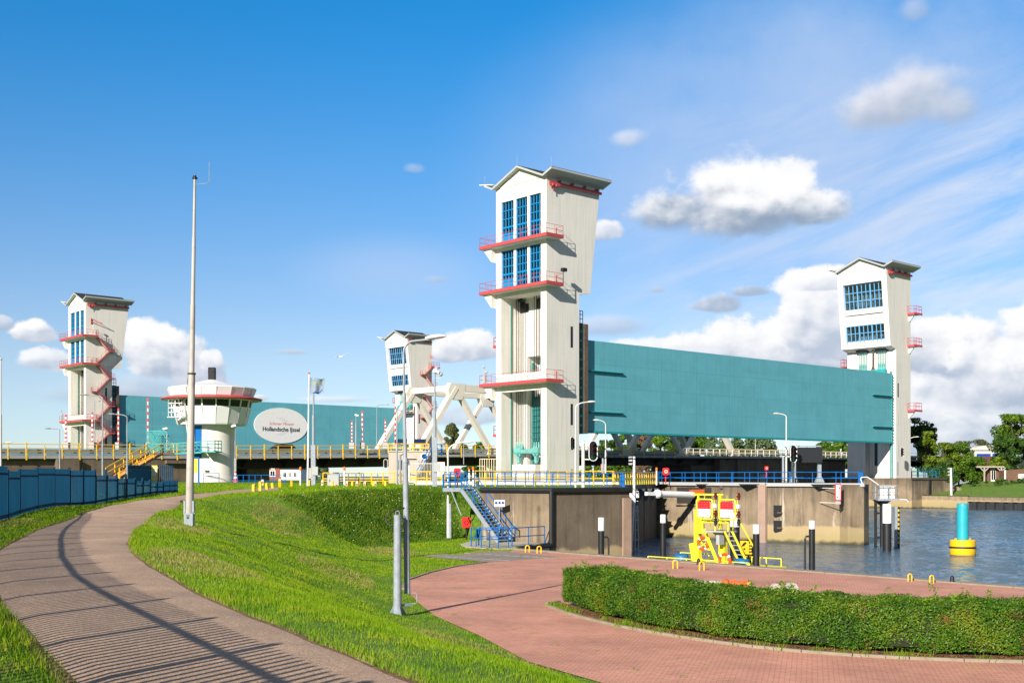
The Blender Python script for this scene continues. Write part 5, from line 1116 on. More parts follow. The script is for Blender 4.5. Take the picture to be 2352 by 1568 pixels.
lamp('small lamp at the edge of the dark bank with white head over the railing', 1029, 1036, 1235, 74, 1066, 1088, 1015, .085, m='pale_pole', hinge=(1034, 1156), headm='pile_white')
lamp('street lamp on the centre tower base with a yellowed head reaching right', 1322, 936, 1119, 84, 1349, 1368, 923, .075, m='pale_pole', headm='panel_grey')
lamp('street lamp with old yellowed head turned left below the long gate', 1391, 976, 1088, 104, 1378, 1362, 965, .075, m='pale_pole', hinge=(1385, 1052), headm='panel_grey')
lamp('street lamp on the lock island in front of the gate, pale head turned left', 1806, 957, 1107, 106, 1791, 1776, 950, .085, m='pale_pole', hinge=(1799, 1048), headm='panel_grey')
lamp('white street lamp on the right bank beside the right tower', 2089, 1010, 1098, 222, 2102, 2111, 1003, .13, m='pale_pole', headm='pile_white')
lamp('low lamp head seen over the bridge railing at the far left edge', 4, 1019, 1052, 140, 12, 30, 1016, .07, headm='panel_grey')
p = at(1, 1082, 60); t = thing('street_lamp', 'pale pole cut by the left edge of the picture, rising behind the fence', 'street lamp', tuple(p), 0, GRP)
b = MB(); b.tube((0,0,-.5), (0,0,2.9), .075); b.tube((0,0,2.9), (0,0,5.7), .05); b.build('pole', M['pale_pole'], t); b = MB(); b.sphere((0,0,5.72), .1, 8, 5, (1,1,.6)); b.build('lamp_head', M['pale_pole'], t)

def near_lamp():
    x, y = -2.98, 33.6; z0 = H(x, y); t = thing('street_lamp', 'tall grey lamp post beside the brick floor, hinged on a short thick post', 'street lamp', (x, y, z0), 0, GRP); S = y/F; zz = lambda py: EYE-(py-HY)*S-z0
    b = MB(); bx = .0; tx = -.12; X = lambda z: bx+(tx-bx)*z/7.4
    for z1, z2, r1, r2 in ((zz(1362), zz(1054), .088, .080), (zz(1054), zz(902), .056, .052), (zz(902), zz(812), .034, .033)): b.tube((X(z1)+.0,0,z1), (X(z2),0,z2), r1, r2, n=14)
    b.lathe([(.09,-.05),(.092,0),(.06,.1)], 14, (X(zz(1054)),0,zz(1058)))
    zt = zz(812); b.path(curve((X(zt),0,zt), (X(zt)+.30,0,zz(783)))+[(X(zt)+.75,0,zz(779))], .033, 10); b.build('pole', M['galv'], t, smooth=40)
    h_ = MB(); head(h_, (X(zt)+.62,0,zz(777)), (1,-.05,.10), .60, .27, .17); h_.build('lamp_head', M['whitecab'], t, smooth=50)
    hp = MB(); q = Vector((-.26,-.35,0)); hz = zz(1181); hp.tube(q+Vector((0,0,-.1)), q+Vector((0,0,hz)), .12, .105, n=16)
    for a in range(4):
        d = Vector((math.cos(a*math.pi/2+.5), math.sin(a*math.pi/2+.5), 0)); hp.prism([(.09,-.1),(.28,-.1),(.28,.04),(.09,.36)], lambda r, z, s: (q.x+d.x*r-d.y*.015*(2*s-1), q.y+d.y*r+d.x*.015*(2*s-1), z))
    hp.build('hinge_post', M['galv'], t, smooth=40)
    b = MB(); b.path([q+Vector((-.055,0,hz)), q+Vector((-.05,0,hz+.09)), q+Vector((0,0,hz+.12)), q+Vector((.05,0,hz+.09)), q+Vector((.055,0,hz))], .012, 6); b.build('lifting_eye', M['galv'], t)
    b = MB(); b.bar(q+Vector((0,0,hz-.1)), (0,0,hz-.1), .04, .05); b.build('hinge_bolt', M['galv'], t); b = MB(); b.bar(q+Vector((0,0,.32)), (0.1,-.05,.32), .07, .07); b.build('hinge_bolt', M['galv'], t)
    b = MB(); b.path([(-.06,-.05,zz(1165)),(-.25,-.12,zz(1168)),(-.47,-.2,zz(1177)),(-.60,-.25,zz(1188)),(-.58,-.28,zz(1198)),(-.45,-.3,zz(1205)),(-.36,-.34,zz(1205))], .022, 8); b.build('cable_loop', M['blackrub'], t)
    b = MB(); b.path([(.12,0,.34),(.24,0,.34),(.26,0,.40),(.26,0,.60),(.23,0,.64),(.12,0,.64)], .012, 6); b.build('bracket', M['galv'], t)
    b = MB(); b.cbox((-.05,-.3,-.06), .5, .4, .1); b.build('foot_slab', M['kerb'], t)
near_lamp()

def mast():
    x, y = at(435, 1197, 44)[:2]; z0 = H(x, y)-.05; Z = y; t = thing('tall_mast', 'very tall weathered metal mast beside the path with black cap and thin aerial', 'mast', (x, y, z0)); zz = lambda py: EYE-(py-HY)*Z/F-z0; X = lambda py: (435+(1197-py)/787*12.5-CX)*Z/F-x
    b = MB()
    for y1, y2, r1, r2 in ((1200, 858, .150, .125), (858, 700, .098, .088), (700, 546, .078, .066), (546, 412, .056, .046)): b.tube((X(y1),0,zz(y1)), (X(y2),0,zz(y2)), r1, r2, n=14)
    b.build('shaft', M['rust_pole'], t, smooth=40)
    b = MB(); b.lathe([(.05,0),(.10,.02),(.10,.06),(.06,.10),(.06,.14)], 12, (X(412),0,zz(412))); b.build('cap', M['black'], t)
    b = MB(); b.path([(X(424),0,zz(424)), (X(421)+.5,0,zz(421)), (X(421)+.54,0,zz(418)), (X(421)+.545,0,zz(373))], .012, 6); b.build('aerial', M['galv'], t)
    b = MB(); b.lathe([(.15,-.03),(.16,.03)], 12, (X(858),0,zz(858))); b.path([(X(870)-.12,0,zz(858)),(X(870)-.17,0,zz(885)),(X(880)-.19,0,zz(900)),(X(880)-.13,0,zz(905)),(X(880)-.11,0,zz(870))], .012, 6); b.build('collar', M['bark'], t)
    for s in (-1, 1):
        b = MB(); b.box(.16*s-.035, -.1, zz(1176), .16*s+.035, .1, zz(1150)); b.box(.14*s-.07, -.06, zz(1180), .14*s+.07, .06, zz(1177)); b.build('side_bracket', M['galv'], t)
    b = MB(); b.box(-.165,-.15,-.1,.165,.15,zz(1178)); b.build('foot', M['galv'], t)
    b = MB(); b.cbox((-.02,-.152,zz(1188)), .09,.02,.06); b.cbox((-.02,-.165,zz(1183)), .12,.03,.02); b.build('hatch', M['black'], t)
mast()

def flag():
    b = at(706.5, 1115.5, 100); t = thing('flag_pole', 'white flag pole on the dike top with red tip', 'flag pole', tuple(b)); hgt = 257*100/F; tx = 3.5*100/F
    m = MB(); m.tube((0,0,-.2), (tx,0,hgt), .085, .05, n=10); m.build('pole', M['pile_white'], t, smooth=40); m = MB(); m.sphere((tx,0,hgt+.05), .11, 8, 5, (1,1,.6)); m.build('finial', M['redb'], t)
    f = thing('flag', 'wind-blown grey blue flag on the white pole', 'flag', tuple(b+Vector((tx,0,hgt)))); nx, nz = 20, 12; Wd, Hd = 1.28, 1.45; vs = []; fs = []
    for j in range(nz+1):
        for i in range(nx+1):
            a, c = i/nx, j/nz; vs.append((.06+a*Wd*(1-.07*c), .16*math.sin(a*9+c*2.2)*a**.5+.05*math.sin(a*17-c*4)*a, -.25-c*Hd+.05*a-.22*a*(1-c)*(1-a)*1.5-.2*a*a*(1-c)-.05*math.sin(a*11+c)))
    for j in range(nz):
        for i in range(nx): k = j*(nx+1)+i; fs.append((k, k+1, k+nx+2, k+nx+1))
    m = MB(); m.add(vs, fs); m.build('cloth', M['flag'], f, smooth=80, norm=False)
    fn = lambda a, c: (.06+a*Wd*(1-.07*c), .16*math.sin(a*9+c*2.2)*a**.5+.05*math.sin(a*17-c*4)*a-.02, -.25-c*Hd+.05*a-.22*a*(1-c)*(1-a)*1.5-.2*a*a*(1-c)-.05*math.sin(a*11+c))
    for c0, c1, mt in ((.29,.36,mat('flag_green', (.30,.36,.10), .8)), (.86,.93,M['blue_panel'])):
        m = MB(); n = 16
        for i in range(n):
            a0, a1 = .2+.7*i/n, .2+.7*(i+1)/n; k = .08*math.sin(a0*5); k1 = .08*math.sin(a1*5); m.add([fn(a0,c0+k), fn(a1,c0+k1), fn(a1,c1+k1), fn(a0,c1+k)], [(0,1,2,3)])
        m.build('flag_stripe', mt, f, norm=False)
flag()
def plain_mast(label, px, yt, yb, Z, r, cam=None, box=None, m='galv'):
    b = at(px, yb, Z); t = thing('mast', label, 'mast', tuple(b)); hgt = (yb-yt)*Z/F; p = MB(); p.bar((0,0,-.2), (0,0,hgt*.42), r*2.3, up=(0,1,0)) if r > .09 else p.tube((0,0,-.2), (0,0,hgt*.42), r)
    p.tube((0,0,hgt*.42), (0,0,hgt*.75), r*.8); p.tube((0,0,hgt*.75), (0,0,hgt), r*.45); p.build('pole', M[m], t)
    if cam:
        c = MB(); c.bar((0,0,hgt-.05), (cam*.35,0,hgt), .08); c.bar((cam*-.1,-.2,hgt+.16), (cam*.4,-.3,hgt+.04), .2, .2); c.build('camera', M['pile_white'], t)
    if box: c = MB(); c.cbox((.18,-.15,(yb-box)*Z/F), .5,.3,.75); c.build('junction_box', M['graycab'], t)
    return t
plain_mast('grey stepped mast to the right of the white flag pole', 720, 900, 1110, 104, .17, box=1081)
t = plain_mast('tall grey camera mast left of the centre tower with white cameras on top', 998.5, 856, 1111, 96, .17, cam=1, box=1073)
c = MB(); c.sphere((.15,-.1,9.35), .2, 8, 6); c.sphere((.5,-.1,8.95), .18, 8, 6); c.bar((0,0,8.6), (.55,-.1,8.65), .06); c.bar((.15,0,8.6),(.15,-.05,9.3),.06); c.bar((.5,-.05,8.6),(.5,-.1,8.95),.06); c.build('camera', M['graycab'], t)
c = MB(); c.path([(.1,0,2.9),(.7,0,2.95),(.75,0,3.3)], .04, 6); c.sphere((.75,-.05,3.4), .2, 8, 6); c.build('camera', M['graycab'], t)
plain_mast('slim dark camera mast on the bridge against the turquoise left gate', 817.5, 955, 1022, 160, .085, cam=1, m='graycab')
plain_mast('thin pole with black loudspeaker left of the centre tower', 1065, 1004, 1062, 140, .05)
plain_mast('dark spotlight post beside the control tower column', 540.5, 980, 1104, 128, .10, cam=-1, m='machine')
plain_mast('spotlight post at the turquoise gangway top', 383.5, 986, 1030, 135, .07, cam=-1, m='graycab')
plain_mast('thin white mast on the bridge under the long gate at right', 1735, 1008, 1050, 215, .07, m='pale_pole')
plain_mast('thin white mast beyond the bridge with tiny box, right of another', 1788, 1008, 1050, 218, .07, m='pale_pole')

# ------------------------------------------------------------------ raised barrier booms
bo = None
for px, yt, Z, lab in ((151,952,134,'left of the far left tower shaft'), (212,946,138,'before the zigzag stairs at far left'), (272,938,142,'beside the gate guide of the far left tower'), (339.5,914,146,'standing tallest, left of the control tower'),
                       (808,966,158,'short, left of the slim camera mast'), (832,943,160,'right of the slim camera mast on the bridge'), (885,963,163,'between the bridge lamp and the near lamp'), (908,933,166,'closest to the near tall lamp, thin')):
    b = at(px, 1022, Z); t = thing('barrier_boom', 'raised red and white barrier boom '+lab, 'barrier boom', tuple(b), 0, 'raised barrier booms on the bridge'); L = (1022-yt)*Z/F; n = 7
    q = MB(); q.bar((0,0,-.3), (0,0,L), .15, .10, up=(0,1,0)); q.build('boom', M['pile_white'], t)
    for i in range(n): q = MB(); z = L-L*i/n; q.bar((0,0,z-L/n*.52), (0,0,z+(.02 if i == 0 else 0)), .18, .13, up=(0,1,0)); q.build('red_band', M['redb'], t)
    q = MB(); q.box(-.35,-.2,-.5,.35,.5,.35); q.build('housing', M['graycab'], t)

# ------------------------------------------------------------------ ship signals, matrix board
def signal(label, px, y0, y1, Z, face=(.0,-1,0), lit=None, pole=None):
    b = at(px, (y0+y1)/2, Z); base = at(px, pole[1], Z) if pole else b; h = (y1-y0)*Z/F; w = h*.45; t = thing('signal_light', label, 'signal', tuple(base), 0, 'ship signals with white rims')
    zc = b.z-base.z; q = MB(); prof = []
    for i in range(9): a = math.pi*i/8; prof.append((w/2*math.cos(a), h/2-w/2+w/2*math.sin(a)))
    for i in range(9): a = math.pi+math.pi*i/8; prof.append((w/2*math.cos(a), -h/2+w/2+w/2*math.sin(a)))
    ang = math.atan2(face[0], -face[1]); ca, sa = math.cos(ang), math.sin(ang); T = lambda x, y, z: (x*ca-y*sa, x*sa+y*ca, z+zc)
    q.prism(prof, lambda x, z, s: T(x, -.03+.10*s, z)); q.build('backboard', M['black'], t)
    q = MB(); q.path([T(x, -.05, z) for x, z in prof], h*.022, 6, closed=True); q.build('rim', M['whitep'], t)
    for k, z in enumerate((h*.25, 0, -h*.25)):
        q = MB(); q.lathe([(w*.27, 0), (w*.27, -.02)], 14); v = q.v; q.v = [T(x, -.06+zz_, y) for x, y, zz_ in v]; lens_ = q.build('lens', M['lampred'] if k < 2 else M['lampgreen'], t)
        q = MB(); n = 9; pts = [(w*.30*math.cos(math.pi*i/n), z+w*.30*math.sin(math.pi*i/n)) for i in range(n+1)]
        lens_.location = (0, 0, z)
        for (xa, za), (xb, zb_) in zip(pts[:-1], pts[1:]): q.add([T(xa,-.05,za), T(xb,-.05,zb_), T(xb,-.36,zb_-.05), T(xa,-.36,za-.05)], [(0,1,2,3)])
        q.build('hood', M['black'], t)
    if pole:
        q = MB(); x = (pole[0]-px)*Z/F; q.tube((x,.25,0), (x,.25,(pole[1]-pole[2])*Z/F), .12, n=10); q.bar((x,.25,zc+h*.42), (0,.1,zc+h*.42), .08); q.bar((x,.25,zc-h*.42), (0,.1,zc-h*.42), .08); q.build('post', M['pale_pole'] if len(pole) < 4 else M[pole[3]], t)
    return t
signal('black signal light on a pale brown post right of the centre tower', 1362, 1012, 1058, 82, (.35,-1,0), pole=(1340, 1119, 1012, 'panel_grey'))
signal('narrow black signal light fixed to the side of the centre tower', 1314, 1003, 1034, 158, (.9,-1,0))
signal('black signal light standing left of the dark matrix board', 1822, 1022, 1062, 108, (.5,-1,0), pole=(1824, 1108, 1062, 'galv'))
signal('small black signal light on the right tower wall', 2071, 1027, 1049, 216, (.6,-1,0))
signal('signal light with clear white rim on the pale hut wall', 886, 1054, 1075, 120, (-.1,-1,0))
def matrix():
    Z = 110; b = at(1860, 1107, Z); t = thing('matrix_board', 'large dark display board on two grey posts on the lock island', 'display board', tuple(b)); s = Z/F; z = lambda y: (1107-y)*s; x = lambda p: (p-1860)*s
    q = MB(); q.box(x(1832), -.3, z(1062), x(1887), .1, z(1027)); q.build('cabinet', M['black'], t); q = MB(); q.box(x(1833.5), -.32, z(1060.5), x(1885.5), -.301, z(1028.5)); q.build('screen', M['ledscreen'], t)
    q = MB(); rails(q, [(x(1823),.2,z(1027)), (x(1887),.2,z(1027))], .15, 1.2, .03, ()); q.bar((x(1824),.15,z(1024.5)), (x(1886),.15,z(1024.5)), .06); q.build('top_rail', M['galv'], t)
    for p in (1824.5, 1883): q = MB(); q.bar((x(p),.2,0), (x(p),.2,z(1027)), .32, .32, up=(0,1,0)); q.lathe([(.55,0),(.5,.12),(.2,.6)], 4, (x(p),.2,0)); q.build('post', M['galv'], t)
matrix()

# ------------------------------------------------------------------ lifebuoy boxes
def lifebox(label, px, y0, y1, yb, Z, red='redb', buoy=False, face=0):
    b = at(px, yb, Z); t = thing('lifebuoy_box', label, 'lifebuoy box', tuple(b), face, 'red lifebuoy boxes on posts'); s = Z/F; h = (y1-y0)*s; zc = (yb-(y0+y1)/2)*s; w = h*.85
    q = MB(); q.tube((0,.05,-.1), (0,.05,zc), .06, n=8); q.build('post', M['redb'] if red == 'redb' and buoy is not None else M['black'], t)
    pr = []; r = w*.22
    for cx, cz, a0 in ((w/2-r, h/2-r, 0), (-w/2+r, h/2-r, 90), (-w/2+r, -h/2+r, 180), (w/2-r, -h/2+r, 270)):
        for k in range(5): a = math.radians(a0+22.5*k); pr.append((cx+r*math.cos(a), cz+r*math.sin(a)))
    q = MB(); q.prism(pr, lambda x, z, k: (x, -.22+.25*k, zc+z)); q.prism([(x*.86, z*.88) for x, z in pr], lambda x, z, k: (x, -.26+.05*k, zc+z)); q.build('box', M[red], t)
    q = MB(); q.path([(w*.2*math.cos(2*math.pi*i/16), -.265, zc+h*.2*math.sin(2*math.pi*i/16)) for i in range(16)], h*.05 if buoy else .025, 6, closed=True); q.build('ring_mark', M['whitep'] if buoy else M['dkred'], t)
lifebox('red lifebuoy box on a red post behind the blue railing left of the centre tower', 1050.5, 1075, 1093, 1113, 90)
lifebox('red lifebuoy box on a dark post standing in the grass below the bank', 1071.5, 1187, 1211, 1235, 73.5, buoy=None)
lifebox('red lifebuoy box showing a white ring at the corner of the lock island', 1529, 1074, 1091, 1107, 112, buoy=True)
lifebox('small distant red lifebuoy box in the shade under the right bridge end', 1760, 1070, 1080, 1096, 150, buoy=True)
b = at(1386, 1090, 120); t = thing('call_box', 'faded pink equipment box on a post by the yellow railings', 'equipment box', tuple(b)); q = MB(); q.box(-.25,-.2,.3,.25,.2,1.1); q.build('box', M['pinkbox'], t); q = MB(); q.tube((0,0,-.3),(0,0,.3),.06); q.build('post', M['galv'], t)

# ------------------------------------------------------------------ stump posts on the dike top
protoY = protoC = None
def stump(px, yt, yb, Z, kind, label, tilt=0):
    global protoY, protoC
    b = at(px, yb, Z); b.z = H(b.x, b.y)-.05; hgt = (yb-yt)*Z/F+.05; t = thing('marker_post', label, 'marker post', tuple(b), RNG.uniform(-.5,.5), 'short yellow and cream posts on the dike'); t.rotation_euler[1] = tilt
    w = .17 if kind == 'y' else .2; q = MB(); q.hexa([(-w/2,-w/2,0),(w/2,-w/2,0),(w/2,w/2,0),(-w/2,w/2,0),(-w/2,-w/2,hgt-.06),(w/2,-w/2,hgt-.06),(w/2,w/2,hgt),(-w/2,w/2,hgt)])
    q.build('post', M['yellow'] if kind == 'y' else M['postcream'], t)
    if kind == 'c': q = MB(); q.box(-.07,-w/2-.02,hgt-.32,.07,w/2+.02,hgt-.2); q.build('reflector', M['redb'], t)
def zg(px, yb):
    Z = 80.
    for _ in range(30): Z = .6*Z+.4*min(130, (EYE-H((px-CX)/F*Z, Z))*F/max(yb-HY, 8))
    return Z
def P2(x): return (600+x*.4464)/1.7415
def Y2(y): return (1300+y*.4464)/1.7415
for i, (x, y0, y1, k, lab, tl) in enumerate(((929,1420,1505,'y','yellow post nearest the path end, first from the left',0), (988,1397,1490,'y','taller yellow post, second from the left in the dike row',0), (1008,1382,1440,'c','cream post with red reflector just behind the second yellow post',0), (1052,1410,1475,'y','leaning yellow post, first of a tilted pair',-.12),
        (1097,1410,1465,'y','leaning thin yellow post, second of a tilted pair',-.08), (1162,1392,1458,'y','yellow post in front of a cream one, mid row',0), (1163,1373,1430,'c','cream post hidden behind a yellow post, mid row',0), (1266,1392,1448,'y','dull ochre post alone left of the flag pole',0), (1432,1385,1445,'y','yellow post just right of the white flag pole',0), (1546,1385,1440,'c','cream post with red reflector in front of the grey cabinet',0))):
    stump(P2(x), Y2(y0), Y2(y1), min(112, zg(P2(x), Y2(y1))), k, lab, tl)
P3 = lambda x: (1200+.4782*x)/1.7415
Y3 = lambda y: (1250+.4782*y)/1.7415
for x, y0, k, lab in ((270,1400,'y','yellow post right of the grey cabinet'), (300,1407,'c','cream post close beside the yellow post right of the cabinet'), (395,1398,'c','cream post in front of the blue gate rails'), (440,1398,'y','yellow post between two cream posts mid lawn'), (477,1400,'c','cream post right of the mid lawn yellow post'), (546,1400,'c','lone cream post before the yellow railings'), (612,1395,'y','yellow post with a cream neighbour left of the near lamp'), (628,1400,'c','cream neighbour of the yellow post left of the near lamp'), (715,1392,'y','bright wide yellow post closest to the near lamp')):
    stump(P3(x), Y3(y0), Y3(1446), 98, k, lab)
b = at(766, 1115.5, 100); t = thing('control_cabinet', 'grey steel cabinet on the grass by the yellow railings', 'cabinet', tuple(b)); q = MB(); q.box(-.48,-.3,-.1,.48,.3,.98); q.build('body', M['graycab'], t); q = MB(); q.box(-.52,-.34,.98,.52,.34,1.03); q.build('lid', M['galv'], t); q = MB(); q.box(-.3,-.32,.35,-.26,-.301,.55); q.build('handle', M['black'], t)
b = at(541, 1104.5, 122); t = thing('traffic_cone', 'red and white traffic cone at the foot of the control tower', 'traffic cone', tuple(b)); q = MB(); q.box(-.25,-.25,-.05,.25,.25,.05); q.lathe([(.22,.05),(.05,1.05)], 12); q.build('cone', M['redb'], t); q = MB(); q.lathe([(.195,.28),(.15,.48)], 12, cap=False); q.lathe([(.125,.65),(.09,.82)], 12, cap=False); q.build('white_band', M['whitep'], t)
b = at(455, 1110, 105); t = thing('info_sign', 'yellow notice board on a tall blue frame at the control tower base', 'sign', tuple(b)); q = MB(); q.bar((.05,0,-.3),(.05,0,2.35),.14); q.bar((.05,0,2.3),(-.55,0,2.3),.1); q.build('frame', M['railblue'], t); q = MB(); q.box(-.62,-.05,.95,.0,-.0,2.2); q.build('board', mat('sign_yellow', (.85,.68,.02), .5), t)
b = at(1147, 1205, 70.6); t = thing('safety_sign', 'small sign with blue pictograms on a thin post beside the blue stairs', 'sign', tuple(b)); q = MB(); q.tube((0,0,-.4),(0,0,1.45),.03); q.build('post', M['galv'], t); q = MB(); q.box(-.3,-.05,1.1,.32,-.01,1.5); q.build('board', M['whitep'], t)
for x in (-.19,.01,.21): q = MB(); q.lathe([(.085,0),(.085,.01)], 14); q.v = [(a+x, -.055-z, c_+1.33) for a, c_, z in q.v]; q.build('pictogram', M['blue_panel'], t)

# ------------------------------------------------------------------ railings of the lock
RG = 'tube railings along the lock'
def railing(label, pts, mt, h=1.05, post=1.2, r=.031, mids=(.5,)):
    o = Vector(pts[0]); t = thing('railing', label, 'railing', tuple(o), 0, RG); pts = [Vector(p)-o for p in pts]; q = MB()
    for a, b in zip(pts[:-1], pts[1:]):
        for k in (1.0,)+tuple(mids): q.tube(a+Vector((0,0,h*k)), b+Vector((0,0,h*k)), r, n=6)
    q.build('rail', M[mt], t); me = None; p = MB(); p.tube((0,0,-.12), (0,0,h), r*1.15, n=6); p.lathe([(r*1.9,-.0),(r*1.9,.05)], 8)
    for a, b in zip(pts[:-1], pts[1:]):
        L = (b-a).length; k = max(1, round(L/post))
        for i in range(k+1):
            if i == 0 and a is not pts[0]: continue
            if me is None: o2 = p.build('post', M[mt], t); me = o2.data
            else: o2 = link('post', me, None, t)
            o2.location = a+(b-a)*i/k
    return t
def rp(px, Z, z=None): v = at(px, HY, Z); v.z = DECK if z is None else z; return v
isl = lambda d, z=1.0: [Vector((LEAF1[0]-.1, LEAF1[1]-.15+d, z)), Vector((TIP0[0]-.1+d*.4, TIP0[1]-.2+d, z)), Vector((TIP1[0]-.3, TIP1[1]-.1+d*.4, z))]
railing('long blue railing along the front edge of the lock island', isl(.45), 'railblue', 1.05, 1.9)
railing('second blue railing at the back of the lock island', [Vector((16.0, 128, 1.0)), Vector((24.5, 117, 1.0)), Vector((33.0, 112, 1.0)), Vector((30.2, 101.2, 1.0))], 'railblue', 1.1, 1.7)
railing('blue railing on the near lock wall right of the stairs', [Vector((-.9, 73.2, .86)), Vector((2.4, 70.3, .86)), Vector((7.0, 73.1, .86)), Vector((8.5, 92, .86))], 'railblue', 1.0, 1.45)
railing('blue rounded railing on the grass edge left of the stairs', [rp(1020, 78), rp(1050, 79.5), rp(1072, 79)], 'railblue', 1.0, 1.0)
railing('blue railing behind the lifebuoy box towards the centre tower', [rp(1066, 82), rp(1100, 84), rp(1160, 86), rp(1300, 88)], 'railblue', 1.05, 1.6)
railing('blue railing on the lawn between control tower and flag pole', [rp(533, 114, .75), rp(600, 108, .75), rp(655, 106, .75)], 'railblue', 1.05, 1.5)
railing('small blue railing at the foot of the control tower', [rp(467, 121, .9), rp(503, 121, .9)], 'railblue', 1.1, 1.2)
railing('yellow railing run behind the grey cabinet and posts', [rp(742, 107), rp(800, 107), rp(880, 106), rp(922, 106)], 'yellow', 1.05, 1.1, .045, (.5,.3))
railing('blue gate rails between the yellow railings and the cream posts', [rp(771, 104, .85), rp(800, 103, .85), rp(835, 104, .85)], 'railblue', 1.1, 1.0)
railing('yellow railing run right of the near lamp', [rp(932, 104), rp(980, 103), rp(1022, 103)], 'yellow', 1.15, .9, .045, (.5,.3))
railing('second yellow railing run near the pale hut', [rp(905, 118), rp(960, 117), rp(1015, 116)], 'yellow', 1.2, 1.3, .045)
railing('yellow railing run in front of the centre tower base', [rp(1092, 100), rp(1160, 101), rp(1250, 103)], 'yellow', 1.2, 1.0, .045, (.5,.3))
railing('thick yellow railing run right of the centre tower base', [rp(1262, 106), rp(1340, 108), rp(1410, 109)], 'yellow', 1.2, 1.0, .06, (.45,))
railing('long blue rear railing passing in front of the centre tower base', [rp(1130, 116, 1.05), rp(1240, 122, 1.05), rp(1330, 128, 1.05), rp(1520, 142, 1.05)], 'railblue', 1.2, 2.2)
railing('blue railing in the background left of the pale hut', [rp(830, 134, .9), rp(905, 132, .9)], 'railblue', 1.2, 2)
railing('blue railing on the far bank beside the right tower', [rp(2094, 228, 1.1), rp(2150, 226, 1.1)], 'railblue', 1.5, 2, .07)
# white gate walkway beams below the yellow railings
for (a, b, Z, lab) in ((930, 1090, 108, 'low pale concrete edge under the yellow railings left of the centre tower'), (1100, 1420, 112, 'low pale concrete edge under the yellow railings before the centre tower')):
    p, q = rp(a, Z, .9), rp(b, Z+2, .9); t = thing('concrete_edge', lab, 'kerb wall', tuple(p)); m = MB(); m.bar((0,0,.1), q-p+Vector((0,0,.1)), .6, .42); m.build('edge_beam', M['pile_white'], t)
# warning beacons
for px, Z, lab in ((690,104,'left of the flag poles'),(791,103,'over the blue gate rails'),(1078,100,'left of the centre tower'),(1087,101,'beside another one left of the centre tower'),(1508,112,'on the lock gate walkway end')):
    b = rp(px, Z); t = thing('warning_beacon', 'small orange warning beacon on a white post '+lab, 'beacon', tuple(b), 0, 'orange warning beacons'); q = MB(); q.tube((0,0,-.1),(0,0,1.25),.07); q.build('post', M['whitep'], t); q = MB(); q.lathe([(.1,1.25),(.1,1.5),(.05,1.58)], 10); q.build('lamp', M['amber'], t)

# ------------------------------------------------------------------ blue and grey stairs down the bank
def bank_stairs():
    p0 = Vector((-3.05, 73.0, .92)); p1 = Vector((-2.0, 72.3, .92))*1.0; top = at(1075, 1124, 72.6); bot = at(1160, 1221, 70.2); bot.z = QUAY+.1
    t = thing('steel_stair', 'grey steel stairs with blue handrails going down the green bank', 'stairs', tuple(bot)); o = bot.copy(); a = top-o; b = bot-o; d = (b-a); hv = Vector((d.x, d.y, 0)).normalized(); s = Vector((-hv.y, hv.x, 0))*.55
    q = MB()
    for k in (-1, 1): q.bar(a+s*k, b+s*k, .07, .27)
    l = at(1033, 1124, 74.0)-o; q.bar(l-s, a-s, .07, .24); q.bar(l+s, a+s, .07, .24); q.bar(a-s+Vector((-.6,0,-.1)), a-s+Vector((0,0,-1.6)), .06); q.build('stringer', M['galv'], t)
    q = MB(); q.bar(l+Vector((0,0,.06)), a+Vector((0,0,.06)), 1.06, .05); q.build('landing', M['galv'], t)
    q = MB(); n = 17
    for i in range(n): c = a+d*(i+.5)/n; q.bar(c-s*.97, c+s*.97, .24, .05)
    q.build('treads', M['galv'], t)
    for k in (-1, 1):
        q = MB(); rails(q, [a+s*k, b+s*k], .95, 1.3, .03, (.5,)); q.tube(b+s*k+Vector((0,0,.95)), b+s*k+hv*.35+Vector((0,0,.85)), .04); q.tube(b+s*k+hv*.35+Vector((0,0,.85)), b+s*k+hv*.35+Vector((0,0,.45)), .04); q.build('handrail', M['railblue'], t)
    q = MB(); rails(q, [l-s, a-s], .95, .7, .04, (.5,)); q.build('handrail', M['railblue'], t)
    zt = QUAY+.06
    railing('blue railing curving around the low concrete landing', [Vector((-2.3,66.4,zt)), Vector((-1.7,64.9,zt)), Vector((-.75,64.1,zt)), Vector((-.2,64.9,zt))], 'railblue', 1.0, .8)
    railing('blue railing sloping along the low landing towards the dark wall', [Vector((-1.9,67.2,zt)), Vector((.0,66.6,zt)), Vector((1.9,69.0,zt))], 'railblue', 1.0, 1.6)
bank_stairs()
# ------------------------------------------------------------------ things in and along the water
PG = 'black mooring piles with white tops'
def pile(label, px, yt, yw, Z, wpx, bracket=0):
    b = at(px, HY, Z); b.z = WATER-1; t = thing('mooring_pile', label, 'mooring pile', tuple(b), 0, PG); r = wpx/2*Z/F; zt = zat(yt, Z)-b.z; zw = zat(yw, Z)-b.z
    q = MB(); q.lathe([(r,0),(r,zw)], 20, cap=False); q.build('shaft', M['black'], t, smooth=40); q = MB(); q.lathe([(r,zw),(r,zt-.03),(r*.93,zt)], 20); q.build('white_top', M['pile_white'], t, smooth=40)
    if bracket: s = bracket; q = MB(); z1 = zw-.35; q.path([(s*r*.9,-.05,z1),(s*r*2.0,-.05,z1),(s*r*2.35,-.05,z1-.12),(s*r*2.4,-.05,z1-.5),(s*r*2.4,-.05,1.2)], .05, 8); q.build('guard_pipe', M['black'], t)
pile('slim black mooring pile with white top in front of the dark lock wall', 1381, 1188, 1218, 66, 14, 1)
pile('slim black mooring pile with white top left of the yellow pontoon', 1523, 1181, 1200, 76, 13)
pile('thick black mooring pile with white top directly behind the yellow pontoon', 1688, 1177, 1209, 80, 22)
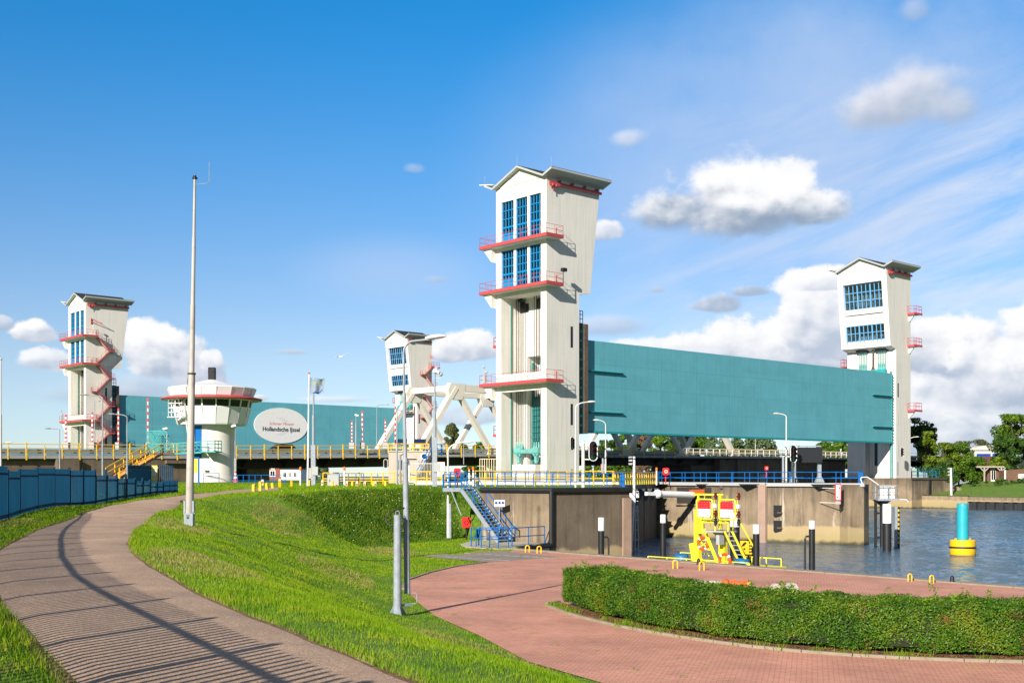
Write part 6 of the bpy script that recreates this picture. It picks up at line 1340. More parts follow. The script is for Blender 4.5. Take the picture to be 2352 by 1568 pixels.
pile('black mooring pile with white top at the right end of the yellow pontoon', 1737, 1204, 1225, 60, 15)
pile('black mooring pile with white top and bent pipe at its left side', 1865, 1195, 1214, 56, 14, -1)
pile('weathered thick black mooring pile with white top in front of the measuring station', 2037.5, 1157, 1201, 93, 20)

def buoy():
    Z = 88; b = at(2211, HY, Z); b.z = WATER; t = thing('buoy', 'yellow drum buoy carrying a turquoise cylinder floating at right', 'buoy', tuple(b)); q = MB()
    q.lathe([(.90,-.4),(.90,.02),(.92,.05),(.92,.52)], 28); q.lathe([(.92,.66),(.92,1.08),(.86,1.14)], 28); q.build('float', M['yellow'], t, smooth=40)
    q = MB(); q.lathe([(.92,.52),(.97,.54),(.97,.62),(.92,.66)], 28); q.build('fender_ring', M['blackrub'], t); q = MB(); q.lathe([(.905,-.05),(.93,.0),(.905,.07)], 28); q.build('waterline_band', M['brown_wood'], t)
    q = MB(); q.lathe([(.42,1.14),(.41,3.84),(.36,3.86)], 24); q.build('day_mark', M['buoyteal'], t, smooth=40)
    for a in range(4): q = MB(); x, y = .7*math.cos(a*1.57+.4), .7*math.sin(a*1.57+.4); q.path([(x-.06,y,1.12),(x-.06,y,1.24),(x+.06,y,1.24),(x+.06,y,1.12)], .02, 5); q.build('lifting_eye', M['yellow'], t)
buoy()

def station():
    Z = 98; b = at(2033, HY, Z); b.z = WATER-1; t = thing('measuring_station', 'small measuring platform with white cabinets on a dark column in the water', 'measuring station', tuple(b)); s = Z/F; z = lambda y: zat(y, Z)-b.z; x = lambda p: (p-2033)*s
    q = MB(); q.lathe([(.18,0),(.18,z(1162)),(.2,z(1160)),(.75,z(1149)),(.78,z(1148))], 16, (x(2026),0,0)); q.build('column', M['black'], t, smooth=40)
    q = MB(); q.box(x(2010),-.8,z(1149),x(2055),.8,z(1144)); q.build('platform', M['galv'], t); q = MB(); rails(q, [(x(2055)-.03,.75,z(1144)),(x(2055)-.03,-.75,z(1144)),(x(2010)+.03,-.75,z(1144)),(x(2010)+.03,.75,z(1144)),(x(2055)-.03,.75,z(1144))], 1.08, .8, .035, (.5,)); q.build('railing', M['galv'], t)
    for a, c, y0 in ((2018.5,2026,1118),(2027,2041,1116),(2043,2052,1118)): q = MB(); q.box(x(a),-.3,z(1144),x(c),.3,z(y0)); q.build('cabinet', M['pile_white'], t)
    q = MB(); q.box(x(2017),-.45,z(1116),x(2053),.4,z(1114)); q.build('roof_plate', M['pile_white'], t)
    q = MB(); q.box(x(2008.5),-.2,0,x(2013),.1,z(1147)); q.build('side_pile', M['black'], t)
    for y in (1178,1234): q = MB(); q.bar((x(2011),0,z(y)),(x(2026),0,z(y)),.14,.16); q.build('brace', M['black'], t)
    q = MB(); q.box(x(2053),-.3,0,x(2059),.2,z(1163)); q.build('gauge_pile', M['galv'], t); q = MB(); q.box(x(2059)+.004,-.32,.8,x(2064),-.1,z(1163)); g = q.build('gauge_board', M['black'], t); q = MB()
    for i in range(8): q.box(x(2059.5),-.335,1.3+i*.38,x(2062.5),-.325,1.5+i*.38)
    q.build('gauge_marks', M['yellow'], g)
    q = MB(); q.path([(x(1997),2,z(1110)),(x(1993),2,z(1100)),(x(1995),2,z(1096)),(x(2004),1.5,z(1095)),(x(2008),1,z(1100)),(x(2011),-.7,z(1112))], .05, 6); q.build('cable_arm', M['pile_white'], t); q = MB(); q.path([(x(2056),0,z(1145)),(x(2068),0,z(1146)),(x(2082),0,z(1147)),(x(2086),0,z(1152))], .045, 6); q.build('davit', M['pile_white'], t)
station()

def pontoon():
    Z = 69.0; rz = math.atan2(-.746, .666); b = at(1637, HY, Z); b.z = WATER; t = thing('work_pontoon', 'fluorescent yellow pontoon with two red and white signal boards, ladder and platform', 'pontoon', tuple(b), rz); kx = 31.5; X = lambda p, y=0: (p-1637-24.7*y)/kx; zz = lambda y: zat(y, Z)-WATER
    dz = .76
    q = MB(); q.box(X(1508),-1.6,-.3,X(1764),1.6,dz); q.build('hull', M['lime'], t)
    q = MB(); rails(q, [(X(1520),-1.5,dz),(X(1755),-1.5,dz)], .32, 1.6, .035, ()); q.build('front_rail', M['lime'], t); q = MB(); rails(q, [(X(1520),1.5,dz),(X(1590),1.5,dz)], .42, 1.2, .035, ()); rails(q, [(X(1690),1.5,dz),(X(1755),1.5,dz)], .42, 1.2, .035, ()); q.build('rear_rail', M['lime'], t)
    H0 = zz(1136)
    q = MB(); q.bar((X(1601,.9),.9,dz),(X(1601,.9),.9,H0-.9),.34,.34,up=(0,1,0)); q.bar((X(1601,.9),.9,H0-1),(X(1603,.9),.9,H0),.12); q.bar((X(1655,.9),.9,dz),(X(1655,.9),.9,H0),.16); q.bar((X(1590,.9),.9,H0),(X(1661,.9),.9,H0),.11); q.bar((X(1600,.9),.9,dz),(X(1592,.9),.9,dz+1.1),.5,.4); q.build('main_column', M['lime'], t)
    q = MB(); q.prism([(X(1601,.6),dz+1.7),(X(1601,.6),H0-1.2),(X(1616,.6),H0-1.75),(X(1616,.6),dz+1.7)], lambda x, z, s: (x,.55+.1*s,z)); q.build('web_plate', M['lime'], t)
    q = MB(); q.bar((X(1616,.4),.4,zz(1217)),(X(1651,-.8),-.8,dz),.15); q.bar((X(1603,.4),.4,dz+1.35),(X(1628,.2),.2,dz+1.35),.07); q.bar((X(1603,.4),.4,dz+.8),(X(1632,.2),.2,dz+.8),.07); q.bar((X(1603,.35),.35,dz+.8),(X(1628,.2),.2,dz+1.35),.06); q.bar((X(1603,.35),.35,dz+1.35),(X(1630,.2),.2,dz+.8),.06); q.build('brace', M['lime'], t)
    q = MB(); q.bar((X(1662,.2),.2,dz),(X(1662,.2),.2,dz+1.3),.35,.3,up=(0,1,0)); q.build('short_column', M['lime'], t)
    q = MB(); q.box(X(1614,-.6),-.6,zz(1217)-.08,X(1675),.8,zz(1217)); q.prism([(X(1632),zz(1217)-.08),(X(1665),zz(1217)-.08),(X(1655),zz(1217)-.7)], lambda x,z,s:(x,.1+.3*s,z)); pl = q.build('platform', M['graycab'], t)
    q = MB(); rails(q, [(X(1614,-.55),-.55,zz(1217)),(X(1672,-.55),-.55,zz(1217))], .95, .9, .045, (.5,)); rails(q, [(X(1614,.75),.75,zz(1217)),(X(1672,.75),.75,zz(1217))], .95, 1.0, .045, (.5,)); q.build('platform_rail', M['lime'], pl)
    la = MB(); a0 = Vector((X(1664,-.62),-.62,zz(1217))); a1 = Vector((X(1708,-1.3),-1.3,dz-.3)); sdx = Vector((.46,.12,0))
    for o in (Vector((0,0,0)), sdx): la.bar(a0+o, a1+o, .09)
    la.bar(a0+sdx*1.6+Vector((-.3,0,1.3)), a1+sdx*1.9+Vector((0,0,.9)), .06); la.bar(a1+sdx*1.9+Vector((0,0,.9)), a1+sdx*1.8, .06); la.build('ladder', M['lime'], t); q = MB()
    for i in range(1, 9): c = a0+(a1-a0)*i/9; q.bar(c, c+sdx, .09, .04)
    q.build('rungs', M['galv'], t)
    # two boards facing the lock mouth
    for cx in (1618, 1670):
        pr = []; w, h = .46, .46; r = .09; zc = zz(1168)
        def rr(w, h, r): 
            o = []
            for sx, sz, a0_ in ((1,1,0),(-1,1,90),(-1,-1,180),(1,-1,270)):
                for k in range(4): a = math.radians(a0_+30*k); o.append((sx*(w-r)+r*math.cos(a), sz*(h-r)+r*math.sin(a)))
            return o
        f = MB(); f.path([(X(cx,-.75)+x, -.75, zc+z) for x, z in rr(.58,.57,.13)], .05, 6, closed=True); f.bar((X(cx,-.7)-.5,-.7,zc-.57),(X(cx,-.3)-.4,-.3,zz(1217)+.1),.06); f.bar((X(cx,-.7)+.5,-.7,zc-.57),(X(cx,-.3)+.4,-.3,zz(1217)+.1),.06); f.bar((X(cx,-.72),-.72,zc+.57),(X(cx,.85),.85,H0-.05),.06)
        o = f.build('board_frame', M['lime'], t)
        q = MB(); q.prism(rr(w,h,r), lambda x, z, s: (X(cx,-.75)+x,-.79+.05*s,zc+z)); q.build('white_board', M['pile_white'], o)
        q = MB(); top = [(x, z) for x, z in rr(w,h,r) if z >= 0]; top = [(w,.02)]+top+[(-w,.02)]; q.prism(top, lambda x, z, s: (X(cx,-.75)+x,-.80+.01*s,zc+z)); q.build('red_half', M['redb'], o)
        q = MB()
        for i in range(8):
            for j in range(9): q.cbox((X(cx,-.75)-.40+.115*i,-.803,zc-.4+.1*j), .022,.01,.022)
        q.build('board_holes', M['graycab'], o)
        for y in (1138,1178,1196):
            q = MB(); q.lathe([(.06,-.2),(.11,-.17),(.07,-.1),(.11,-.06),(.11,.06),(.07,.1),(.11,.17),(.06,.2)], 10, (X(cx,-.7)+.82,-.7,zz(y))); q.build('signal_lantern', M['dkred'] if y < 1190 else M['black'], t)
        q = MB(); q.bar((X(cx,-.7)+.74,-.7,zc-.8),(X(cx,-.7)+.74,-.7,zz(1133)),.05); q.build('lantern_post', M['lime'], t); q = MB(); q.cbox((X(cx,-.72)+.78,-.72,zz(1160)),.2,.16,.22); q.build('switch_box', M['pile_white'], t)
    q = MB(); q.box(X(1645,-.55),-.55,zz(1248),X(1666),-.1,zz(1226)); q.build('equipment_box', M['graycab'], t)
    def ring(x, y, z, lab):
        o = thing('lifebuoy', lab, 'lifebuoy', tuple(Vector((b.x,b.y,b.z))+Matrix.Rotation(rz,3,'Z')@Vector((x,y,z))), rz, 'orange lifebuoys on the pontoon'); q = MB(); q.path([(.36*math.cos(2*math.pi*i/24),0,.36*math.sin(2*math.pi*i/24)) for i in range(24)], .085, 8, closed=True); q.build('ring', M['lifeorange'], o, smooth=60)
        for k in range(4):
            a = k*math.pi/2+.7; q = MB(); q.path([(.36*math.cos(a+e),0,.36*math.sin(a+e)) for e in (-.16,-.05,.05,.16)], .09, 8); q.build('white_band', M['pile_white'], o)
    ring(X(1614,.15),.15,dz+1.15,'orange lifebuoy hanging behind the crossed braces of the yellow pontoon'); ring(X(1665,-1.62),-1.62,dz+.38,'orange lifebuoy on the front rail of the yellow pontoon')
    def tarp(x, y, lab, w, h):
        o = thing('covered_winch', lab, 'covered winch', tuple(Vector((b.x,b.y,b.z))+Matrix.Rotation(rz,3,'Z')@Vector((x,y,dz))), rz, 'winches under blue covers'); q = MB(); n = 14; vs = []
        secs = [(1.06,0),(1.0,.3),(.97,.7),(.8,.95),(.4,1.02),(.02,1.03)]
        for r_, z_ in secs:
            for i in range(n): a = 2*math.pi*i/n; k = 1+.08*math.sin(a*5+z_*4)+.05*math.sin(a*3); c_, s_ = math.cos(a), math.sin(a); m = max(abs(c_),abs(s_)); k /= (.35+.65*m); vs.append((w/2*r_*c_*k, w*.4*r_*s_*k, h*z_*(1+.05*math.sin(a*2))))
        q.add(vs, [(j*n+i,j*n+(i+1)%n,(j+1)*n+(i+1)%n,(j+1)*n+i) for j in range(5) for i in range(n)]+[tuple(range(n))]); q.build('cover', M['tarp'], o, smooth=50)
    tarp(X(1560,.5),.5,'winch under a blue cover at the left end of the pontoon',0.85,.42); tarp(X(1702,-1.0),-1.0,'winch under a blue cover beside the pontoon ladder',0.85,.5)
    g = at(1710, HY, 76); g.z = WATER-.5; o = thing('depth_gauge', 'black and yellow depth gauge board reading 6 and 7 behind the pontoon', 'gauge board', tuple(g)); q = MB(); z = lambda y: zat(y,76)-g.z; q.box(-.55,0,0,.55,.2,z(1239)); q.build('board', M['black'], o)
    for y0, y1, s, m1, m2 in ((1241,1272,'6','yellow','black'),(1273,1300,'7','black','yellow')):
        q = MB(); q.box(-.28,-.02,z(y1),.28,-.003,z(y0)); q.build('number_plate', M[m1], o); n = text('number', s, .85, M[m2], o, (-.02,-.035,z((y0+y1)/2)), (math.pi/2,0,0), bold=.03)
    q = MB()
    for i in range(9): q.box(.30,-.02,z(1244+7*i),.44 if i % 2 else .52,-.003,z(1240.5+7*i))
    q.build('tick_marks', M['yellow'], o)
pontoon()

# sign, hoops, bollards
def chan_sign():
    p = Vector((*TIP0,0))+(Vector((*TIP1,0))-Vector((*TIP0,0)))*.80; p.z = zat(1135, p.y)+.2; d = Vector((TIP1[0]-TIP0[0], TIP1[1]-TIP0[1], 0)); t = thing('channel_sign', 'upright white sign with red border and black arrows on the lock island wall', 'sign', tuple(p+Vector((-.9,-1.5,0))), .05); q = MB()
    q.box(-.27,0,-.72,.27,.06,.72); q.build('red_border', M['redb'], t); q = MB(); q.box(-.19,-.012,-.62,.19,.0,.62); q.build('board', M['whitep'], t)
    q = MB()
    for x, s in ((.09,1),(-.09,-1)):
        for k in range(1 if s > 0 else 4):
            if s > 0: q.box(x-.022,-.02,-.5,x+.022,-.013,.34)
            else: q.box(x-.022,-.02,-.3+.22*k,x+.022,-.013,-.16+.22*k)
        q.prism([(x-.07,s*.33),(x+.07,s*.33),(x,s*.54)], lambda a, z, k: (a,-.02+.007*k,z))
    q.build('arrows', M['black'], t); q = MB(); q.box(-.22,0,-1.0,.22,.04,-.76); q.build('small_plate', M['graycab'], t)
    for z in (.35,-.9): q = MB(); q.bar((0,.06,z),(-.8,2.4,z),.05); q.build('bracket', M['pile_white'], t)
chan_sign()
hoop = None
for i, (px, py, lab) in enumerate(((1211.5,1268,'first of two by the low landing'),(1238.5,1270,'second of two by the low landing'),(1551,1305,'at the left pontoon end'),(1612,1309,'in front of the pontoon tarp'),(2090,1334,'left of two at the right, by the hedge'),(2140,1338,'right of two at the right, near the bollard'))):
    g = gp(px, py, QUAY+.03); lab = 'yellow mooring hoop on the quay edge, '+lab
    if hoop is None:
        hoop = thing('mooring_hoop', lab, 'mooring hoop', tuple(g), .3, 'yellow mooring hoops on the quay'); q = MB(); q.path([(-.14,0,-.05),(-.14,0,.34)]+[(.14*math.cos(math.pi-a),0,.34+.14*math.sin(a)) for a in np.linspace(.3,math.pi-.3,7)]+[(.14,0,.34),(.14,0,-.05)], .045, 8); q.build('hoop', M['yellow'], hoop, smooth=60); hoop.scale = (.75,)*3
    else: dup(hoop, g, None, lab, .75 if i < 4 else .58)
def bollard(px, py, lab):
    g = gp(px, py, QUAY+.03); t = thing('bollard', lab, 'bollard', tuple(g), 0, 'black bollards on the quay edge'); t.scale = (.6,)*3; q = MB(); q.lathe([(.16,0),(.15,.05),(.12,.18),(.13,.30),(.10,.40),(.03,.46)], 14); q.build('body', M['black'], t, smooth=50); q = MB(); q.lathe([(.2,0),(.2,.03)], 14); q.build('foot', M['black'], t)
bollard(1478*0+1729*0+(2500+.3507*838)/1.7415, (1850+.3507*1158)/1.7415, 'small black bollard on the quay edge in front of the yellow pontoon'); bollard(2187, 1338, 'small black bollard on the quay edge near the right hoops')

# ------------------------------------------------------------------ right bank
def right_bank():
    # bank line at the water: grass rising behind a concrete wall and sheet piles
    A = gp(2100, 1166, WATER); B = gp(2600, 1178, WATER); A.z = B.z = 0; d = (B-A).normalized(); n = Vector((-d.y, d.x, 0)); n = n if n.y > 0 else -n
    rows = []; us = np.concatenate([np.linspace(-2,60,32), np.linspace(80,600,8)]); vs = [(0,-1.95),(2,-1.85),(8,-1.2),(16,-.2),(22,.45),(30,.75),(60,.8),(200,.8),(3000,.8)]
    V = []; Fc = []
    for u in us:
        for v, z in vs: p = A+d*u+n*v; V.append((p.x, p.y, z+.12*math.sin(u*.4+v)*(0 < v < 25)))
    m = len(vs)
    for i in range(len(us)-1):
        for j in range(m-1): Fc.append((i*m+j,(i+1)*m+j,(i+1)*m+j+1,i*m+j+1))
    q = MB(); q.add(V, Fc); tag(q.build('far_bank', M['grassg']), kind='structure')
    V = [uv(90, 8), uv(400, 8), uv(3000, 3000), uv(90, 3000)]; q = MB(); q.add([(p.x,p.y,.6) for p in V], [(0,1,2,3)]); tag(q.build('far_land', M['grassg']), kind='structure')
    t = thing('bank_wall', 'low concrete bank wall with tide stain right of the right tower', 'bank wall', (A.x,A.y,WATER-1)); o = Vector(t.location); q = MB(); L1 = 10.8
    q.bar(A-d*4+n*.3+Vector((0,0,-3.6)), A+d*L1+n*.3+Vector((0,0,-3.6)), 1.0, 3.4); rel(q,o).build('wall_face', mat('tide_stained_concrete', (.30,.23,.15), .9, .2, .4, streak=.4, dirt=.3, tide=1), t); q = MB(); q.bar(A-d*1+n*.1+Vector((0,0,-1.86)), A+d*L1+n*.1+Vector((0,0,-1.86)), .5, .16); rel(q,o).build('coping', M['black'], t)
    t = thing('sheet_pile_wall', 'black corrugated sheet pile wall with concrete cap at the right edge', 'sheet pile wall', tuple(A+d*L1+Vector((0,0,-(WATER)*0+WATER-1)))); o = Vector(t.location); q = MB(); x = L1; k = 0
    while x < 75:
        w = .75; off_ = .0 if k % 2 else .42; c = A+d*x+n*off_; q.bar(c+Vector((0,0,-3.9)), c+d*w+Vector((0,0,-3.9)), .2, 2.2); q.bar(A+d*(x+w)+n*.0+Vector((0,0,-3.9)), A+d*(x+w+.12)+n*.42+Vector((0,0,-3.9)), .12, 2.2); x += w+.1; k += 1
    rel(q,o).build('piles', mat('sheet_pile_steel', (.022,.024,.03), .6, .25, 1, dark=((.22,.17,.10), .8, .62, .6)), t); q = MB(); q.bar(A+d*L1+n*.3+Vector((0,0,-2.4)), A+d*75+n*.3+Vector((0,0,-2.4)), .9, .8); rel(q,o).build('cap_beam', M['conc'], t)
    # plinth of the right tower
    t = thing('tower_plinth', 'high concrete plinth in the water carrying the right lift tower', 'plinth', tuple(uv(89,0,WATER-1)), AB); q = MB(); h = 1.35-WATER+1; q.box(-.6,-3.5,0,12,14,h-.004); q.build('wall_face', M['conc'], t); q = MB(); q.box(-.75,-3.65,h-.3,12.1,-3.4,h+.05); q.build('coping', M['conc_dk'], t); q = MB(); q.box(5.4,-3.72,0,6.0,-3.45,h-.2); q.build('black_edge', M['black'], t)
    p = at(2106,HY,222); t = thing('wing_wall', 'stained concrete wing wall sloping down into the grass beside the right tower', 'wing wall', (p.x,p.y,-2.5)); q = MB(); q.prism([(-1,0),(-1,3.8),(4.0,3.7),(8.5,1.9),(8.5,0)], lambda x,z,s:(x,4*s+.0,z)); q.build('wall_face', M['conc'], t)
    p = at(2093,HY,226); t = thing('mesh_fence', 'dark green mesh fence with angled tops beside the right tower', 'fence', (p.x,p.y,-.5)); q = MB()
    for i in range(7): x = i*1.35; q.tube((x,0,0),(x,0,3.6),.07); q.bar((x,0,3.6),(x+.4,-.3,4.1),.07); q.bar((x,0,3.6),(x-.4,.3,4.1),.07)
    q.build('posts', M['green_mesh'], t); q = MB()
    for j in range(14): q.tube((0,0,.8+j*.22),(8.1,0,.8+j*.22),.018,n=4)
    for i in range(70): q.tube((i*.116,0,.6),(i*.116,0,3.8),.012,n=4)
    q.build('mesh', M['green_mesh'], t)
    p = at(2184,1139,216); t = thing('marker_pole', 'pale slanted pole with small lamps on the green far bank', 'pole', tuple(p)); q = MB(); q.tube((.1,0,-.3),(0,0,5.2),.24,.2,n=10); q.build('pole', M['pale_pole'], t)
    for k in (3.9,4.5,5.1): q = MB(); q.cbox((-.4,-.1,k),.4,.3,.25); q.build('lamp', M['graycab'], t)
    # garden pavilion
    p = at(2270,1106,236); t = thing('garden_pavilion', 'open garden pavilion with flat roof and white glazed door on the far bank', 'pavilion', tuple(p)); s = 236/F; x = lambda a:(a-2270)*s
    q = MB(); q.box(x(2237),-1,2.85,x(2302),4,3.15); q.build('roof', M['pavgrey2'], t); q = MB(); q.box(x(2240),3,0,x(2270),3.3,2.85); q.box(x(2270),.6,0,x(2275),3,2.85); q.box(x(2275),.3,0,x(2297),3.3,2.84); q.build('wall', M['wallbrown'], t)
    for a in (2257,2296): q = MB(); q.bar((x(a),-.8,0),(x(a),-.8,2.84),.28); q.bar((x(a),-.8,2.0),(x(a)+.8,-.8,2.8),.2); q.bar((x(a),-.8,2.0),(x(a)-.8,-.8,2.8),.2); q.build('post', M['pavgrey2'], t)
    q = MB(); q.box(x(2277),.2,.05,x(2288),.29,2.5); d_ = q.build('door', M['whitep'], t); q = MB(); q.box(x(2278.2),.15,.4,x(2282),.19,2.3); q.box(x(2283.2),.15,.4,x(2287),.19,2.3); q.build('pane', M['glass'], d_)
    p = at(2338,1107,232); t = thing('garden_shed', 'dark brown shed with white air conditioner at the right edge', 'shed', tuple(p)); q = MB(); q.prism([(-2.5,0),(8,0),(8,3.2),(-2.5,2.3)], lambda x_,z,s:(x_,3*s,z)); q.build('wall', M['wallbrown'], t); q = MB(); q.box(-2.7,-.2,0,-2.45,0,2.4); q.build('corner_post', M['whitep'], t); q = MB(); q.box(.0,-.5,.1,2.4,-.05,1.6); a_ = q.build('air_conditioner', M['whitep'], t); q = MB(); q.lathe([(.55,0),(.55,.03)],16); q.v = [(X_+.8,-.53-z_,Y_+.85) for X_,Y_,z_ in q.v]; q.build('fan_grille', M['graycab'], a_)
    q = MB(); q.prism([(2.2,3.3),(9,6.2),(9,3.3)], lambda x_,z,s:(x_,1+6*s,z)); q.build('roof', M['rooftile'], t)
    p = at(2276,1056,262); t = thing('far_building', 'far building with bright blue panels showing between the trees', 'building', (p.x,p.y,.5)); s = 262/F; q = MB(); q.box(-4.4,0,0,5,6,7.0); q.prism([(-4.8,7.0),(5.3,7.0),(5.3,7.3),(-.5,8.1),(-4.8,7.3)], lambda x_,z,k:(x_,-.4+7*k,z)); q.build('wall', M['panel_grey'], t)
    for a,c in ((-3.2,-.1),(.3,4.2)): q = MB(); q.box(a,-.1,3.8,c,-.001,6.2); q.build('blue_panel', M['blue_panel'], t)
    p = at(2255,1074,256); t = thing('tiled_roof_house', 'house showing only its dark brown roof behind bushes on the far bank', 'house', (p.x,p.y,.5)); q = MB(); q.box(-9,0,0,9,7,2.6); q.build('wall', M['cream'], t); q = MB(); q.prism([(-.3,2.6),(7.3,2.6),(3.5,5.6)], lambda y_,z,s:(-9.4+18.8*s,y_,z)); q.build('roof', mat('brown_roof_tiles', (.10,.05,.035), .85, .2, 3), t)
right_bank()

# ------------------------------------------------------------------ hut below the bridge and houses beyond
def hut():
    Z = 118; p = at(940,HY,Z); zb = .9; s = Z/F; t = thing('lock_hut', 'pale beige flat roofed lock hut with a round window below the bridge', 'hut', (p.x,p.y,zb)); x = lambda a:(a-940)*s; z = lambda y: zat(y,Z)-zb
    q = MB(); q.box(x(891),.6,0,x(926),5,z(1036)); q.box(x(932),0,0,x(990),5,z(1037)); q.box(x(926),1.2,0,x(932),5,z(1037)-.05); q.build('wall', M['cream'], t); q = MB(); q.box(x(930),-.12,z(1037),x(991),5,z(1035.5)); q.box(x(890),.45,z(1036),x(926),5,z(1034.5)); q.build('roof_edge', M['panel_grey'], t)
    q = MB(); q.lathe([(.28,0),(.28,.06)],18); q.v = [(a+x(975),-.03-c,b+z(1048)) for a,b,c in q.v]; r = q.build('round_window', M['glass'], t); q = MB(); q.path([(x(975)+.32*math.cos(i*.35),-.06,z(1048)+.32*math.sin(i*.35)) for i in range(18)], .07, 6, closed=True); q.build('frame', M['pile_white'], r)
    q = MB(); q.box(x(914),.5,z(1078),x(921),.61,z(1056)); q.build('window', M['glass'], t); q = MB(); q.box(x(934),-.25,z(1053),x(955),-.0,z(1052)); q.build('canopy', M['graycab'], t); q = MB(); q.box(x(955),-.06,0,x(962),.01,z(1058)); q.build('door', M['graycab'], t)
    # blue stair beside it and the fenced roof deck
    b0 = Vector((x(958),-1.2,.1)); b1 = Vector((x(992),-1.2,z(1046))); w = thing('steel_stair', 'dark steel stair with blue handrail beside the pale lock hut', 'stairs', (p.x,p.y,zb)); q = MB(); q.bar(b0,b1,.1,.3); q.bar(b0+Vector((0,1,0)),b1+Vector((0,1,0)),.1,.3); q.build('stringer', M['black'], w); q = MB()
    for i in range(13): c = b0+(b1-b0)*(i+.5)/13; q.cbox(c+Vector((0,.5,0)),.3,1,.06)
    q.build('treads', M['brown_wood'], w); q = MB(); rails(q,[b0,b1,b1+Vector((1.0,0,0)),b1+Vector((1.0,1.5,0))],1.1,1.2,.05,(.5,)); q.build('handrail', M['railblue'], w)
    railing('yellow railing box around the roof of the pale lock hut', [at(892,HY,119)+Vector((0,0,z(1037)+zb-EYE)), at(985,HY,119)+Vector((0,0,z(1037)+zb-EYE)), at(985,HY,123)+Vector((0,0,z(1037)+zb-EYE))], 'yellow', .82, .8, .05, (.5,))
    for px, lab in ((921,'left'),(964,'right')):
        c = at(px, 1021, 121); q = thing('solar_panel', 'tilted dark solar panel over the yellow railing, '+lab+' of the near lamp', 'solar panel', tuple(c), 0, 'solar panels above the hut'); m = MB(); m.hexa([(-.62,-.4,0),(.62,-.4,0),(.62,.6,.55),(-.62,.6,.55),(-.62,-.4,.06),(.62,-.4,.06),(.62,.6,.61),(-.62,.6,.61)]); m.build('panel', M['solar'], q); m = MB(); m.tube((-.5,.1,-1.1),(-.5,.1,.2),.05); m.tube((.5,.1,-1.1),(.5,.1,.2),.05); m.build('leg', M['railblue'], q)
    fz = at(985,HY,112); t = thing('bar_fence', 'grey vertical bar fence in front of the blue stair by the pale hut', 'fence', (fz.x-.6,fz.y,.9)); q = MB()
    for i in range(22): q.tube((i*.14-1.2,0,0),(i*.14-1.2,0,2.1),.02,n=5)
    q.bar((-1.25,0,2.0),(1.8,0,2.0),.05); q.bar((-1.25,0,.3),(1.8,0,.3),.05); q.build('bars', M['panel_grey'], t); q = MB(); q.bar((-1.3,0,0),(-1.3,0,2.3),.12); q.build('post', M['pile_white'], t)
    fz = at(1133,HY,140); t = thing('bar_fence', 'cream bar gate close to the left foot of the centre tower', 'fence', (fz.x-1.6,fz.y,.9)); q = MB()
    for i in range(10): q.tube((i*.28,0,0),(i*.28,0,2.9),.05,n=5)
    q.bar((0,0,2.85),(2.6,0,2.85),.08); q.bar((0,0,.4),(2.6,0,.4),.08); q.build('bars', M['postcream'], t)
    c = at(1106,1062,130); t = thing('notice_board', 'white framed notice board beside the railing left of the centre tower', 'sign', (c.x-4.6,c.y,.9)); q = MB(); q.box(-.55,0,.7,.55,.05,2.4); q.build('board', M['whitep'], t); q = MB()
    for a in ((-.58,.68,.58,.74),(-.58,2.36,.58,2.42),(-.58,.74,-.52,2.36),(.52,.74,.58,2.36)): q.box(a[0],-.02,a[1],a[2],.0,a[3])
    q.tube((-.5,.1,0),(-.5,.1,2.4),.05); q.tube((.5,.1,0),(.5,.1,2.4),.05); q.build('frame', M['dkred'], t)
hut()
def house(label, px0, px1, ye, yr, Z, wall, roof, wins, gable=False):
    p = at((px0+px1)/2,HY,Z); zb = -.6; s = Z/F; t = thing('house', label, 'house', (p.x,p.y,zb), 0, 'houses seen under the bridge'); x = lambda a:(a-(px0+px1)/2)*s; z = lambda y: zat(y,Z)-zb; w = x(px1)
    q = MB(); q.box(-w,0,0,w,8,z(ye))
    if gable: q.prism([(-w,z(ye)),(w,z(ye)),(0,z(yr))], lambda a,b,k:(a,.0+8*k,b))
    q.build('wall', wall, t); r = MB()
    if gable: r.prism([(-w-.3,z(ye)-.2),(0,z(yr)+.1),(w+.3,z(ye)-.2),(w+.3,z(ye)),(0,z(yr)+.35),(-w-.3,z(ye))], lambda a,b,k:(a,-.3+8.6*k,b))
    else: r.prism([(-.3,z(ye)),(8.3,z(ye)),(4,z(yr))], lambda b_,c,k:(-w-.3+(2*w+.6)*k,b_,c))
    r.build('roof', roof, t)
    for a,b,y0,y1 in wins: q = MB(); q.box(x(a)-.1,-.08,z(y1)-.1,x(b)+.1,-.002,z(y0)+.1); o = q.build('window', M['whitep'], t); q = MB(); q.box(x(a)+.05,-.1,z(y1)+.05,x((a+b)/2)-.04,-.081,z(y0)-.05); q.box(x((a+b)/2)+.04,-.1,z(y1)+.05,x(b)-.05,-.081,z(y0)-.05); q.build('pane', M['glass'], o)
XZ = lambda x: (900+x*.2126)/1.7415
YZ = lambda y: (1780+y*.2126)/1.7415
house('red brick house with white windows seen under the bridge', XZ(650), XZ(1050), 1052, 1046, 232, M['brick_red'], M['rooftile'], [(XZ(680),XZ(735),YZ(390),YZ(440)),(XZ(780),XZ(812),YZ(385),YZ(415)),(XZ(875),XZ(928),YZ(392),YZ(440)),(XZ(975),XZ(1005),YZ(385),YZ(412)),(XZ(668),XZ(735),YZ(485),YZ(575)),(XZ(850),XZ(940),YZ(480),YZ(580)),(XZ(770),XZ(805),YZ(485),YZ(600))])
house('low white house with dark tiled roof seen under the bridge', XZ(1045), XZ(1410), 1076.5, 1064, 226, M['whitep'], M['rooftile'], [(XZ(1095),XZ(1160),YZ(510),YZ(600)),(XZ(1205),XZ(1250),YZ(510),YZ(600)),(XZ(1290),XZ(1350),YZ(510),YZ(600))])
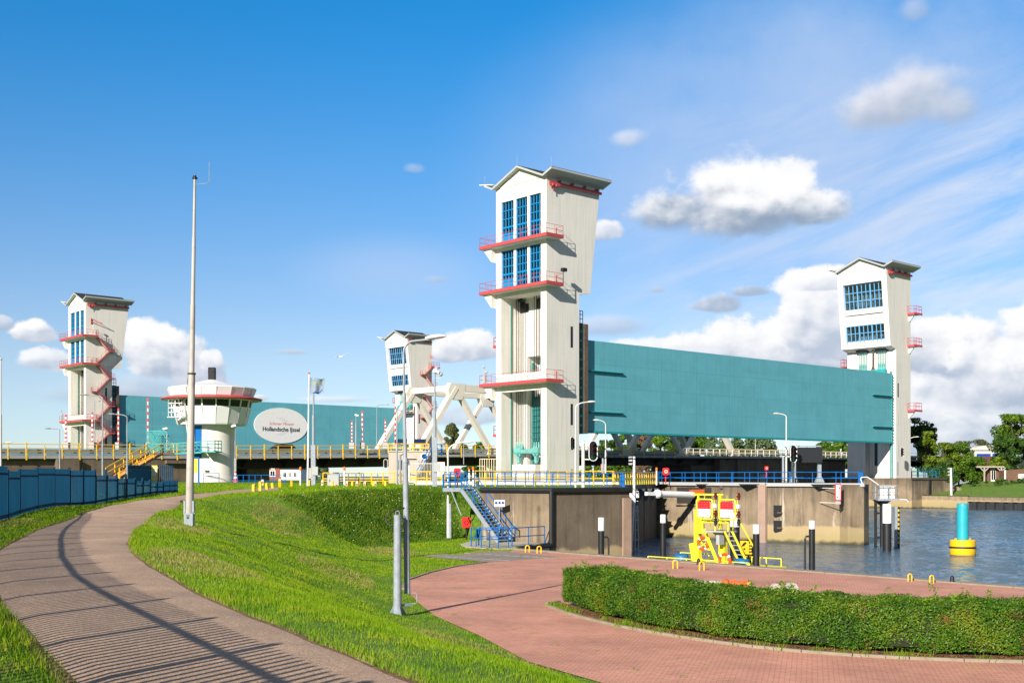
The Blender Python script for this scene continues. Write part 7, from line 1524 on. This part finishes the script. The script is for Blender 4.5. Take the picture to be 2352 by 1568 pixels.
house('pale gabled house right of the white one under the bridge', XZ(1400), XZ(1620), 1072, 1056, 238, M['conc_lt'], M['rooftile'], [(XZ(1482),XZ(1525),YZ(395),YZ(455)),(XZ(1485),XZ(1530),YZ(505),YZ(600))], True)
house('pale house corner right beside the control tower column', 530, 556, 1060, 1050, 244, M['pile_white'], M['rooftile'], [(549,555,1066,1072)])
house('far house with red roof seen left of the centre tower under the bridge', 1084, 1112, 1078, 1070, 250, M['cream'], mat('red_roof_tiles', (.35,.07,.04), .8, .2, 3), [(1090,1096,1080,1088),(1100,1108,1079,1087)])
# dark car whose roof shows over the bridge parapet
c = BO+DU*38+DV*5; t = thing('parked_car', 'dark car on the bridge, only its roof above the parapet below the oval sign', 'car', (c.x,c.y,EYE+e0(38)), AB); q = MB(); pr = [(-2.1,.35),(2.1,.35),(2.15,.75),(0.85,.5),(.6,1.52),(-1.0,1.55),(-1.9,1.0),(-2.15,.9)]; q.prism(pr, lambda x_,z,s:(x_,-.85+1.7*s,z)); q.build('body', M['black'], t)
q = MB(); q.prism([(.62,1.45),(-.95,1.48),(-1.5,1.05),(1.15,1.02)], lambda x_,z,s:(x_,-.86+1.72*s,z)); q.build('side_windows', M['glass'], t)
for x_ in (-1.3,1.35):
    for y_ in (-.8,.8): q = MB(); q.tube((x_,y_-.1,.32),(x_,y_+.1,.32),.32,n=14); q.build('wheel', M['blackrub'], t)
# gull
c = at(783, 819, 90); t = thing('gull', 'small gull flying in the blue sky left of the near lamp', 'gull', tuple(c)); q = MB(); q.sphere((0,0,0),.07,8,5,(2.2,1,1)); vs = [(-.02,0,.02),(.35,.1,.22),(.62,.05,.30),(.3,-.1,.16)]; q.add(vs+[(a,b,c_+.012) for a,b,c_ in vs], [(0,1,2,3),(7,6,5,4),(0,4,5,1),(1,5,6,2),(2,6,7,3),(3,7,4,0)]); vs = [(-.02,0,.02),(-.3,.1,-.02),(-.5,.05,-.06),(-.28,-.1,.0)]; q.add(vs+[(a,b,c_+.012) for a,b,c_ in vs], [(0,1,2,3),(7,6,5,4),(0,4,5,1),(1,5,6,2),(2,6,7,3),(3,7,4,0)]); q.build('body', M['pile_white'], t)
# ------------------------------------------------------------------ hedge
def leaves(name, P, N, size, mt, parent, asp=.6, tilt=.7):
    """one small four sided leaf per point, roughly facing N"""
    n = len(P); N = N+RNG.normal(0, tilt, (n,3)); N /= np.linalg.norm(N, axis=1)[:,None]+1e-9
    r = RNG.normal(0, 1, (n,3)); A = np.cross(N, r); A /= np.linalg.norm(A, axis=1)[:,None]+1e-9; B = np.cross(N, A)
    s = size*RNG.uniform(.6, 1.3, n)[:,None]; V = np.stack([P-A*s, P-B*s*asp*.5+N*s*.12, P+A*s, P+B*s*asp*.5+N*s*.12], 1)
    me = bpy.data.meshes.new(name); me.vertices.add(n*4); me.loops.add(n*4); me.polygons.add(n)
    me.vertices.foreach_set('co', V.ravel()); me.loops.foreach_set('vertex_index', np.arange(n*4, dtype=np.int32)); me.polygons.foreach_set('loop_start', np.arange(0, n*4, 4, dtype=np.int32)); me.update(); me.validate()
    return link(name, me, mt, parent)
LH = leafmat('hedge_leaves', [(.018,.060,.004),(.050,.145,.006),(.105,.22,.010),(.24,.28,.02)], .45, 1.1, .22, .6)
LSP = leafmat('fresh_sprigs', [(.10,.22,.010),(.20,.36,.02),(.28,.40,.03)], .5, 2, .35, .6)
HB = [(1.6,36.2),(2.2,33.8),(3.3,31.2),(4.8,28.9),(6.4,27.2),(8.2,26.2),(10.4,25.6),(13,25.5),(17,26.2)]
def hedge():
    B = smooth(resample(HB, 60), 2); T = np.gradient(B, axis=0); T /= np.linalg.norm(T, axis=1)[:,None]; N = np.stack([T[:,1], -T[:,0]], 1)   # towards the viewer
    N *= np.where((N*-B).sum(1) > 0, 1, -1)[:,None]
    hh, dp = 1.13, 1.75; zb = QUAY+.03
    t = thing('hedge', 'clipped dark green hedge curving across the brick quay at lower right', 'hedge', (B[20][0], B[20][1], zb)); o = np.array(t.location)
    core = MB(); vs = []; ins = .10
    for i in range(60):
        for d, z in ((-ins,.18),(-ins,hh-.12),(-dp+ins,hh-.12),(-dp+ins,.18)): vs.append((B[i][0]+N[i][0]*d-o[0], B[i][1]+N[i][1]*d-o[1], z))
    fs = [(i*4+k, i*4+(k+1) % 4, (i+1)*4+(k+1) % 4, (i+1)*4+k) for i in range(1, 59) for k in range(4)]+[(4,5,6,7), tuple(59*4+k for k in range(4))]
    core.add(vs, fs); core.build('branches', mat('hedge_core', (.02,.025,.008), .9, .4, 8, bump=1, bscale=18), t)
    def surf(n, f, size, mt, nm):
        a = RNG.uniform(0, 59, n); i = a.astype(int); w = (a-i)[:,None]; Bp = B[i]*(1-w)+B[np.minimum(i+1,59)]*w; Np = N[i]; P, No = f(n, Bp, Np, a); P = P-np.array([o[0],o[1],0]); return leaves(nm, P, No, size, mt, t)
    lump = lambda a, z: .06*np.sin(a*1.9)*np.sin(z*6+a*.7)+.05*np.sin(a*.8+1)+RNG.normal(0, .035, len(a))
    def front(n, Bp, Np, a):
        z = RNG.uniform(.10, hh, n)+.0; d = lump(a, z)-.10*(z/hh-.55)**2*2-(RNG.random(n) < .35)*RNG.uniform(0, .12, n); k = np.clip((.3-z)/.3, 0, 1); d -= .16*k
        P = np.column_stack([Bp[:,0]+Np[:,0]*d, Bp[:,1]+Np[:,1]*d, z+.03*np.sin(a*1.3)]); return P, np.column_stack([Np, np.full(n, .35)])
    def topf(n, Bp, Np, a):
        d = -RNG.uniform(0, dp, n); z = hh+.04*np.sin(a*1.7)*np.sin(d*4)+.03*np.sin(a*1.3)+RNG.normal(0, .03, n); P = np.column_stack([Bp[:,0]+Np[:,0]*d, Bp[:,1]+Np[:,1]*d, z]); return P, np.column_stack([np.zeros((n,2)), np.ones(n)])
    def back(n, Bp, Np, a):
        z = RNG.uniform(.2, hh, n); d = -dp+lump(a, z)*.6; P = np.column_stack([Bp[:,0]+Np[:,0]*d, Bp[:,1]+Np[:,1]*d, z]); return P, np.column_stack([-Np, np.full(n, .3)])
    def end(n, Bp, Np, a):
        d = -RNG.uniform(0, dp, n); z = RNG.uniform(.1, hh, n); e = RNG.normal(0, .05, n)-.08*np.abs(d+dp/2)+.08; P = np.column_stack([B[0][0]+N[0][0]*d-T[0][0]*e, B[0][1]+N[0][1]*d-T[0][1]*e, z]); return P, np.column_stack([np.tile(-T[0], (n,1)), np.full(n, .3)])
    surf(70000, front, .034, LH, 'foliage'); surf(52000, topf, .036, LH, 'foliage'); surf(15000, back, .04, LH, 'foliage'); surf(9000, end, .036, LH, 'foliage')
    LD = leafmat('dead_hedge_leaves', [(.10,.05,.02),(.20,.10,.03),(.26,.20,.04)], .6, 2, .1, .7)
    def deadf(n, Bp, Np, a):
        a = np.clip(RNG.choice(RNG.uniform(2, 58, 26), n)+RNG.normal(0, .35, n), 0, 58.9); i = a.astype(int); w = (a-i)[:,None]; Bq = B[i]*(1-w)+B[np.minimum(i+1,59)]*w; Np = N[i]; z = np.clip(.2+.75*np.abs(np.sin(a.round(0)*7.3))+RNG.normal(0,.10,n), .12, hh); d = lump(a, z)+.01
        return np.column_stack([Bq[:,0]+Np[:,0]*d, Bq[:,1]+Np[:,1]*d, z]), np.column_stack([Np, np.full(n, .35)])
    surf(1900, deadf, .032, LD, 'dead_leaves')
    # unclipped fresh sprigs standing above the top
    c = RNG.uniform(2, 58, 46); c[:16] = RNG.uniform(1, 12, 16); c[16:24] = RNG.normal(27, .8, 8); c[24:34] = RNG.normal(38, 1.5, 10); P = []
    for a in c:
        i = int(a); d = -RNG.uniform(.15, dp-.1); hgt = RNG.uniform(.08, .34); lx, ly = RNG.normal(0, .12, 2); x, y = B[i]+N[i]*d
        for k in range(int(24*hgt/.2)+8): s = RNG.random(); P.append((x+lx*s+RNG.normal(0,.05)-o[0], y+ly*s+RNG.normal(0,.05)-o[1], hh+hgt*s))
    P = np.array(P); leaves('sprigs', P, np.column_stack([np.zeros((len(P),2)), np.ones(len(P))]), .05, LSP, t)
    # mulch bed and kerb in front
    q = MB(); off = lambda i, d: (B[i][0]+N[i][0]*d, B[i][1]+N[i][1]*d)
    for i in range(59): q.add([(*off(i,-dp-.1),QUAY+.05),(*off(i,.48),QUAY+.05),(*off(i+1,.48),QUAY+.05),(*off(i+1,-dp-.1),QUAY+.05)], [(0,1,2,3)])
    tag(q.build('planting_bed', M['soil']), kind='structure')
    q = MB()
    for i in range(0, 57, 3): p, r = Vector((*off(i,.55),QUAY+.05)), Vector((*off(min(i+3,59),.55),QUAY+.05)); q.bar(p, p+(r-p)*.985, .11, .09)
    q.bar((*off(0,.55),QUAY+.05), (B[0][0]-T[0][0]*.5, B[0][1]-T[0][1]*.5, QUAY+.05), .13, .16); tag(q.build('kerb', M['kerb']), kind='structure')
    P = []
    n = 5000; a = RNG.uniform(0, 58.9, n); i = a.astype(int); d = RNG.uniform(-.05, .5, n); P = np.stack([B[i][:,0]+N[i][:,0]*d+T[i][:,0]*RNG.uniform(-.2,.2,n), B[i][:,1]+N[i][:,1]*d+T[i][:,1]*RNG.uniform(-.2,.2,n)], 1)
    LIT = leafmat('leaf_litter', [(.10,.045,.02),(.26,.12,.04),(.36,.20,.08)], .8, 2, 0, .7); z = np.full(n, QUAY+.06)+RNG.uniform(0,.03,n); tag(leaves('leaf_litter', np.column_stack([P, z]), np.tile([0,0,1.], (n,1)), .05, LIT, None, .25, .5), 'brown dry clippings under the hedge', 'leaf litter', kind='stuff')
    n = 1300; a = RNG.choice(RNG.uniform(0, 58.9, 60), n)+RNG.normal(0,.25,n); a = np.clip(a, 0, 58.8); i = a.astype(int); d = RNG.uniform(.2,.62,n); w = (a-i)[:,None]; Bp = B[i]*(1-w)+B[np.minimum(i+1,59)]*w; P = np.stack([Bp[:,0]+N[i][:,0]*d, Bp[:,1]+N[i][:,1]*d], 1)
    global height; hk = height; height = lambda p: np.full(len(p), QUAY+.05); blades('weeds', P, np.full(n,.16), .022, GR, 1.1, 'tufts of grass and weeds along the hedge kerb'); height = hk
hedge()
# things lying behind the hedge
g = Vector((4.9, 35.0, QUAY+.03)); g = gp(1702, 1354, QUAY+.03); t = thing('rusty_buoy', 'rusty orange steel buoy lying on the bricks behind the hedge', 'buoy', tuple(g), -.25); t.scale = (.62,)*3; q = MB(); q.tube((-.75,0,.3),(.35,0,.3),.18,n=16); q.tube((-.9,0,.3),(-.72,0,.3),.3,.3,n=16); q.sphere((-.85,0,.3),.3,12,8,(.9,1,1)); q.build('body', M['orange'], t, smooth=50)
for x in (-.45,.1): q = MB(); q.path([(x,-.03,.46),(x,-.03,.62),(x+.04,-.03,.66),(x+.08,-.03,.62),(x+.08,-.03,.46)], .03, 6); q.build('lifting_eye', M['orange'], t)
q = MB(); q.tube((.35,0,.3),(.55,0,.3),.24,n=16); q.build('end_flange', mat('yellow_rust', (.45,.28,.03), .7, .3, 5), t)
g = gp(1650, 1340, QUAY+.03); t = thing('timber_plank', 'pale plank lying on the bricks behind the hedge', 'plank', tuple(g), -.55); q = MB(); q.box(-1.3,-.12,.0,1.3,.12,.1); q.build('board', M['conc_lt'], t)
for k, (px, py) in enumerate(((1782,1362),(1818,1360))):
    g = gp(px, py, QUAY+.03); t = thing('concrete_block', 'rounded grey concrete block behind the hedge, '+('left' if k == 0 else 'right')+' of two', 'concrete block', tuple(g), .2*k, 'concrete blocks behind the hedge'); t.scale = (.7,)*3; q = MB(); q.prism([(-.32,0),(.32,0),(.30,.2),(.18,.42),(0,.5),(-.18,.42),(-.3,.2)], lambda x,z,s:(x,-.2+.4*s,z)); q.build('block', M['conc_lt'], t, smooth=50)

# ------------------------------------------------------------------ trees
LT = {'dark': leafmat('dark_tree_leaves', [(.018,.050,.008),(.038,.095,.010),(.075,.15,.016)], .55, .25, .15, .6),
      'mid': leafmat('tree_leaves', [(.035,.085,.006),(.080,.17,.010),(.16,.26,.018)], .55, .25, .25, .6),
      'lime': leafmat('yellow_green_leaves', [(.06,.12,.006),(.15,.23,.012),(.26,.32,.03)], .55, .3, .3, .6),
      'olive': leafmat('olive_leaves', [(.05,.07,.02),(.11,.13,.04),(.19,.20,.08)], .6, .3, .25, .6),
      'grey': leafmat('grey_green_leaves', [(.05,.085,.035),(.11,.17,.07),(.20,.27,.13)], .55, .3, .25, .6),
      'bare': leafmat('twigs', [(.10,.065,.04),(.18,.12,.07)], .8, .5, 0, .6)}
TG = 'trees and bushes around the lock'
def tree(label, px, ybase, ytop, wpx, Z, kind='mid', name='tree', n=2600, lsz=.38, shape='round', trunk=True, dens=1.0, low=.12):
    b = at(px, HY, Z); b.z = max(zat(ybase, Z), -1.6); s = Z/F; h = zat(ytop, Z)-b.z; w = wpx*s
    t = thing(name, label, 'tree' if trunk else 'bush', tuple(b), 0, TG); n = int(n*2.4); lsz *= .95
    K = 34 if shape != 'poplar' else 70; C = []
    for k in range(K):
        for _ in range(50):
            a = RNG.uniform(0, 2*math.pi); f = RNG.uniform(low, 1); 
            if shape == 'round': rad = w/2*math.sin(math.pi*min(1, .12+f*.80))**.7
            elif shape == 'poplar': rad = w/2*math.sin(math.pi*min(1,.10+f*.84))**.7
            elif shape == 'bush': rad = w/2*math.sqrt(max(0, 1-(f)**2.2))
            else: rad = w/2*(1-f)**.7
            r = rad*math.sqrt(RNG.uniform(.25, 1)); c = np.array([r*math.cos(a), r*math.sin(a)*.8, h*f]); break
        C.append((c, RNG.uniform(.10, .21)*min(w, h)*(1.0 if shape == 'poplar' else 1)))
    P = []; N = []
    for c, r in C:
        m = n//K; d = RNG.normal(0, 1, (m,3)); d /= np.linalg.norm(d, axis=1)[:,None]; rr = r*RNG.uniform(.45, 1.08, m)**.6; p = c+d*rr[:,None]*np.array([1,1,.8]); P.append(p); N.append(d+np.array([0,0,.5]))
    P = np.concatenate(P); N = np.concatenate(N); k = (P[:,2] > .05) & (P[:,2] < h*1.02); leaves('crown', P[k], N[k], lsz, LT[kind], t, .75, .5)
    tr = MB(); top = Vector((RNG.normal(0,.02)*w, 0, h*.72)); tr.path([(0,0,-.5),(0,0,h*.2),(top.x*.5,0,h*.45),tuple(top)], [max(.07,h*.022), max(.06,h*.018), h*.012+.02, .03], 7)
    for c, r in C[:12]:
        z0 = max(.1*h, c[2]*.55); tr.path([(top.x*z0/h,0,z0), (c[0]*.5, c[1]*.5, (z0+c[2])/2+.05*h*0), tuple(c)], [h*.010+.015, h*.006+.012, .012], 5)
    tr.build('trunk', M['bark'], t); return t
tree('big dark tree right behind the right lift tower', 2108, 1090, 963, 74, 262, 'dark', n=4200, lsz=.34)
tree('dark tree with a ragged top just right of the big dark one', 2134, 1092, 972, 36, 258, 'dark', n=2000, lsz=.3)
tree('bright yellow green young tree in front of the dark trees at right', 2132, 1095, 992, 48, 236, 'lime', n=2600, lsz=.28)
tree('loose yellowish green shrub on the far bank, left of the marker pole', 2165, 1108, 1018, 70, 230, 'lime', 'tree', n=3000, lsz=.27)
tree('spreading green bush behind the marker pole on the far bank', 2202, 1110, 1020, 84, 231, 'mid', 'bush', n=3600, lsz=.27, shape='bush', trunk=False)
tree('dense dark bush low on the far bank beside the wing wall', 2170, 1112, 1060, 60, 227, 'dark', 'bush', n=2400, lsz=.25, shape='bush', trunk=False)
tree('rounded green bush behind the left pavilion corner', 2232, 1112, 1052, 52, 228+10, 'mid', 'bush', n=2200, lsz=.25, shape='bush', trunk=False)
tree('thin olive tree on the skyline left of the blue panelled building', 2213, 1080, 1014, 52, 275, 'olive', n=1300, lsz=.26)
tree('thin olive tree on the skyline just above the blue panels', 2250, 1080, 1010, 50, 280, 'olive', n=1200, lsz=.26)
tree('green shrub between the pavilion and the blue panelled building', 2246, 1090, 1048, 40, 246, 'mid', 'bush', n=1800, lsz=.25, shape='bush', trunk=False)
tree('tall broad tree at the right edge of the picture', 2332, 1100, 955, 104, 252, 'mid', n=6000, lsz=.36)
tree('darker half of the tree group at the right edge, lower and wider', 2318, 1105, 1000, 80, 247, 'dark', n=3600, lsz=.32)
tree('lime green shrub at the foot of the right edge tree', 2292, 1092, 1050, 50, 243, 'lime', 'bush', n=2000, lsz=.25, shape='bush', trunk=False)
tree('dark shrub right of the pavilion', 2312, 1108, 1070, 40, 240, 'dark', 'bush', n=1600, lsz=.25, shape='bush', trunk=False)
tree('tall slender poplar between the camera mast and the centre tower', 1038, 1060, 974, 32, 330, 'olive', 'poplar', n=5200, lsz=.42, shape='poplar')
tree('small rounded tree top over the bridge railing left of the centre tower', 1108, 1060, 1016, 44, 320, 'mid', n=1500, lsz=.4)
tree('low tree top over the bridge railing right of the poplar', 1062, 1060, 1020, 30, 322, 'dark', n=900, lsz=.4)
for i, (px, yt, w, k, lab) in enumerate(((1395,1012,60,'dark','first dark tree under the long gate beside the tower'),(1435,998,60,'mid','green tree behind the first truss legs under the gate'),(1475,992,50,'bare','brownish tree between the truss legs under the gate'),(1515,996,60,'mid','green tree behind the crossing truss legs'),(1560,990,70,'dark','dark wide tree behind the crossing truss legs'),(1605,1000,50,'mid','green tree left of the last truss leg'),
     (1650,1004,60,'grey','grey green tree behind the last truss leg'),(1700,1003,70,'grey','grey green broad tree right of the last truss leg'),(1750,1006,64,'grey','grey green tree near the white bridge railing'),(1895,1016,50,'mid','tree top left of the matrix board end'),(1930,1014,50,'mid','tree top beside the right tower foot'))):
    tree(lab, px, 1085, yt, w, 300+7*(i % 3), k, n=2300, lsz=.42)
for i, (px, yt, w, k, lab) in enumerate(((1365,1062,70,'mid','bush seen under the bridge right of the centre tower'),(1420,1066,60,'mid','bush under the bridge beside the yellow railings'),(1475,1064,60,'bare','bare brown bush under the bridge'),(1520,1063,60,'mid','leafy bush under the bridge left of the lifebuoy'),(1556,1066,50,'mid','leafy bush under the bridge behind the lifebuoy'),(1085,1068,60,'mid','bush under the bridge left of the centre tower'),(1125,1066,50,'grey','light bush under the bridge at the tower foot'),(570,1062,50,'mid','round tree under the bridge right of the control tower'),(592,1064,40,'grey','pale tree under the bridge left of the brick house'),(738,1062,30,'grey','small tree under the bridge left of the dark pier'))):
    tree(lab, px, 1098, yt, w, 222+4*(i % 4), k, 'bush', n=1800, lsz=.3, shape='bush', trunk=False)
tree('low clipped hedge on the far bank in front of the pavilion', 2290, 1120, 1101, 130, 226, 'dark', 'hedge_row', n=2600, lsz=.22, shape='bush', trunk=False, low=.02)
tree('flowering shrub by the grey cabinet bank', 2350, 1118, 1098, 60, 224, 'dark', 'hedge_row', n=1600, lsz=.22, shape='bush', trunk=False, low=.02)['label'] = 'end of the low hedge at the right picture edge before the shed'
